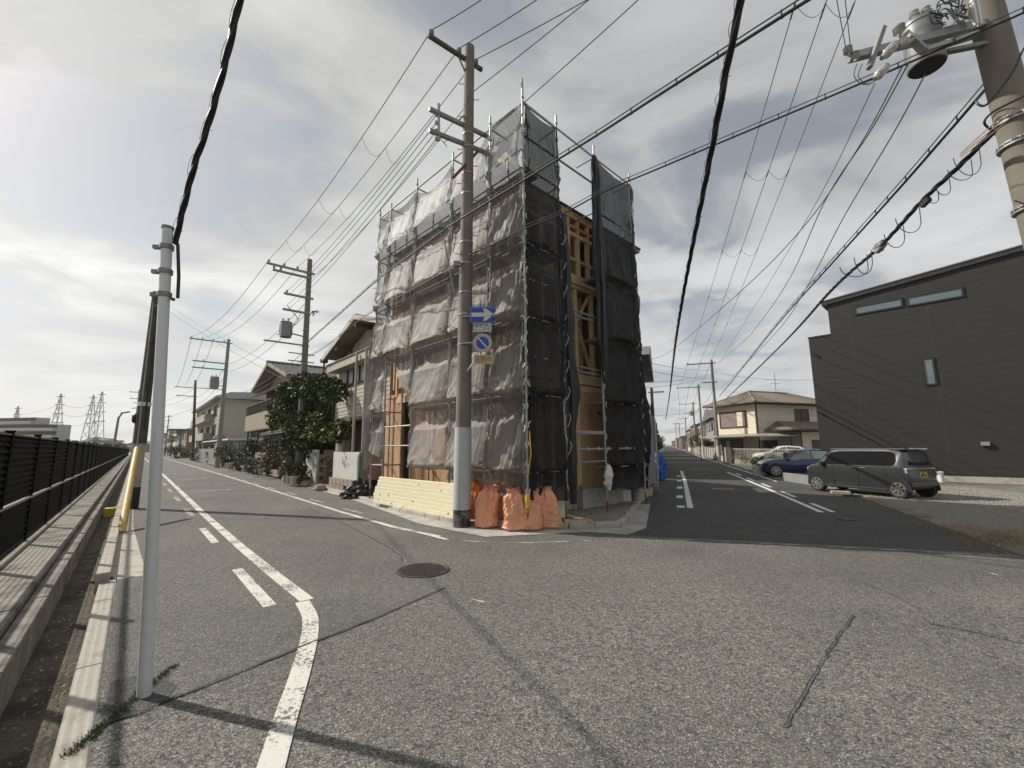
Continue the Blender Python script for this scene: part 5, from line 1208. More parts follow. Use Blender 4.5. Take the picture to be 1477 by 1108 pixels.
# block garden walls in front of it
for (a,b,h,lab) in ((31.2,34.6,1.55,'brown block garden wall under the balcony'),(27.4,29.8,.55,'low block planter wall in front of the wooden house')):
    g=empty('block_wall',S.p(6.5,a,.05),lab,'garden wall')
    rows=int(h/.2); n=int((b-a)/.42)
    for r in range(rows):
        for k in range(n):
            s_=a+k*.42+(.21 if r%2 else 0); mb=MB(); mb.box((6.35,s_,.05+r*.2),(6.5,s_+.405,.05+r*.2+.19),S); mb.build('block',M_block,g)
# ---- beige three storey block
bb=empty('beige_building',S.p(8.5,74,0),'beige three storey building with a pale metal roof down the left road','apartment building')
mb=MB(); mb.box((8.5,72,0),(24,104,8.7),S); mb.build('wall',M_beige,bb)
mb=MB(); mb.extr([S.p(7.7,71,8.75),S.p(25,71,8.75),S.p(25,71,9.0),S.p(16,71,10.0),S.p(9.5,71,9.6),S.p(7.7,71,8.95)],S.u*34); mb.build('roof',material('pale_metal_roof',(0.30,0.31,0.32),.5,.3),bb)
for (a,b,z0,z1) in ((15.2,17.4,6.2,7.2),(12.4,14.6,3.3,4.5)): window(S,'s',72,a,b,z0,z1,bb,M_framea,M_glass,1,.08,.12)
for k,s_ in enumerate((75,82,90)):
    for z in (.9,3.5,6.3): window(S,'w',8.5,s_,s_+3,z+.2,z+1.6,bb,M_frame,M_glass,1,.08,.12)
for z in (3.2,6.0): mb=MB(); mb.box((7.4,78,z-.2),(8.5,100,z+.9),S); mb.build('balcony',M_beige,bb)
# ---- carport with cars, fence
cpt=empty('carport',S.p(8,56,0),'low carport with a thin white roof in front of the beige building','carport')
mb=MB(); mb.box((6.6,49,2.55),(11,70,2.68),S); mb.build('roof',M_white,cpt)
for s_ in (49.3,56,63,69.7):
    for w_ in (6.8,10.8): MB().tube([S.p(w_,s_,0),S.p(w_,s_,2.55)],.07,8).build('post',M_galvd,cpt)
cf=empty('corrugated_fence',S.p(6.7,66,0),'grey corrugated sheet fence beside the carport','fence')
for k in range(24):
    s_=57+k*.8; mb=MB(); mb.box((6.5,s_,.05),(6.56+.05*(k%2),s_+.74,1.75),S); mb.build('sheet',[M_galvd,M_panel][k%2],cf)
g=empty('block_wall',S.p(6.5,50,.0),'low block wall below the parked cars at the carport','garden wall')
for k in range(8): mb=MB(); mb.box((6.4,50.2+k*.8,0),(6.6,50.95+k*.8,.7),S); mb.build('block',M_block,g)
# ---- generic house for the rest of both streets
def house(fr,w0,w1,s0,s1,h,rtype,wall,roofm,label,wins='ws',cat='house',ov=.5,rise=1.6,group=None,z0=0.0,side=-1,nw=None):
    o=empty('house',fr.p((w0+w1)/2,(s0+s1)/2,z0),label,cat,group)
    mb=MB(); mb.box((w0,s0,z0),(w1,s1,z0+h),fr); mb.build('wall',wall,o)
    a,b,c,d=w0-ov,w1+ov,s0-ov,s1+ov; zt=z0+h+.02; mb=MB()
    if rtype=='hip':
        wm=(a+b)/2; q=min((b-a)/2,(d-c)/2)*.95
        if (d-c)>(b-a): R0,R1=fr.p(wm,c+q,zt+rise),fr.p(wm,d-q,zt+rise)
        else: sm=(c+d)/2; R0,R1=fr.p(a+q,sm,zt+rise),fr.p(b-q,sm,zt+rise)
        A,B,C_,D=fr.p(a,c,zt),fr.p(b,c,zt),fr.p(b,d,zt),fr.p(a,d,zt)
        if (d-c)>(b-a): mb.add([A,B,C_,D,R0,R1],[(0,1,4),(1,2,5,4),(2,3,5),(3,0,4,5),(3,2,1,0)])
        else: mb.add([A,B,C_,D,R0,R1],[(0,1,5,4),(1,2,5),(2,3,4,5),(3,0,4),(3,2,1,0)])
    elif rtype=='gable':   # ridge along s
        wm=(a+b)/2; mb.extr([fr.p(a,c,zt),fr.p(b,c,zt),fr.p(wm,c,zt+rise)],fr.u*(d-c))
    elif rtype=='gablew':
        sm=(c+d)/2; mb.extr([fr.p(a,c,zt),fr.p(a,d,zt),fr.p(a,sm,zt+rise)],fr.n*(b-a))
    else: mb.box((a+.3,c+.3,zt),(b-.3,d-.3,zt+.35),fr)
    mb.build('roof',roofm,o)
    rr=random.Random(int(abs(w0)*100+s0*10)); fl=max(1,int(h/2.7))
    for f in range(fl):
        z=z0+f*2.75+1.0
        if 'w' in wins:
            n=nw or max(1,int((s1-s0)/4))
            for k in range(n):
                s_=s0+(k+.25)*(s1-s0)/n; ww=min(1.9,(s1-s0)/n*.55)
                if w0>=0: window(fr,'w',w0,s_,s_+ww,z,z+1.15,o,rr.choice([M_frame,M_framea]),rr.choice([M_glass,M_glass,M_frost]),1,.05)
                else:
                    mb=MB(); mb.box((w1-.01,s_,z),(w1+.04,s_+ww,z+1.15),fr); f_=mb.build('window',M_frame,o); mb=MB(); mb.box((w1+.045,s_+.06,z+.06),(w1+.05,s_+ww-.06,z+1.09),fr); mb.build('pane',M_glass,f_)
        if 's' in wins:
            n=max(1,int(abs(w1-w0)/4))
            for k in range(n):
                w_=w0+(k+.3)*(w1-w0)/n; window(fr,'s',s0,w_,w_+1.5,z,z+1.1,o,M_framea,M_glass,1,.05)
    return o
M_wallw=material('white_house_wall',(0.46,0.45,0.41),.9,var=.06); M_wallg=material('grey_house_wall',(0.26,0.25,0.235),.9,var=.08); M_wallbr=material('brown_house_wall',(0.25,0.18,0.12),.9,var=.12)
M_droof=material('dark_roof',(0.06,0.06,0.062),.6,var=.2,scale=2)
def hk(rr,where):
    t=rr.choice(['hip','flat','gable']); w=rr.choice([(M_wallw,'white'),(M_wallg,'grey'),(M_wallbr,'brown')]); r=rr.choice([(M_tile,'tiled'),(M_droof,'dark')])
    return t,w[0],r[0],'distant %s house with a %s %s roof %s'%(w[1],r[1],{'hip':'hipped','flat':'flat','gable':'gable'}[t],where)
gl='houses farther down the left road'; rr=random.Random(21)
LH=[(7.5,15,107,118,5.6,'hip',M_wallbr,M_tile,'brown house with a dark roof beyond the beige building'),
    (7.2,14,121,131,5.4,'gable',M_wallg,M_tile,'grey house second beyond the beige building'),
    (7.4,15,134,146,6.0,'flat',M_wallw,M_droof,'white flat roofed house third beyond the beige building'),
    (7.2,15,150,162,5.5,'hip',M_wallbr,M_tileb,'small brown house fourth beyond the beige building'),
    (7.4,16,166,182,7.5,'flat',M_wallg,M_droof,'taller grey block far down the left road'),
    (7.4,16,190,210,6,'hip',M_wallw,M_tile,'white hipped roof house near the end of the left road'),
    (17,27,28,37,8.9,'flat',material('pale_block',(0.44,0.43,0.40),.85),M_panel,'pale flat topped building rising behind the tiled roof')]
for a in LH: house(S,a[0],a[1],a[2],a[3],a[4],a[5],a[6],a[7],a[8],group=gl)
for k in range(10):
    s_=225+k*38; house(S,7+rr.uniform(0,3),18,s_,s_+26,rr.uniform(5,9),*hk(rr,'at the vanishing end of the left road'),wins='w',group='distant houses at the end of the left road',nw=3)
# ---- cream tiled house on the right street
CH=Frame(-21.0,(22.0,39.0))     # u goes away-left; n goes right
co=Vector((22.0,39.0,0)); ch=empty('cream_house',co,'cream two storey Japanese house with a tiled hip roof beside the right street','house')
ln_f=CH.p(0,0)
Lw=4.6; Lr=10.0
mb=MB(); mb.box((0,0,.1),(Lr,Lw,5.35),CH); mb.build('wall',M_cream,ch)
def hiproof(fr,a,b,c,d,z,rise,parent,m,q=None,amp=.05,pitch=.3):
    A,B,C_,D=fr.p(a,c,z),fr.p(b,c,z),fr.p(b,d,z),fr.p(a,d,z); q=q or (d-c)/2; sm=(c+d)/2; R0,R1=fr.p(a+q,sm,z+rise),fr.p(b-q,sm,z+rise)
    tiled_slope(A,B,R0,R1,parent,m,pitch,amp); tiled_slope(D,C_,R0,R1,parent,m,pitch,amp,rows=False)
    for e0,e1,r in ((D,A,R0),(B,C_,R1)): tiled_slope(e0,e1,r+(e0-e1)*.001,r,parent,m,pitch,amp)
    ridge(R0,R1,parent,M_tile,.14)
    for p,q_ in ((A,R0),(D,R0),(B,R1),(C_,R1)): ridge(p+Vector((0,0,.05)),q_,parent,m,.10)
hiproof(CH,-.75,Lr+.5,-.75,Lw+.75,5.45,1.35,ch,M_tileb,2.9)
mb=MB(); mb.box((3.0,-1.9,.1),(Lr+1,-.02,2.75),CH); mb.build('lower_wall',M_cream,ch)
tiled_slope(CH.p(1.0,-2.6,2.95),CH.p(Lr+1.2,-2.6,2.95),CH.p(2.6,-.02,3.75),CH.p(Lr+1.2,-.02,3.75),ch,M_tileb,.3,.05)
tiled_slope(CH.p(1.0,-.02,2.95),CH.p(1.0,-2.6,2.95),CH.p(2.55,-.02,3.72),CH.p(2.55,-.03,3.72),ch,M_tileb,.3,.05)
# left face (w=0): window with shutter, lower windows, canopy
window(CH,'w',0,.95,3.9,3.35,4.75,ch,M_frame,material('shutter_grey',(0.20,0.17,0.15),.6),0,.06,.08)
mb=MB(); mb.box((-.08,1.05,3.4),(-.065,1.9,4.7),CH); mb.build('shutter_box',M_cream,ch)
window(CH,'w',0,1.6,4.2,.8,2.1,ch,M_frame,MATS['shutter_grey'],1,.06,.08)
mb=MB(); mb.box((-.08,2.9,.85),(-.07,3.35,2.05),CH); mb.build('white_curtain',M_white,ch)
mb=MB(); mb.extr([CH.p(-2.2,-.6,2.35),CH.p(-2.2,4.7,2.35),CH.p(-.02,4.7,2.6),CH.p(-.02,-.6,2.6)],(0,0,.06)); mb.build('canopy',material('canopy_sheet',(0.30,0.27,0.21),.5),ch)
mb=MB(); mb.extr([CH.p(-2.2,-.6,2.35),CH.p(1.8,-2.3,2.35),CH.p(3.0,-1.9,2.6),CH.p(-.02,-.6,2.6)],(0,0,.06)); mb.build('canopy',MATS['canopy_sheet'],ch)
for (w_,s_) in ((-2.1,-.5),(-2.1,4.6),(1.5,-2.1)): MB().tube([CH.p(w_,s_,.1),CH.p(w_,s_,2.4)],.05,8).build('canopy_post',M_frame,ch)
# right face windows
window(CH,'s',0,5.2,7.0,3.9,4.95,ch,M_frame,M_shut,1,.06,.06)
window(CH,'s',0,.15,2.4,1.0,2.0,ch,M_frame,M_glass,1,.06,.06)
for a,b in ((4.4,6.7),(8.4,10.4)): window(CH,'s',-1.9,a,b,.9,2.0,ch,M_frame,M_shut,1,.06,.06)
MB().lathe([(.02,-.02),(.17,0),(.17,.03),(.02,.05)],CH.p(7.5,-1.93,2.45),14,'Y').build('vent_cowl',M_black,ch)
for w_ in (.15,): MB().tube([CH.p(w_,-.07,5.4),CH.p(w_,-.07,.2)],.05,8).build('downpipe',M_frame,ch)
MB().tube([CH.p(2.95,-1.98,2.8),CH.p(2.95,-1.98,.2)],.05,8).build('downpipe',M_frame,ch)
ant=MB(); c=CH.p(6.0,2.3,6.8); ant.tube([c,c+Vector((0,0,2.1))],.03,6); ant.tube([c+Vector((-.9,0,1.4)),c+Vector((.9,.3,1.4))],.02,5); ant.tube([c+Vector((-.5,0,1.0)),c+Vector((.5,.2,1.0))],.02,5)
for k in range(6): ant.tube([c+Vector((-.8+.3*k,-.25,1.4)),c+Vector((-.8+.3*k,.25,1.4))],.012,4)
ant.build('antenna',M_galvd,ch)
# its front garden: metal fence, hedge, block wall along the street
fg=empty('garden_fence',T.p(6.4,33,0),'low white barred garden fence in front of the cream house','fence')
fa,fb_=G(1047,681),G(1092,679.5); fa=T.p(5.6,44.0); fb_=T.p(9.3,36.5)
for k in range(46):
    p=fa.lerp(fb_,k/45); MB().box((p.x-.02,p.y-.02,.3),(p.x+.02,p.y+.02,1.35)).build('bar',M_concl,fg)
for z in (.35,1.3): MB().beam(fa+Vector((0,0,z)),fb_+Vector((0,0,z)),.05,.05).build('rail',M_concl,fg)
MB().beam(fa+Vector((0,0,.15)),fb_+Vector((0,0,.15)),.15,.32).build('plinth',M_block,fg)
bw=empty('block_wall',T.p(5.3,60,0),'long pale block wall with pillars behind the poles of the right street','garden wall')
M_blockp=material('pinkish_block',(0.36,0.31,0.27),.9,var=.15,scale=3)
for k in range(13):
    s_=46.5+k*3.0
    mb=MB(); mb.box((5.25,s_,0),(5.5,s_+.4,1.5),T); mb.build('pillar',M_block,bw)
    for r in range(5):
        mb=MB(); mb.box((5.3,s_+.42,.05+r*.26),(5.45,s_+2.98,.05+r*.26+.25),T); mb.build('block_course',M_blockp,bw)
mb=MB(); mb.box((5.15,43.4,0),(5.6,44.2,1.45),T); tag(mb.build('gate_pillar',M_blockp),'pinkish block gate pillar beside the nearest pole of the right street','pillar')
gR='houses along the right street'
RH=[(6.6,15,50,60,5.3,'gable',M_wallw,M_droof,'white house with a dark gable roof directly beyond the cream house'),
    (6.6,15,66,78,5.4,'gablew',M_wallg,M_tile,'grey house two plots beyond the cream house'),
    (6.6,15,84,96,5.6,'hip',M_wallw,M_tileb,'white house three plots beyond the cream house'),
    (6.4,15,101,116,5.8,'flat',M_wallbr,M_droof,'brown flat roofed house far down the right street'),
    (6.4,15,122,140,5.6,'hip',M_wallw,M_tile,'pale house near the end of the right street'),
    (-12,-1.3,24,33,6.4,'gablew',M_wallbr,M_tile,'dark house whose eaves poke out right of the scaffolding'),
    (-11,-1.6,34.5,45,5.2,'gable',M_wallw,M_panel,'white gabled house left of the right street behind the grey panel'),
    (-12,-1.8,47,58,4.8,'gablew',M_wallg,M_tile,'grey house left of the right street'),
    (-12,-1.7,62,76,4.6,'hip',M_wallbr,M_tileb,'brown house left of the right street'),
    (-12,-1.7,82,99,5.0,'hip',M_wallw,M_tile,'white house farther on the left of the right street'),
    (-12,-1.7,105,128,5.0,'gable',M_wallg,M_droof,'distant grey house on the left of the right street')]
for a in RH: house(T,a[0],a[1],a[2],a[3],a[4],a[5],a[6],a[7],a[8],group=gR,ov=.8 if a[2]==24 else .5)
for k in range(9):
    s_=150+k*40; house(T,6.5 if k%2 else -16,16 if k%2 else -1.6,s_,s_+26,rr.uniform(4.5,7),*hk(rr,'at the vanishing end of the right street'),wins='',group='distant houses at the end of the right street')
# ---- dark house on the right
DP=Vector((18.83,19.71,0)); DF=Frame(137.0,(DP.x,DP.y))   # u runs right along the wall, n points out of the camera side? checked below
def dpt(t,z,o=0):   # t along wall (right positive from DP), o outward to the street
    return DP+Vector((math.sin(R_(137)),math.cos(R_(137)),0))*t+Vector((math.sin(R_(227)),math.cos(R_(227)),0))*o+Vector((0,0,z))
def wall_t(px,py): q=WP(px,py,DP,-43); return (q-DP).dot(Vector((math.sin(R_(137)),math.cos(R_(137)),0))),q.z
dk=empty('dark_house',dpt(2,0),'large windowless looking dark brown clad house with a sloping roof on the right','house')
M_clad=material('dark_cladding',(0.023,0.0212,0.0185),.75,var=.10,scale=1.2,bump=.25,bscale=60,stretch=(1,1,9),fine=.14,fscale=24)
tl,_=wall_t(1174,560); t2,z2=wall_t(1190,437); t3,z3=wall_t(1475,357); tr_=13.0
zs=z2+(z3-z2)/(t3-t2)*(tr_-t2)
inw=Vector((math.sin(R_(47)),math.cos(R_(47)),0))
prof=[dpt(tl,.28),dpt(tr_,.28),dpt(tr_,zs-.15),dpt(t2+.08,z2-.15),dpt(t2+.08,7.33),dpt(tl,7.33)]
mb=MB(); mb.extr(prof,inw*9); mb.build('wall',M_clad,dk)
# cladding courses as shallow horizontal boards
mb=MB(); z=.30
k=0
while z<zs-.3:
    zt_=z+.30; a=tl if z<7.1 else t2+.09
    if z>=z2-.5: a=max(a,t2+(z+.55-z2)/(z3-z2)*(t3-t2))
    b=MB(); b.extr([dpt(a,z,.012),dpt(tr_,z,.012),dpt(tr_,z+.297,.010),dpt(a,z+.297,.010)],inw*.01); b.build('cladding_course',M_clad,dk); z+=.30; k+=1
for tt in (wall_t(1230,500)[0],wall_t(1345,500)[0],10.0):
    b=MB(); b.extr([dpt(tt,.3,.015),dpt(tt+.012,.3,.015),dpt(tt+.012,z2-.1,.015),dpt(tt,z2-.1,.015)],inw*.01); b.build('seam_strip',material('seam_grey',(0.075,0.068,0.06),.6),dk)
rf=[dpt(t2-.15,z2-.16,.12),dpt(tr_+.4,zs-.13,.12),dpt(tr_+.4,zs+.07,.12),dpt(t2-.15,z2+.04,.12)]
mb=MB(); mb.extr(rf,inw*9.3); mb.build('roof_fascia',material('black_fascia',(0.035,0.035,0.037),.45,.2),dk)
rf=[dpt(t2-.18,z2+.045,.16),dpt(tr_+.4,zs+.075,.16),dpt(tr_+.4,zs+.12,.16),dpt(t2-.18,z2+.09,.16)]
mb=MB(); mb.extr(rf,inw*9.4); mb.build('roof_edge',M_galvd,dk)
mb=MB(); mb.extr([dpt(tl-.03,7.335,.03),dpt(t2+.07,7.335,.03),dpt(t2+.07,7.40,.03),dpt(tl-.03,7.40,.03)],inw*9); mb.build('parapet_cap',MATS['black_fascia'],dk)
mb=MB(); mb.extr([dpt(tl,-.05,-.02),dpt(tr_,-.05,-.02),dpt(tr_,.275,-.02),dpt(tl,.275,-.02)],inw*8); mb.build('foundation',M_concl,dk)
def dwin(ax,ay,bx2,by2,cx_,cy_):
    (ta_,za),(tb_,zb)=wall_t(ax,ay),wall_t(bx2,by2); zc=wall_t(cx_,cy_)[1]
    a,b=ta_,tb_; z1,z0=za,zc; f=.07
    mb=MB(); 
    for (p,q,r,s_) in ((a-f,b+f,z1,z1+f),(a-f,b+f,z0-f,z0),(a-f,a,z0,z1),(b,b+f,z0,z1)): mb.extr([dpt(p,r,.06),dpt(q,r,.06),dpt(q,s_,.06),dpt(p,s_,.06)],inw*.10)
    o=mb.build('window',M_black,dk); mb=MB(); mb.extr([dpt(a,z0,.025),dpt(b,z0,.025),dpt(b,z1,.025),dpt(a,z1,.025)],inw*.01); mb.build('pane',M_glassb,o)
dwin(1234,444,1299,433,1235,453); dwin(1309.5,430.5,1386,417.5,1311,440.5); 
dwin(1332,519,1344,518,1338,554)
for px,py in ((1175,511),(1184.5,596)):
    t_,z_=wall_t(px,py); c=dpt(t_,z_,.06); MB().beam(c,c+Vector((-.05,-.08,-.02)),.09,.06).build('vent_hood',M_black,dk)
t_,z_=wall_t(1421,640); c=dpt(t_,z_,.05); MB().beam(c,c-inw*.10,.26,.16).build('vent_hood',M_galv,dk)
MB().beam(c+Vector((.16,0,.0)),c+Vector((.16,0,.0))-inw*.1,.05,.16).build('vent_side',M_black,dk)
g=WP(1359,700,dpt(0,0,.5),-43); c=Vector((g.x,g.y,0)); vp=empty('drain_pipe',c,'short white drain pipe standing at the foot of the dark house','pipe')
MB().tube([c,c+Vector((0,0,.38))],.09,14).build('pipe',M_plast,vp,smooth=True); MB().lathe([(.11,.36),(.115,.44),(.05,.46)],(c.x,c.y,0),14).build('cap',M_plast,vp); MB().beam(c+Vector((0,0,.25)),c+Vector((-.1,.12,.1)),.05,.2).build('elbow',M_plast,vp)
# ---- low fence, post and palm beside the blue car
lw=empty('low_block_fence',T.p(6.3,20,0),'low grey mesh topped block edging between the van and the blue car','garden wall')
pa,pb=G(1131,692),G(1166,697)
pa=G(1131,693.5); pb=G(1172,700)
for k in range(7):
    a=pa.lerp(pb,k/7); b=pa.lerp(pb,(k+.96)/7); MB().beam(a+Vector((0,0,.19)),b+Vector((0,0,.19)),.12,.38).build('block',M_panel,lw)
c=G(1137,688); tag(MB().beam(c,c+Vector((0,0,1.25)),.16,.16).build('dark_post',M_board),'dark square wooden post in front of the blue car','post')
bz=empty('white_block',T.p(5.6,26,0),'short pale concrete block edging at the mouth of the car park','kerb')
MB().beam(G(1087,687)+Vector((0,0,.26)),G(1101,687)+Vector((0,0,.26)),.12,.52).build('slab',M_concl,bz)
# ================================================================ cars
M_tyre=material('tyre',(0.016,0.016,0.016),.8,var=.15); M_rim=material('alloy_rim',(0.42,0.42,0.42),.35,.8,var=.05)
M_cglass=material('car_glass',(0.012,0.014,0.016),.05,0,var=.05,spec=1.0); M_cglass2=material('pale_car_glass',(0.14,0.17,0.17),.08,0,var=.35,scale=3,spec=1.0)
M_lens=material('lamp_lens',(0.45,0.46,0.46),.12,.2,var=.1); M_rlamp=material('rear_lamp_red',(0.22,0.015,0.012),.15,var=.1)
M_plate=material('yellow_plate',(0.50,0.36,0.03),.5,var=.05)
def car(name,st,paint,R,wx,hw,windows,label,glass,loc,head,front=None,rear=None,extra=None,cat='car',group=None):
    o=empty(name,(0,0,0),label,cat,group)
    def ring(s):
        x,zl,zb,zt,wl,wb,wt=s; h=zb-zl
        return [(0,zl),(wl*.90,zl),(wl*.985,zl+.05),(wl,zl+.16),(wb,zl+h*.55),(wb*.995,zb-.05),(wb*.975,zb),(wt+(wb*.975-wt)*.06,zb+(zt-zb)*.92),(wt*.93,zt-.005),(wt*.6,zt+.018),(0,zt+.025)]
    vs=[];n=len(ring(st[0]))
    full=[]
    for s in st:
        r=ring(s); fr_=[(s[0],y,z) for y,z in r]+[(s[0],-y,z) for y,z in r[-2:0:-1]]; full.append(fr_)
    K=len(full[0]); mb=MB(); mb.add([p for f in full for p in f],[(i*K+k,i*K+(k+1)%K,(i+1)*K+(k+1)%K,(i+1)*K+k) for i in range(len(st)-1) for k in range(K)]+[tuple(range(K)),tuple((len(st)-1)*K+k for k in range(K))[::-1]])
    b=mb.build('body',paint,o,smooth=True,local=True)
    def at(x,f,sgn,off=.008):
        for s,t in zip(st[:-1],st[1:]):
            if min(s[0],t[0])<=x<=max(s[0],t[0]):
                q=(x-s[0])/(t[0]-s[0]) if t[0]!=s[0] else 0; m_=[s[i]+(t[i]-s[i])*q for i in range(7)]
                return Vector((x,sgn*((m_[5]*.975)+(m_[6]-m_[5]*.975)*f*.97+off),m_[2]+(m_[3]-m_[2])*f*.93))
        return Vector((x,sgn*.7,1))
    for sgn in (1,-1):
        for wn in windows: 
            P_=[at(x,f,sgn) for x,f in wn]; mb=MB(); mb.extr(P_,(0,-sgn*.012,0)); mb.build('side_window',glass,o,local=True)
        for x in wx:
            y=hw*sgn; arch=[]
            mb=MB(); A=[Vector((x+R*1.20*math.cos(a),y+sgn*.006,R+R*1.20*math.sin(a))) for a in [R_(-12+204*k/18) for k in range(19)]]; mb.extr(A,(0,-sgn*.05,0)); mb.build('wheel_arch',M_black,o,local=True)
            t=MB().lathe([(R*.62,-.09),(R*.94,-.10),(R,-.06),(R,.06),(R*.94,.10),(R*.62,.09)],(x,y-sgn*.085,R),28,'Y').build('tyre',M_tyre,o,smooth=True,local=True)
            mb=MB(); yy=y+sgn*.012
            mb.lathe([(R*.70,-.02),(R*.72,.0),(R*.66,.01)] if sgn>0 else [(R*.66,-.01),(R*.72,0),(R*.70,.02)],(x,yy,R),28,'Y'); q=MB(); q.lathe([(R*.60,-.03),(R*.60,-.025)],(x,yy,R),24,'Y'); q.build('wheel_well',M_black,t,local=True)
            mb=MB()
            for k in range(28):
                a0,a1=2*PI*k/28,2*PI*(k+1)/28
                mb.add([(x+r_*math.cos(a),yy+sgn*.006,R+r_*math.sin(a)) for r_,a in ((R*.60,a0),(R*.72,a0),(R*.72,a1),(R*.60,a1))],[(0,1,2,3)])
            for k in range(7):
                a=2*PI*k/7+.3; d_=Vector((math.cos(a),0,math.sin(a))); p0=Vector((x,yy+sgn*.004,R)); mb.beam(p0+d_*R*.08,p0+d_*R*.63,.012,.055*R/.28)
            mb.lathe([(R*.13,-.012),(R*.13,.012)],(x,yy,R),12,'Y'); mb.build('rim',M_rim,t,local=True)
        c=at(windows[0][0][0]-.02,.12,sgn,.09); mb=MB(); mb.box((c.x-.06,c.y-.07,c.z-.06),(c.x+.05,c.y+.07,c.z+.08)); mb.build('door_mirror',paint,o,local=True,bevel=.02)
    def across(i,j,name,m,ins=.10,cut=(.06,.94)):
        s,t=st[i],st[j]; P_=[]
        for q,f in ((cut[0],-1),(cut[0],1),(cut[1],1),(cut[1],-1)):
            x=s[0]+(t[0]-s[0])*q; z=s[3]+(t[3]-s[3])*q; w_=(s[6]+(t[6]-s[6])*q)*(1-ins); P_.append(Vector((x,f*w_,z+.03)))
        nrm=(P_[1]-P_[0]).cross(P_[2]-P_[1]).normalized(); nrm=nrm if nrm.z>0 else -nrm
        mb=MB(); mb.extr([p+nrm*.004 for p in P_],nrm*.008); mb.build(name,m,o,local=True)
    if front is not None: across(front,front+1,'windscreen',glass)
    if rear is not None: across(rear,rear+1,'rear_window',glass)
    if extra: extra(o,at)
    o.location=Vector((*loc,0)) if len(loc)==2 else Vector(loc); o.rotation_euler=(0,0,head); return o
# grey van
vF,vR=G(1181,708.5),G(1299,720); ax=(vF-vR).normalized(); head=math.atan2(ax.y,ax.x)
wbh=(vF-vR).length/2
left=Vector((-ax.y,ax.x,0)); vc=(vF+vR)/2-left*.64
M_van=material('van_grey_metallic',(0.050,0.054,0.056),.3,.4,var=.03,scale=2,coat=.6)
VZ=.87; vst=[(1.93,.32,.78,.86,.52,.56,.50),(1.88,.24,.86,.95,.70,.72,.64),(1.70,.22,.94,1.02,.77,.79,.68),(1.34,.21,1.02,1.09,.785,.80,.70),(1.22,.21,1.05,1.16,.79,.80,.70),(.78,.21,1.07,1.66,.79,.80,.66),(.40,.21,1.07,1.72,.79,.80,.66),(-1.0,.21,1.07,1.725,.79,.80,.66),(-1.60,.22,1.07,1.69,.79,.80,.65),(-1.74,.24,1.05,1.60,.785,.79,.64),(-1.84,.28,1.02,1.12,.77,.77,.68),(-1.88,.32,.86,.95,.74,.74,.70),(-1.90,.36,.7,.76,.66,.66,.6)]
vst=[(1.3+(s[0]-1.3)*.62 if s[0]>1.3 else (s[0] if s[0]>-1.5 else s[0]+.30),s[1],.2+(s[2]-.2)*.88,.2+(s[3]-.2)*.86,s[4]*.86,s[5]*.86,s[6]*.86) for s in vst]
def vextra(o,at):
    mb=MB(); mb.extr([(-1.76,-.50,1.00),(-1.76,.50,1.00),(-1.64,.46,1.38),(-1.64,-.46,1.38)],(-.02,0,0)); mb.build('rear_window',M_cglass,o,local=True)
    mb=MB(); mb.box((-1.80,-.56,.82),(-1.77,.56,.92)); mb.build('rear_garnish',M_lens,o,local=True)
    for s in (1,-1):
        mb=MB(); mb.box((-1.80,s*.665-.0,.76),(-1.64,s*.50,.93)); mb.build('tail_lamp',M_lens,o,local=True,bevel=.02)
        mb=MB(); mb.box((-1.808,s*.66,.83),(-1.74,s*.53,.88)); mb.build('brake_lamp',M_rlamp,o,local=True)
        mb=MB(); mb.box((1.62,s*.53,.72),(1.87,s*.645,.85)); mb.build('headlamp',M_lens,o,local=True,bevel=.03)
        for x in (.02,-.34):
            c=at(x,-.0,s,.02); mb=MB(); mb.box((x-.10,c.y-.02,.885),(x+.10,c.y+.02,.905)); mb.build('door_handle',M_rim,o,local=True,bevel=.006)
        for x in (.66,-.16,-1.08):
            mb=MB(); x=max(x,-.985); mb.box((x-.004,s*.670,.30),(x+.004,s*.692,.93)); mb.build('door_seam',M_black,o,local=True)
        mb=MB(); mb.box((-1.0,s*.65,.20),(1.0,s*.70,.27)); mb.build('side_skirt',M_van,o,local=True,bevel=.015)
        mb=MB(); mb.box((-1.5,s*.52,1.492),(.75,s*.545,1.52)); mb.build('roof_rail',M_rim,o,local=True)
    mb=MB(); mb.box((-1.835,-.17,.64),(-1.80,.17,.80)); pl=mb.build('number_plate',M_plate,o,local=True)
    mb=MB()
    for k,y in enumerate((-.11,-.055,.015,.06,.105)): mb.box((-1.840,y-.014,.665),(-1.836,y+.014,.73))
    mb.box((-1.840,-.06,.75),(-1.836,.07,.78)); mb.build('plate_characters',M_black,pl,local=True)
    mb=MB(); mb.extr([(-1.48,-.52,1.485),(-1.48,.52,1.485),(-1.80,.48,1.455),(-1.80,-.48,1.455)],(0,0,.025)); mb.build('roof_spoiler',M_van,o,local=True)
    mb=MB(); mb.box((-1.85,-.62,.34),(-1.78,.62,.56)); mb.build('rear_bumper',M_van,o,local=True,bevel=.04)
    for ch in list(o.children):
        if ch.name.split('.')[0] in ('body','side_window','tyre','wheel_arch','rim','door_mirror','windscreen'): continue
        xs=[v.co.x for v in ch.data.vertices]; cx=(min(xs)+max(xs))/2; dx=.23 if cx<-1.4 else (-.22 if cx>1.5 else 0)
        if dx:
            ch.data.transform(Matrix.Translation((dx,0,0)))
            for g in ch.children: g.data.transform(Matrix.Translation((dx,0,0)))
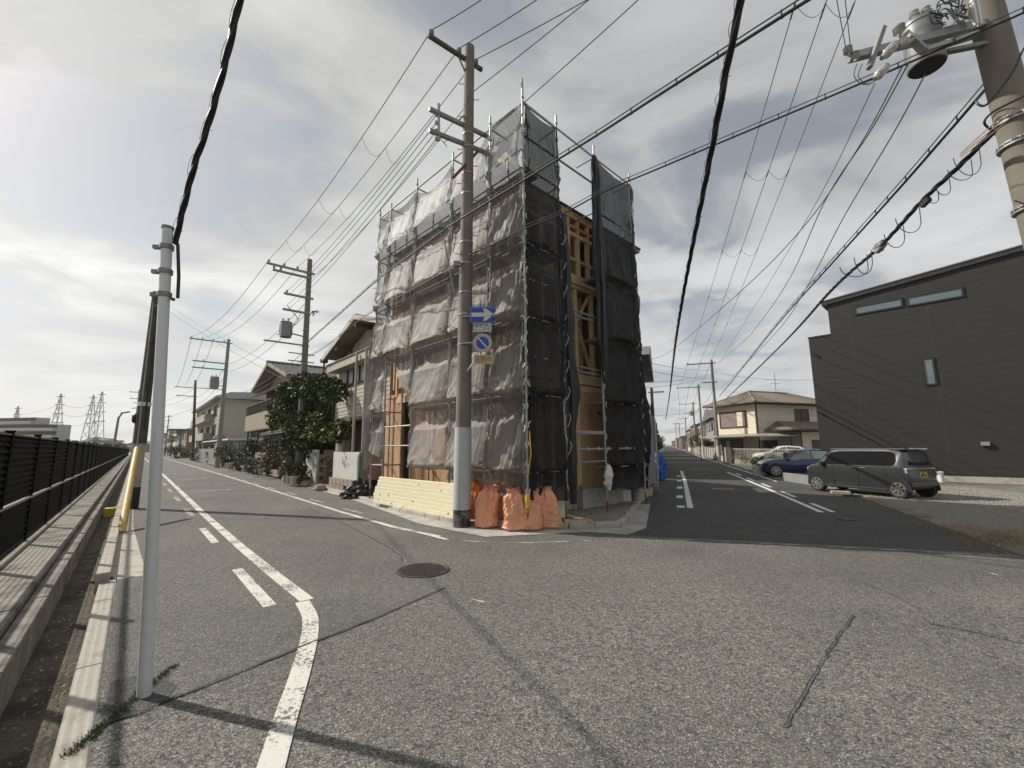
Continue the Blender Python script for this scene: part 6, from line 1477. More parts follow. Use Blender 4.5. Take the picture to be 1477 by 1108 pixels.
car('parked_van',vst,M_van,.285,(wbh,-wbh),.675,[[(1.02,.04),(.74,.90),(.49,.93),(.46,.03)],[(.455,.03),(.485,.93),(-.135,.93),(-.125,.03)],[(-.13,.03),(-.14,.93),(-.985,.93),(-.98,.03)],[(-.985,.03),(-.99,.93),(-1.16,.92),(-1.27,.80),(-1.29,.35),(-1.22,.08),(-1.12,.03)]],'dark grey boxy minivan with a yellow number plate parked on the gravel lot',M_cglass,(vc.x,vc.y,.012),head,front=4,extra=vextra,cat='van')
# blue hatchback
M_bluecar=material('dark_blue_car_paint',(0.006,0.012,0.085),.22,.3,var=.03,coat=1.0)
hst=[(2.2,.34,.55,.60,.45,.5,.42),(2.12,.22,.66,.72,.72,.74,.62),(1.8,.20,.76,.84,.83,.84,.74),(1.15,.20,.88,.98,.86,.87,.74),(.95,.20,.92,1.03,.86,.87,.72),(.15,.20,.95,1.46,.86,.87,.62),(-.4,.20,.97,1.52,.86,.87,.60),(-1.3,.20,1.0,1.45,.86,.87,.58),(-2.0,.24,1.0,1.18,.84,.85,.62),(-2.15,.30,.9,1.0,.80,.80,.66),(-2.2,.4,.7,.74,.7,.7,.6)]
hst=[(1.8+(s[0]-1.8)*.45 if s[0]>1.8 else s[0],s[1],.2+(s[2]-.2)*.93,.2+(s[3]-.2)*.93)+tuple(s[4:]) for s in hst]
def lamp_x(o,at):
    for s in (1,-1):
        mb=MB(); mb.extr([(1.98,s*.60,.62),(1.70,s*.80,.72),(1.68,s*.83,.66),(1.96,s*.72,.55)],(0,0,.05)); mb.build('headlamp',M_lens,o,local=True)
        for x in (.45,-.75): mb=MB(); mb.box((x-.1,s*.86,.86),(x+.1,s*.885,.89)); mb.build('door_handle',M_rim,o,local=True)
        mb=MB(); mb.box((-2.18,s*.5,.85),(-1.95,s*.83,.98)); mb.build('tail_lamp',M_rlamp,o,local=True)
    mb=MB(); mb.box((2.02,-.17,.36),(2.06,.17,.50)); mb.build('number_plate',M_white,o,local=True)
gw_=G(1120,688); axc=-T.n; hd=math.atan2(axc.y,axc.x); L2=Vector((-axc.y,axc.x,0))
# nearer flank is on the car's left; front wheel touches at gw_
cc=gw_-axc*1.35-L2*.80
hw_=[[(.80,.05),(.22,.86),(-.28,.93),(-.30,.04)],[(-.36,.04),(-.34,.93),(-1.15,.90),(-1.12,.06)],[(-1.18,.08),(-1.2,.88),(-1.55,.55),(-1.6,.2)]]
car('parked_car',hst,M_bluecar,.32,(1.35,-1.35),.86,hw_,'dark blue hatchback parked nose towards the street beside the dark house',M_cglass2,(cc.x,cc.y),hd,front=4,rear=7,extra=lamp_x)
M_whitecar=material('white_car_paint',(0.62,0.63,0.64),.25,0,var=.02,coat=1.0)
sst=[(2.2,.4,.75,.8,.5,.55,.5),(2.1,.28,.86,.92,.78,.80,.7),(1.8,.26,.96,1.02,.88,.89,.78),(1.15,.26,1.03,1.12,.90,.91,.76),(.95,.26,1.06,1.17,.90,.91,.74),(.25,.26,1.08,1.60,.90,.91,.66),(-.4,.26,1.10,1.66,.90,.91,.64),(-1.3,.26,1.14,1.60,.90,.91,.60),(-1.95,.3,1.14,1.28,.88,.88,.62),(-2.1,.36,1.0,1.08,.84,.84,.66),(-2.15,.45,.8,.84,.7,.7,.6)]
sst=[(1.8+(s[0]-1.8)*.45 if s[0]>1.8 else s[0],s[1],.2+(s[2]-.2)*.93,.2+(s[3]-.2)*.93)+tuple(s[4:]) for s in sst]
gw2=G(1103,671.5); axs=-T.n; cc=gw2-axs*1.35-L2*.85
car('parked_car',sst,M_whitecar,.35,(1.35,-1.35),.90,[[(.82,.06),(.30,.86),(-.28,.92),(-.30,.05)],[(-.36,.05),(-.34,.92),(-1.2,.80),(-1.4,.35),(-1.2,.10)]],'white crossover car parked behind the blue hatchback',M_cglass,(cc.x,cc.y),hd,front=4,rear=7,extra=lamp_x)
c3=T.p(11.2,31.5); car('parked_car',sst,M_whitecar,.35,(1.35,-1.35),.90,[[(.82,.06),(.30,.86),(-.28,.92),(-.30,.05)],[(-.36,.05),(-.34,.92),(-1.2,.80),(-1.4,.35),(-1.2,.10)]],'second white car, only its roof and glass showing above the blue hatchback',M_cglass,(c3.x,c3.y),hd+PI,front=4,rear=7,extra=lamp_x)
for k,(s_,w_,m,lab) in enumerate(((53.5,8.2,M_whitecar,'white car under the far end of the carport'),(50.6,9.0,material('silver_paint',(0.30,0.33,0.36),.3,.5,coat=.6),'silver car parked at the near end of the carport'))):
    c=S.p(w_+1,s_); car('parked_car',hst,m,.32,(1.35,-1.35),.86,hw_,lab,M_cglass,(c.x,c.y),math.atan2(-S.n.y,-S.n.x),front=4,rear=7,extra=lamp_x)
# scooter far down the left road
c=S.p(6.0,100); scq=empty('motor_scooter',c,'small white scooter parked far down the left road','scooter')
for d_ in (-.55,.55): MB().lathe([(.15,-.05),(.24,-.04),(.24,.04),(.15,.05)],(c.x+d_*S.u.x,c.y+d_*S.u.y,.24),14,'X').build('wheel',M_tyre,scq)
mb=MB(); mb.extr([Vector((c.x,c.y,0))+S.u*a+Vector((0,0,z)) for a,z in ((-.7,.4),(.35,.3),(.6,1.05),(.5,1.1),(.3,.5),(0,.45),(-.05,.75),(-.7,.8))],S.n*.3); mb.build('body',M_white,scq)
# ================================================================ trees and plants
def leaf_mat(name,c1,c2,sc=1.5,rough=.55):
    m=material(name,c1,rough,col2=c2,scale=sc,thr=(.38,.62),spec=.18,fine=.25,fscale=25); return m
M_leaf=leaf_mat('evergreen_leaf',(0.026,0.042,0.013),(0.080,0.105,0.028)); M_leafy=leaf_mat('yellow_green_leaf',(0.10,0.12,0.02),(0.20,0.17,0.03))
M_leafp=leaf_mat('pot_plant_leaf',(0.03,0.05,0.015),(0.08,0.10,0.035),6); M_leafb=leaf_mat('brownish_leaf',(0.07,0.055,0.03),(0.13,0.10,0.045),3)
M_bark=material('bark',(0.09,0.07,0.05),.9,var=.3,scale=10,bump=.6)
def leaves(mb,cl,n,L_,rnd,flat=.35):
    tot=sum(r**2 for _,r in cl)
    for c,r in cl:
        for i in range(int(n*r*r/tot)):
            d=Vector((rnd.gauss(0,1),rnd.gauss(0,1),rnd.gauss(0,1)+.15)).normalized(); q=c+d*r*(rnd.random()**.30); q.z=c.z+(q.z-c.z)*.85
            a=(d*.8+Vector((rnd.gauss(0,.7),rnd.gauss(0,.7),rnd.gauss(0,.7)-.25))).normalized(); s=a.cross(Vector((rnd.gauss(0,1),rnd.gauss(0,1),rnd.gauss(0,1)))).normalized(); l=L_*rnd.uniform(.6,1.3); w_=l*flat
            k=len(mb.v); mb.v+=[q,q+a*l*.5+s*w_,q+a*l,q+a*l*.5-s*w_]; mb.f.append((k,k+1,k+2,k+3))
def limbs(mb,base,cl,r,rnd):
    top=Vector((base.x,base.y,base.z)); 
    for c,_ in cl:
        m_=base.lerp(c,.5)+Vector((rnd.gauss(0,.1),rnd.gauss(0,.1),.1)); mb.tube([base,m_,c],[r,r*.5,r*.15],6)
def tree(name,base,h0,cl,n,L_,label,lm,tr=.13,seed=1,cat='tree',extra=None,group=None):
    rnd=random.Random(seed); base=Vector(base); o=empty(name,base,label,cat,group); f=base+Vector((0,0,h0)); mb=MB(); mb.tube([base,base+Vector((.03,.02,h0*.5)),f],[tr*1.25,tr,tr*.8],10); mb.build('trunk',M_bark,o,smooth=True)
    mb=MB(); limbs(mb,f,cl,tr*.6,rnd); mb.build('limbs',M_bark,o,smooth=True)
    mb=MB(); leaves(mb,cl,n,L_,rnd); mb.build('crown',lm,o,fix=False)
    if extra: mb=MB(); leaves(mb,extra[0],extra[1],L_,rnd); mb.build('yellow_leaves',extra[2],o,fix=False)
    return o
# big evergreen on the left road
rn=random.Random(4)
ctr=S.p(6.7,25.2)
def tp(px,py,w_=6.9): q=WP(px,py,S.n*w_,-41); return q
shape=[(440,556,.75),(420,565,.7),(460,560,.8),(480,565,.6),(402,590,.6),(430,590,.95),(462,590,1.0),(483,595,.75),(410,612,.75),(440,618,.95),(470,620,.95),(488,622,.55),(398,610,.45),(425,638,.6),(450,640,.75),(475,640,.65),(445,575,.9),(413,578,.5)]
cl=[(tp(px,py,6.6+rn.uniform(-.5,1.0)),r) for px,py,r in shape]
yl=[(tp(393,605,6.2),.45),(tp(400,598,6.0),.4),(tp(406,590,6.1),.35),(tp(398,618,6.1),.4),(tp(470,628,5.8),.3),(tp(445,625,5.8),.3),(tp(458,600,5.9),.25)]
tb=S.p(7.2,22.8,.09)
tree('evergreen_tree',S.p(7.3,24.6,.09),1.5,cl,17000,.17,'big dark evergreen tree with a few yellow green leaves overhanging the pavement',M_leaf,.16,5,extra=(yl,380,M_leafy))
# shrubs and pots along the left kerb
def potted(px,py,pr,ph,hh,pm,lab,seed,sp=.22,n=320,L_=.10,lm=None,shape='pot'):
    g=G(px,py,.09) if py<716 else G(px,py); o=empty('potted_plant',g,lab,'potted plant','potted plants along the left kerb'); rnd=random.Random(seed)
    if shape=='box': mb=MB(); mb.box((g.x-pr*1.5,g.y-pr,g.z),(g.x+pr*1.5,g.y+pr,g.z+ph)); mb.build('planter',pm,o,bevel=.01)
    else: MB().lathe([(pr*.75,0),(pr,ph*.93),(pr*1.08,ph*.94),(pr*1.08,ph),(pr*.9,ph)],g,18).build('pot',pm,o,smooth=True)
    mb=MB()
    for k in range(6):
        a=rnd.uniform(0,6.28); mb.tube([g+Vector((0,0,ph)),g+Vector((math.cos(a)*sp*.5,math.sin(a)*sp*.5,ph+hh*.6)),g+Vector((math.cos(a)*sp,math.sin(a)*sp,ph+hh))],[.012,.008,.004],5)
    mb.build('stems',M_bark,o); mb=MB(); cl=[(g+Vector((rnd.uniform(-sp,sp),rnd.uniform(-sp,sp),ph+hh*rnd.uniform(.25,.95))),sp*rnd.uniform(.5,.9)) for k in range(5)]; leaves(mb,cl,n,L_,rnd); mb.build('leaves',lm or M_leafp,o,fix=False)
M_potc=material('cream_pot',(0.42,0.40,0.30),.6,var=.08); M_poty=material('yellow_green_pot',(0.38,0.37,0.18),.55,var=.08); M_pott=material('terracotta',(0.25,0.10,0.05),.8,var=.15); M_potb=material('dark_plastic_pot',(0.025,0.025,0.028),.5)
P_=[(411,697,.11,.34,.5,M_poty,'slim yellowish pot, left one of the pair by the gate wall',M_leafb),(416,698,.11,.34,.5,M_poty,'slim yellowish pot, right one of the pair by the gate wall',M_leafp),
 (424,699,.19,.34,.75,M_potc,'large cream pot with a leafy plant beside the slim yellowish pots',M_leafp),(433,699,.14,.30,.7,M_potb,'dark blue grey pot with a plant next to the gate wall',M_leafp),
 (441,697,.16,.28,.35,M_pott,'terracotta pot against the rendered gate wall',M_leafb),
 (361,682,.26,.38,.5,M_potb,'black planter with green leaves near the block garden wall',M_leafp),(352,681,.17,.35,.6,M_potc,'pale pot beside the black planter',M_leafp),(345,679,.22,.25,.9,M_potb,'round dark pot with a dense green shrub farther along the kerb',M_leaf),
 (332,677,.3,.5,1.3,M_concl,'stone pot with a clipped round bush near the grey transformer pole',M_leaf),(341,678,.14,.25,.4,M_pott,'small terracotta pot between shrubs',M_leafp),(300,668,.2,.3,1.0,M_pott,'distant pot with an ochre plant beside the grey transformer pole',M_leafb)]
for k,a in enumerate(P_): potted(*a[:7],k+3,sp=a[1+1]*1.5,n=280,L_=.11,lm=a[7])
def bush(c,cl,n,L_,lab,lm,seed,name='bush'): 
    rnd=random.Random(seed); o=empty(name,c,lab,'bush'); mb=MB(); limbs(mb,Vector(c),cl,.03,rnd); mb.build('stems',M_bark,o); mb=MB(); leaves(mb,cl,n,L_,rnd); mb.build('leaves',lm,o,fix=False)
def cls(c,rx,rz,n,seed,r=.35):
    rnd=random.Random(seed); return [(Vector(c)+Vector((rnd.uniform(-rx,rx),rnd.uniform(-rx,rx),rnd.uniform(.1,rz))),r*rnd.uniform(.7,1.2)) for k in range(n)]
c=S.p(6.6,26.3,.09); bush(c,cls(c,.45,1.9,9,3,.4),1900,.11,'tall brownish green bush left of the pale pillar',M_leafp,3)
c=S.p(6.4,28.6,.55); bush(c,cls(c,.8,1.1,9,4,.35),1500,.10,'mixed shrubs with pink flowers on the low planter wall',M_leafb,4)
c=S.p(6.3,30.2,.09); bush(c,cls(c,.5,.7,6,5,.3),800,.10,'low green plants spilling over the kerb under the balcony',M_leafp,5)
c=S.p(6.6,35.5,.9); bush(c,cls(c,.7,1.4,8,6,.42),1300,.13,'green shrub hanging over the brown block wall under the balcony',M_leafp,6)
c=S.p(6.9,48.8,.05); bush(c,cls(c,.6,1.5,8,16,.45),1300,.13,'rounded green bush beside the carport',M_leaf,16)
c=S.p(8.2,71,.0); bush(c,cls(c,1.8,3.4,10,7,.9),1900,.22,'dark rounded tree behind the carport roof',M_leaf,7)
c=S.p(6.6,108,.0); bush(c,cls(c,1.2,3.6,10,8,.9),1600,.25,'tall dark hedge tree far along the left road',M_leaf,8)
c=S.p(6.6,19.7,.2); bush(c,cls(c,.2,1.1,6,9,.2),450,.09,'thin climbing plant between gate wall and white panels',M_leafb,9)
for k,(w_,s_,h,r,lm,lab) in enumerate(((5.9,56,2.6,.8,M_leafb,'brown green garden tree behind the long block wall'),(6.2,70,2.8,.9,M_leafp,'green garden tree farther along the block wall'),(6,84,3,1.0,M_leafb,'third garden tree down the right street'),(-1.5,58,2.7,.8,M_leafb,'reddish garden tree on the left of the right street'),(-1.3,74,3,1.0,M_leaf,'dark garden tree far on the left of the right street'),(5.9,112,3,1.2,M_leaf,'distant tree on the right of the right street'),(-1.6,100,3,1.2,M_leafb,'distant tree on the left of the right street'))):
    b=T.p(w_,s_,0); tree('garden_tree',b,1.3,[(b+Vector((rn.uniform(-r,r),rn.uniform(-r,r),1.5+rn.uniform(0,h-1.2))),r*.6) for _ in range(8)],1500,.17,lab,lm,.07,k+30)
c=T.p(6.7,40,.1); bush(c,cls(c,1.1,.5,10,10,.35),1300,.09,'low green hedge at the foot of the garden fence',M_leafp,10,'hedge')
c=T.p(8.0,37.8,.1); bush(c,cls(c,1.1,.5,10,11,.35),1300,.09,'low green hedge to the left of the white crossover',M_leafp,11,'hedge')
# palm-like plant by the dark post
c=T.p(7.9,22.2,.1); pm=empty('spiky_plant',c,'spiky long leaved plant in front of the blue hatchback','plant'); mb=MB(); rnd=random.Random(9)
for k in range(46):
    a=rnd.uniform(0,6.28); e=rnd.uniform(.2,1.35); d_=Vector((math.cos(a)*math.cos(e),math.sin(a)*math.cos(e),math.sin(e))); s_=d_.cross(Vector((0,0,1))).normalized()*.018; l=rnd.uniform(.8,1.25)
    mb.add([c-s_,c+s_,c+d_*l*.6+s_*.8,c+d_*l+Vector((0,0,-.15)),c+d_*l*.6-s_*.8],[(0,1,2,3,4)])
mb.build('leaves',leaf_mat('spiky_leaf',(0.035,0.038,0.025),(0.07,0.07,0.05)),pm,fix=False)
c=T.p(6.25,20.6,.02); bush(c,cls(c,.2,.3,4,12,.15),260,.07,'small weed clump by the block edging',M_leafp,12)
# slate lying by the van
g=G(1212,713); tag(MB().beam(g+Vector((-.2,.15,.06)),g+Vector((.25,-.1,.06)),.35,.08).build('concrete_scrap',M_conc),'flat broken concrete piece lying beside the van','concrete piece')
g=G(1224,716.5); tag(MB().beam(g+Vector((-.1,.1,.03)),g+Vector((.35,-.1,.03)),.22,.05).build('dark_scrap',M_black),'thin dark plate lying beside the broken concrete piece','debris')
# ================================================================ far town beyond the fence
M_far=material('far_wall',(0.36,0.36,0.34),.9,var=.06); M_farb=material('far_balcony',(0.50,0.50,0.48),.9,var=.04)
def fp(px,d,z=0): r=ray(px,640); k=d/math.hypot(r.x,r.y); return Vector((r.x*k,r.y*k,z))
D_=260
ab=empty('apartment_slab',fp(20,D_),'long pale five storey apartment slab far beyond the fence','apartment building')
A=fp(-60,D_*1.12); B=fp(46,D_); B2=fp(79,D_*.985); dn=(B-A).normalized(); back=Vector((-dn.y,dn.x,0)); back=back if back.y>0 else -back
mpp=D_/626.*1.15
mb=MB(); mb.extr([A,B,B+Vector((0,0,15.0)),A+Vector((0,0,15.0))],back*5); mb.build('wall',M_far,ab)
mb=MB(); mb.extr([B+dn*.1,B2,B2+Vector((0,0,12.2)),B+dn*.1+Vector((0,0,12.2))],back*5); mb.build('wall',M_far,ab)
for k in range(5):
    z=1.2+k*2.8
    for (p,q) in ((A,B),(B,B2)):
        if p is B and z>11: continue
        mb=MB(); mb.extr([p+Vector((0,0,z))-back*1.6,q+Vector((0,0,z))-back*1.6,q+Vector((0,0,z+1.15))-back*1.6,p+Vector((0,0,z+1.15))-back*1.6],back*.3); mb.build('balcony_band',M_farb,ab)
        mb=MB(); mb.extr([p+Vector((0,0,z+1.2))-back*.1,q+Vector((0,0,z+1.2))-back*.1,q+Vector((0,0,z+2.6))-back*.1,p+Vector((0,0,z+2.6))-back*.1],back*.2); mb.build('window_band',M_frame,ab)
rr=random.Random(8)
for k in range(34):
    px=82+k*3.8; d=rr.uniform(340,520); h=rr.uniform(3,5.5)+ (4 if 110<px<168 and rr.random()<.4 else 0); c=fp(px,d); wd=rr.uniform(7,11)
    fr=Frame(rr.uniform(-60,-20),(c.x,c.y)); house(fr,0,wd,0,rr.uniform(8,12),h,*hk(rr,'beyond the black fence'),wins='',group='distant houses beyond the fence')
hill=MB(); pts=[]
hp=[(60,0),(95,4),(115,10),(135,14),(165,12),(185,6),(230,5),(300,3),(380,0)]
for px,z in hp: pts.append(fp(px,560,z))
hill.add(pts+[fp(px,760,0) for px,_ in hp]+[fp(px,540,-1) for px,_ in hp],[(i,i+1,len(hp)+i+1,len(hp)+i) for i in range(len(hp)-1)]+[(2*len(hp)+i,2*len(hp)+i+1,i+1,i) for i in range(len(hp)-1)])
struct(hill.build('hill',material('far_hill_green',(0.10,0.11,0.07),.95,var=.3,scale=.05)))
bush(fp(100,300),[(fp(88+4*k,300+10*(k%3),rr.uniform(0,3)),rr.uniform(2,3.5)) for k in range(22)],5200,1.3,'band of dark trees far beyond the fence',M_leaf,77,'far_trees')
# pylons
M_pyl=material('pylon_steel',(0.34,0.35,0.36),.6,.3)
def pylon(px,ytop,d,label,W_=1.0):
    b=fp(px,d); zt=EYE+(644-ytop)/626.*b.length*.8+2; zt=YP(px,ytop,b.y).z
    o=empty('pylon',b,label,'pylon','pylons on the horizon'); H_=zt; mb=MB(); hw=H_*.085*W_; lv=[0,.2,.38,.54,.68,.80,.90,1.0]; wv=lambda f:hw*(1-f)**1.0*.9+hw*.05; r=.00055*d
    for i in range(len(lv)-1):
        a,bb=lv[i],lv[i+1]
        for sx,sy in ((-1,-1),(1,-1),(1,1),(-1,1)):
            mb.beam(b+Vector((sx*wv(a),sy*wv(a),a*H_)),b+Vector((sx*wv(bb),sy*wv(bb),bb*H_)),r*1.3,r*1.3)
        for s0,s1 in (((-1,-1),(1,-1)),((1,-1),(-1,-1)),((1,-1),(1,1)),((-1,-1),(-1,1))):
            mb.beam(b+Vector((s0[0]*wv(a),s0[1]*wv(a),a*H_)),b+Vector((s1[0]*wv(bb),s1[1]*wv(bb),bb*H_)),r*.8,r*.8)
    mb.build('lattice_tower',M_pyl,o)
    for k,f in enumerate((.50,.66,.81,.95)):
        l=H_*(.115-.014*k); MB().beam(b+Vector((-l,0,f*H_)),b+Vector((l,0,f*H_)),r,r*2).build('cross_arm',M_pyl,o)
    return o,b,H_
PY=[pylon(78,568,620,'lattice pylon left of the pair on the horizon'),pylon(126,570,640,'left lattice pylon of the close pair on the horizon'),pylon(138,565,600,'right lattice pylon of the close pair on the horizon'),pylon(18,586,760,'small lattice pylon behind the apartment slab')]
# far street lamp beyond the fence
c=fp(163,62); z=YP(167,596,c.y).z; sl_=empty('street_lamp',c,'slim grey street lamp behind the black fence','street lamp')
MB().tube([c,c+Vector((.25,0,z-.5)),c+Vector((.6,0,z))],[.14,.10,.07],8).build('mast',M_galvd,sl_,smooth=True); MB().beam(c+Vector((.5,0,z)),c+Vector((1.5,-.2,z+.1)),.22,.12).build('lamp_head',M_galvd,sl_)
# ================================================================ wires
def sagged(a,b,sag,n=28): 
    a=Vector(a);b=Vector(b); return [a.lerp(b,i/n)-Vector((0,0,4*sag*(i/n)*(1-i/n))) for i in range(n+1)]
def wire(a,b,sag,r,lab,m=None,grp=None,name='overhead_wire'):
    mb=MB(); mb.tube(sagged(a,b,sag),r,6); return tag(mb.build(name,m or M_wireg,smooth=True,fix=False),lab,'wire',grp)
def ext(px,py,z): return G(px,py,z)
gH='high wires over the left road'
# main pole top wires: to pole 1 on the left, and up over the camera on the right
P1arm=prA[0]; 
tops=[(T1[0],(690,0),P1arm[0],'leftmost of the three high wires from the corner pole'),(T1[1],(770,0),P1arm[1],'middle one of the three high wires from the corner pole'),(T1[2],(842,0),P1arm[2],'rightmost of the three high wires from the corner pole')]
segs=[]
for a,(px,py),b,lab in tops:
    far=ext(px,py,11.6); far=a+(far-a)*1.6
    wire(a,b,.45,.011,lab+', running off to the left',grp=gH); wire(a,far,.05,.011,lab+', rising out over the junction',grp=gH); segs.append((a,b))
def jump(mb,p,q,d,r=.006): mb.tube(sagged(p,q,d,10),r,5)
mb=MB()
for f in (.28,.52,.80):
    pts=[sagged(a,b,.45)[int(28*f)] for a,b in segs]; jump(mb,pts[0],pts[1],.45); jump(mb,pts[1],pts[2],.45)
tag(mb.build('hanging_jumpers',M_wireg),'thin loops hanging between the three high wires left of the corner pole','wire')
wire(PT.lerp(PB,.13)+Vector((-.02,-.15,0)),PT.lerp(PB,.13)+(ext(850,0,10.4)-PT.lerp(PB,.13))*1.5,.05,.010,'guard wire from just below the top of the corner pole up to the right')
wire(PT.lerp(PB,.125)+Vector((0,.1,0)),P1T.lerp(P1B,.10),.4,.010,'guard wire below the three high wires towards the tree pole')
gl2='low voltage wires between corner pole and tree pole'
for k in range(4):
    a=on49(633,150).lerp(on49(633,203),.28+.22*k)+Vector((-.06,.02,0)); c=P1B.lerp(P1T,[.825,.80,.755,.73][k])-S.n*(1.05); wire(a,c,.3,.010,['topmost','second','third','lowest'][k]+' of the four low voltage wires left of the corner pole',grp=gl2)
e1=on49(700,197); wire(e1,e1+(ext(917,0,9.8)-e1)*1.5,.05,.010,'wire from the right end of the upper crossarm rising over the scaffolding')
# messenger cables crossing in front of the scaffolding
def bundle(name,path,r,lab,hang=.07,n=24,clip=True,m=None):
    o=empty(name,path[0],lab,'cable'); P_=dense3(path,10); mb=MB(); mb.tube(P_,r,8); mb.build('cable',m or M_wire,o,smooth=True,fix=False)
    mb=MB(); Q=[p+Vector((0,0,hang)) for p in P_]; mb.tube(Q,max(.006,r*.5),6); mb.build('messenger_wire',M_wireg,o,smooth=True,fix=False)
    if clip:
        mb=MB(); L_=0; nx=.5
        for i in range(1,len(P_)):
            L_+=(P_[i]-P_[i-1]).length
            if L_>nx: mb.tube([Q[i]+Vector((0,0,.01)),P_[i]-Vector((0,0,r*1.4))],r*.55,5); nx+=.62 if P_[i].length<30 else 1.4
        mb.build('hanger_clips',M_wire,o,fix=False)['kind']='stuff'
    return o
def track(pix,y0,y1):
    """measured sight lines, depth sliding evenly (in perspective) from y0 to y1"""
    n=len(pix); xs=[0]
    for (a,b),(c,d) in zip(pix[:-1],pix[1:]): xs.append(xs[-1]+math.hypot(c-a,d-b))
    return [YP(px,py,1/((1/y0)*(1-x/xs[-1])+(1/y1)*(x/xs[-1]))) for (px,py),x in zip(pix,xs)]
bundle('aerial_cable',track([(1225,-32),(1166,0),(960,131),(850,202),(757,259),(680,306),(641,331)],3.6,9.35),.018,'thick black aerial cable sweeping from the top right to the corner pole')
bundle('aerial_cable',track([(641,332),(600,362),(540,408),(500,444),(455,484),(441,497)],9.3,24.5),.018,'black aerial cable from the corner pole down to the tree pole')
bundle('aerial_cable',track([(1560,-25),(1477,18),(1415,45),(1250,117),(960,239),(875,275),(814,307),(757,330),(716,350),(676,368)],4.4,9.25),.014,'thin black aerial cable passing under the transformer to the corner pole')
bundle('aerial_cable',track([(664,382),(634,396),(600,415),(529,455),(470,500),(441,517)],9.3,24.4),.013,'lower aerial cable from the corner pole past the gable to the tree pole',clip=False)
# thick cable over the junction
def twisted(name,path,r,lab,loops=True,turns=3.2,mats=None):
    o=empty(name,path[0],lab,'cable'); P_=dense3(path,40); L_=0; S3=[[],[],[]]; lp=MB()
    for i,p in enumerate(P_):
        if i: L_+=(p-P_[i-1]).length
        d=(P_[min(i+1,len(P_)-1)]-P_[max(i-1,0)]).normalized(); a=d.cross(Vector((0,0,1))).normalized(); b=d.cross(a)
        for k in range(3):
            t=L_*turns+2*PI*k/3; S3[k].append(p+(a*math.cos(t)+b*math.sin(t))*r*1.05)
    for k in range(3): MB().tube(S3[k],r,7).build('cable_strand',M_wire,o,smooth=True,fix=False)
    if loops:
        L_=0; nx=.15; rl=random.Random(6)
        for i in range(1,len(P_)):
            L_+=(P_[i]-P_[i-1]).length
            if L_>nx:
                d=(P_[i]-P_[i-1]).normalized(); a=d.cross(Vector((0,0,1))).normalized(); b=a.cross(d); h=r*rl.uniform(1.2,2.6); w_=.12*rl.uniform(.7,1.3)
                c=P_[i]; pts=[c+d*w_*math.cos(t)+(-a*.8+b*.4)*h*math.sin(t)*1.5 for t in [PI*j/8 for j in range(9)]]; lp.tube(pts,r*.16,4); 
                if rl.random()<.5: lp.tube([c,c+a*r*rl.uniform(2,3.2)],r*.2,4)
                nx+=rl.uniform(.18,.34)
        lp.build('lashing_wire',M_wire,o,fix=False)['kind']='stuff'
    return o
twisted('aerial_cable',track([(1078,-60),(1069,0),(1050,90),(1030,198),(1012,290),(996,370),(983,440),(973,505),(967,560)],3.2,26),.020,'very thick black bundled cable hanging down the middle of the sky')
wire(YP(967,560,26),YP(960,605,40),.1,.03,'end of the thick black bundle dropping behind the far roofs',M_wire)
twisted('aerial_cable',track([(362,-60),(346,0),(325,90),(300,180),(280,240),(262,310),(257,332),(253,352)],2.3,3.25),.011,'thick black lashed cable from the top edge down to the white post',turns=9)
wire(YP(250,432,3.27),lpz+Vector((.05,-.1,0)),.02,.014,'short black cable from the white post back to the leaning pole',M_wire)
# high wires over the right street
RT=RP[0]; top0,res0=RT[1],RT[2]
insr=res0[0]
gR2='high wires over the right street'
for k,((px,py),m,lab) in enumerate((((1146,0),M_wireb,'left brownish high wire over the right street'),((1190,0),M_wireg,'middle grey high wire over the right street'),((1231,0),M_wireb,'right brownish high wire over the right street'))):
    near=ext(px,py,11.3); b=insr[min(k,2)]; near=b+(near-b)*1.12; wire(near,b,.25,.011,lab,m,gR2)
    segs=None
nr=[insr[k]+(ext(px,0,11.3)-insr[k])*1.12 for k,px in enumerate((1146,1190,1231))]
mb=MB()
for f in (.13,.25,.40,.55,.70,.82):
    pts=[sagged(nr[k],insr[k],.25)[int(28*f)] for k in range(3)]; jump(mb,pts[0],pts[1],.35); jump(mb,pts[1],pts[2],.35)
    for k in range(3):
        q=sagged(nr[k],insr[k],.25); i=int(28*f); mb.tube([q[i],q[i].lerp(q[i+1],.25)],.02,6)
tag(mb.build('hanging_jumpers',M_wireg),'thin loops hanging between the three high wires of the right street','wire')
for (px,py),n_ in (((1231,0),1),): pass
for k,(pix,y0,y1,r,m,lab) in enumerate((([(1262,120),(1200,250),(1150,340),(1090,440),(1052,500),(1035,530)],5.0,42,.006,M_wireg,'thin faint wire from the near crossarm down the right street'),
    ([(1302,95),(1240,210),(1165,320),(1085,405),(1000,480),(960,511),(930,521)],5.0,30,.009,M_wireg,'wire from the near crossarm swinging left across the right street'),
    ([(1310,92),(1255,190),(1190,290),(1140,400),(1100,460),(1070,495),(1030,528)],5.0,42,.010,M_wireg,'knotted wire from the near crossarm to the nearest street pole'),
    ([(1334,108),(1290,190),(1215,317),(1160,420),(1110,490),(1040,560)],5.2,42,.010,M_wireg,'smooth dark wire running below the transformer down the right street'),
    ([(700,0),(690,0)],9,9,.001,M_wireg,''))):
    if not lab: continue
    mb=MB(); mb.tube(dense3(track(pix,y0,y1),8),r,6); tag(mb.build('overhead_wire',m,smooth=True,fix=False),lab,'wire')
mb=MB()
for p,q in (((1205,-10),(1222,80)),((1218,-10),(1228,80))): mb.tube([YP(p[0],p[1],4.9),YP(q[0],q[1],5.1)],.006,5)
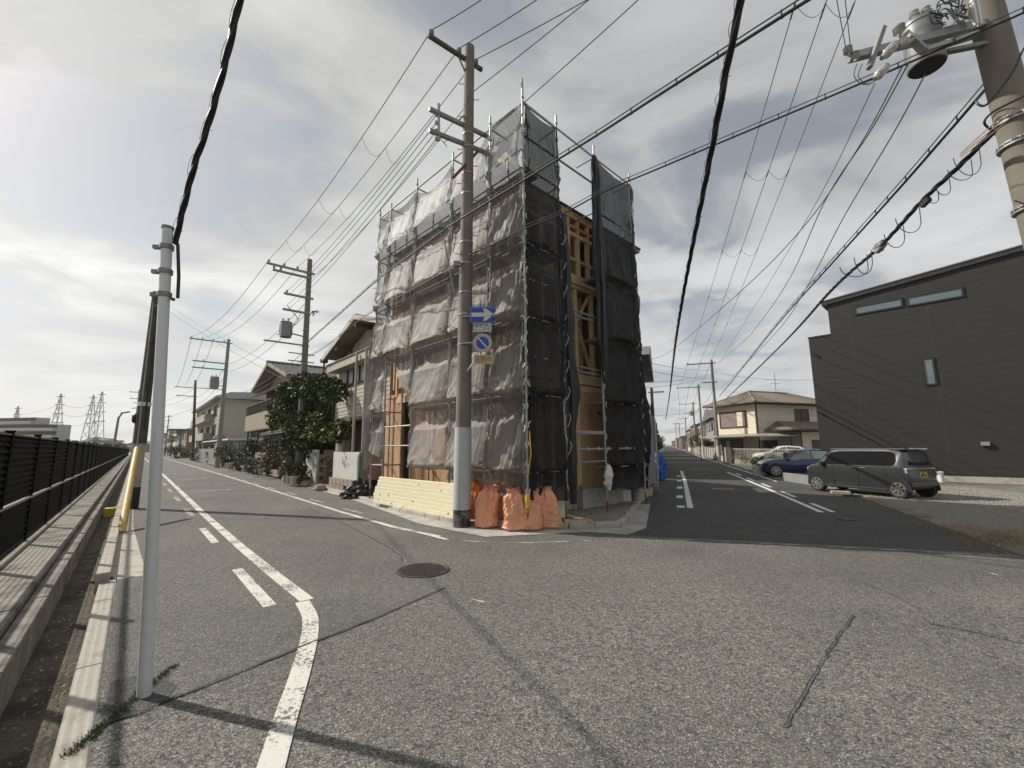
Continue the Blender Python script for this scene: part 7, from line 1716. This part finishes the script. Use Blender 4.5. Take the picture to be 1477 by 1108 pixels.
tag(mb.build('drop_wires',M_wireg),'pair of thin wires dropping onto the end insulator of the near crossarm','wire')
bundle('aerial_cable',track([(1422,128),(1360,200),(1290,280),(1200,380),(1120,470),(1060,545),(1038,572)],5.0,42),.019,'clipped aerial cable stretching from the big pole down the right street',hang=.09)
R7=track([(1433,190),(1425,198),(1380,243),(1330,290),(1268,357),(1200,418),(1120,505),(1045,578)],5.0,42)
twisted('aerial_cable',R7,.018,'untidy thick telecom cable bundle from the big pole down past the dark house roof',loops=False,turns=7)
c=min(R7,key=lambda p:(p-YP(1268,357,p.y)).length)
cb=empty('junction_box',c,'grey telecom junction box hanging on the cable bundle above the dark house','junction box')
dr=(YP(1300,325,6.6)-YP(1245,380,7.5)).normalized()
MB().beam(c-dr*.10,c+dr*.10,.10,.15).build('box',M_galv,cb,bevel=.01); MB().beam(c+dr*.11,c+dr*.15,.08,.13).build('end_cap',M_galvd,cb); MB().beam(c-dr*.03,c+dr*.03,.108,.158).build('band',M_galvd,cb)
mb=MB()
for (px,py,w_,h) in ((1245,372,14,26),(1232,385,22,16),(1385,245,20,18),(1360,268,12,16),(1345,283,10,12),(1310,315,20,24),(1290,338,16,22),(1395,228,22,30)):
    d_=YP(px,py,6.2); k=6.2/626.; pts=[d_+Vector((-w_*k*math.cos(t),0,-h*k*math.sin(t)+(.0 if t<PI/2 else 0))) for t in [PI*j/10 for j in range(11)]]; pts[-1]=pts[-1]+Vector((0,0,w_*k*.9)); pts[0]=pts[0]-Vector((0,0,0)); mb.tube(pts,.006,5)
tag(mb.build('slack_loops',M_wire,smooth=True),'slack loops of cable hanging under the untidy telecom bundle','cable')
q=YP(1335,292,5.9); tag(MB().beam(q-dr*.07,q+dr*.07,.06,.07).build('splice_closure',M_wire),'small dark splice closure on the telecom bundle near the big pole','junction box')
# cables wrapped on the big pole
mb=MB()
mb.tube(dense3([YP(1422,128,5.0),YP(1408,145,4.95),YP(1418,153,4.9),YP(1432,142,4.85),YP(1460,105,4.8),YP(1477,70,4.8),YP(1500,40,4.8)],6),.013,6)
mb.tube(dense3([YP(1433,190,5.0),YP(1420,178,4.95),YP(1428,165,4.9),YP(1450,152,4.85),YP(1480,138,4.85)],6),.014,6)
tag(mb.build('cable_tails',M_wire,smooth=True),'black cable tails curling around the big pole','cable')
mb=MB()
for dy in (0,6,12): mb.tube([YP(1385,222+dy*.4,5.2),YP(1420,190+dy,4.9),YP(1455,160+dy,4.8),YP(1490,130+dy,4.8)],.006,5)
tag(mb.build('orange_drop_wires',material('orange_wire',(0.42,0.24,0.12),.5),smooth=True),'thin orange drop wires running round the big pole','cable')
# remaining links between poles
def link(a,b,sag,r,lab,grp=None): wire(a,b,sag,r,lab,M_wireg,grp)
gLk='wires between the poles farther down the left road'
for k in range(3): link(prA[0][k],prB[0][k],.9,.014,['left','middle','right'][k]+' high wire between tree pole and grey transformer pole',gLk); link(prB[0][k],P3T-S.n*(2.2-.9*k)+Vector((0,0,-1.0)),.9,.018,['left','middle','right'][k]+' high wire beyond the grey transformer pole',gLk)
for k,f in enumerate((.80,.74,.56,.53)): link(P1B.lerp(P1T,f),P2B.lerp(P2T,f),.7,.014,['topmost','second','third','lowest'][k]+' low wire between tree pole and grey transformer pole',gLk)
for k,f in enumerate((.80,.72,.55)): link(P2B.lerp(P2T,f),P3B.lerp(P3T,f),.9,.018,['topmost','middle','lowest'][k]+' low wire beyond the grey transformer pole',gLk); link(P3B.lerp(P3T,f+.1),S.p(.2,118,11.8*(f+.12)),.6,.02,['topmost','middle','lowest'][k]+' wire crossing to the thin distant pole',gLk)
for k,f in enumerate((.95,.8)): link(S.p(.2,118,11.5*f),S.p(-.3,96,11.5*f),.3,.018,'wire between the two thin distant poles',gLk)
for k,(a,b) in enumerate((((240,438),(470,560)),((240,446),(470,575)))): 
    link(YP(a[0],a[1],26),YP(b[0],b[1],21),.3,.010,['upper','lower'][k]+' thin wire slanting across the sky behind the tree pole')
ON=['nearest','second','third','fourth','fifth','sixth']
gRk='wires between the poles farther down the right street'
for i in range(5):
    a,b=RP[i],RP[i+1]
    for k in range(3): link(a[2][0][k],b[2][0][k],.5,.016+.004*i,['left','middle','right'][k]+' high wire between the '+ON[i]+' and '+ON[i+1]+' right street poles',gRk)
    for k,f in enumerate((.72,.62,.55)): 
        pa=Vector((a[1].x,a[1].y,a[1].z*f)); pb=Vector((b[1].x,b[1].y,b[1].z*f)); link(pa,pb,.5,.018+.004*i,['upper','middle','lower'][k]+' low wire between the '+ON[i]+' and '+ON[i+1]+' right street poles',gRk)
for k,(p,q,yp0,yp1) in enumerate((((925,552),(1035,536),22,42),((925,560),(1035,538),22,42),((925,531),(1030,545),24,42),((930,522),(1040,533),24,42),((928,600),(1035,585),30,44),((1038,538),(1172,548),42,26),((1045,570),(1175,600),42,40))):
    link(YP(p[0],p[1],yp0),YP(q[0],q[1],yp1),.25,.012,['house wire crossing the right street, upper of the close pair','house wire crossing the right street, lower of the close pair','sagging house wire right of the scaffolding','topmost house wire right of the scaffolding','low house wire crossing the right street','sagging wire from the nearest street pole to the dark house','wire from the nearest street pole to the cream house'][k])
# pylon lines
for k in range(3):
    for a,b,i in ((PY[3],PY[0],0),(PY[0],PY[1],1)):
        link(a[1]+Vector((0,0,a[2]*(.5+.16*k))),b[1]+Vector((0,0,b[2]*(.5+.16*k))),3,.13,['lowest','middle','topmost'][k]+' power line from the '+['small pylon to the left pylon','left pylon to the close pair'][i],'power lines between the far pylons')
# ================================================================ haze
hz_=MB(); hz_.box((-900,-60,-1.5),(900,900,60)); hz_=hz_.build('haze',None or bpy.data.materials.new('haze_air'))
hm=bpy.data.materials['haze_air']; hm.use_nodes=True; t=hm.node_tree; t.nodes.clear(); o=t.nodes.new('ShaderNodeOutputMaterial'); v=t.nodes.new('ShaderNodeVolumePrincipled')
v.inputs['Color'].default_value=(0.93,0.95,0.95,1); v.inputs['Density'].default_value=0.00028; v.inputs['Anisotropy'].default_value=0.0; t.links.new(v.outputs[0],o.inputs['Volume'])
tag(hz_,'pale haze filling the air over the streets','haze',kind='stuff')
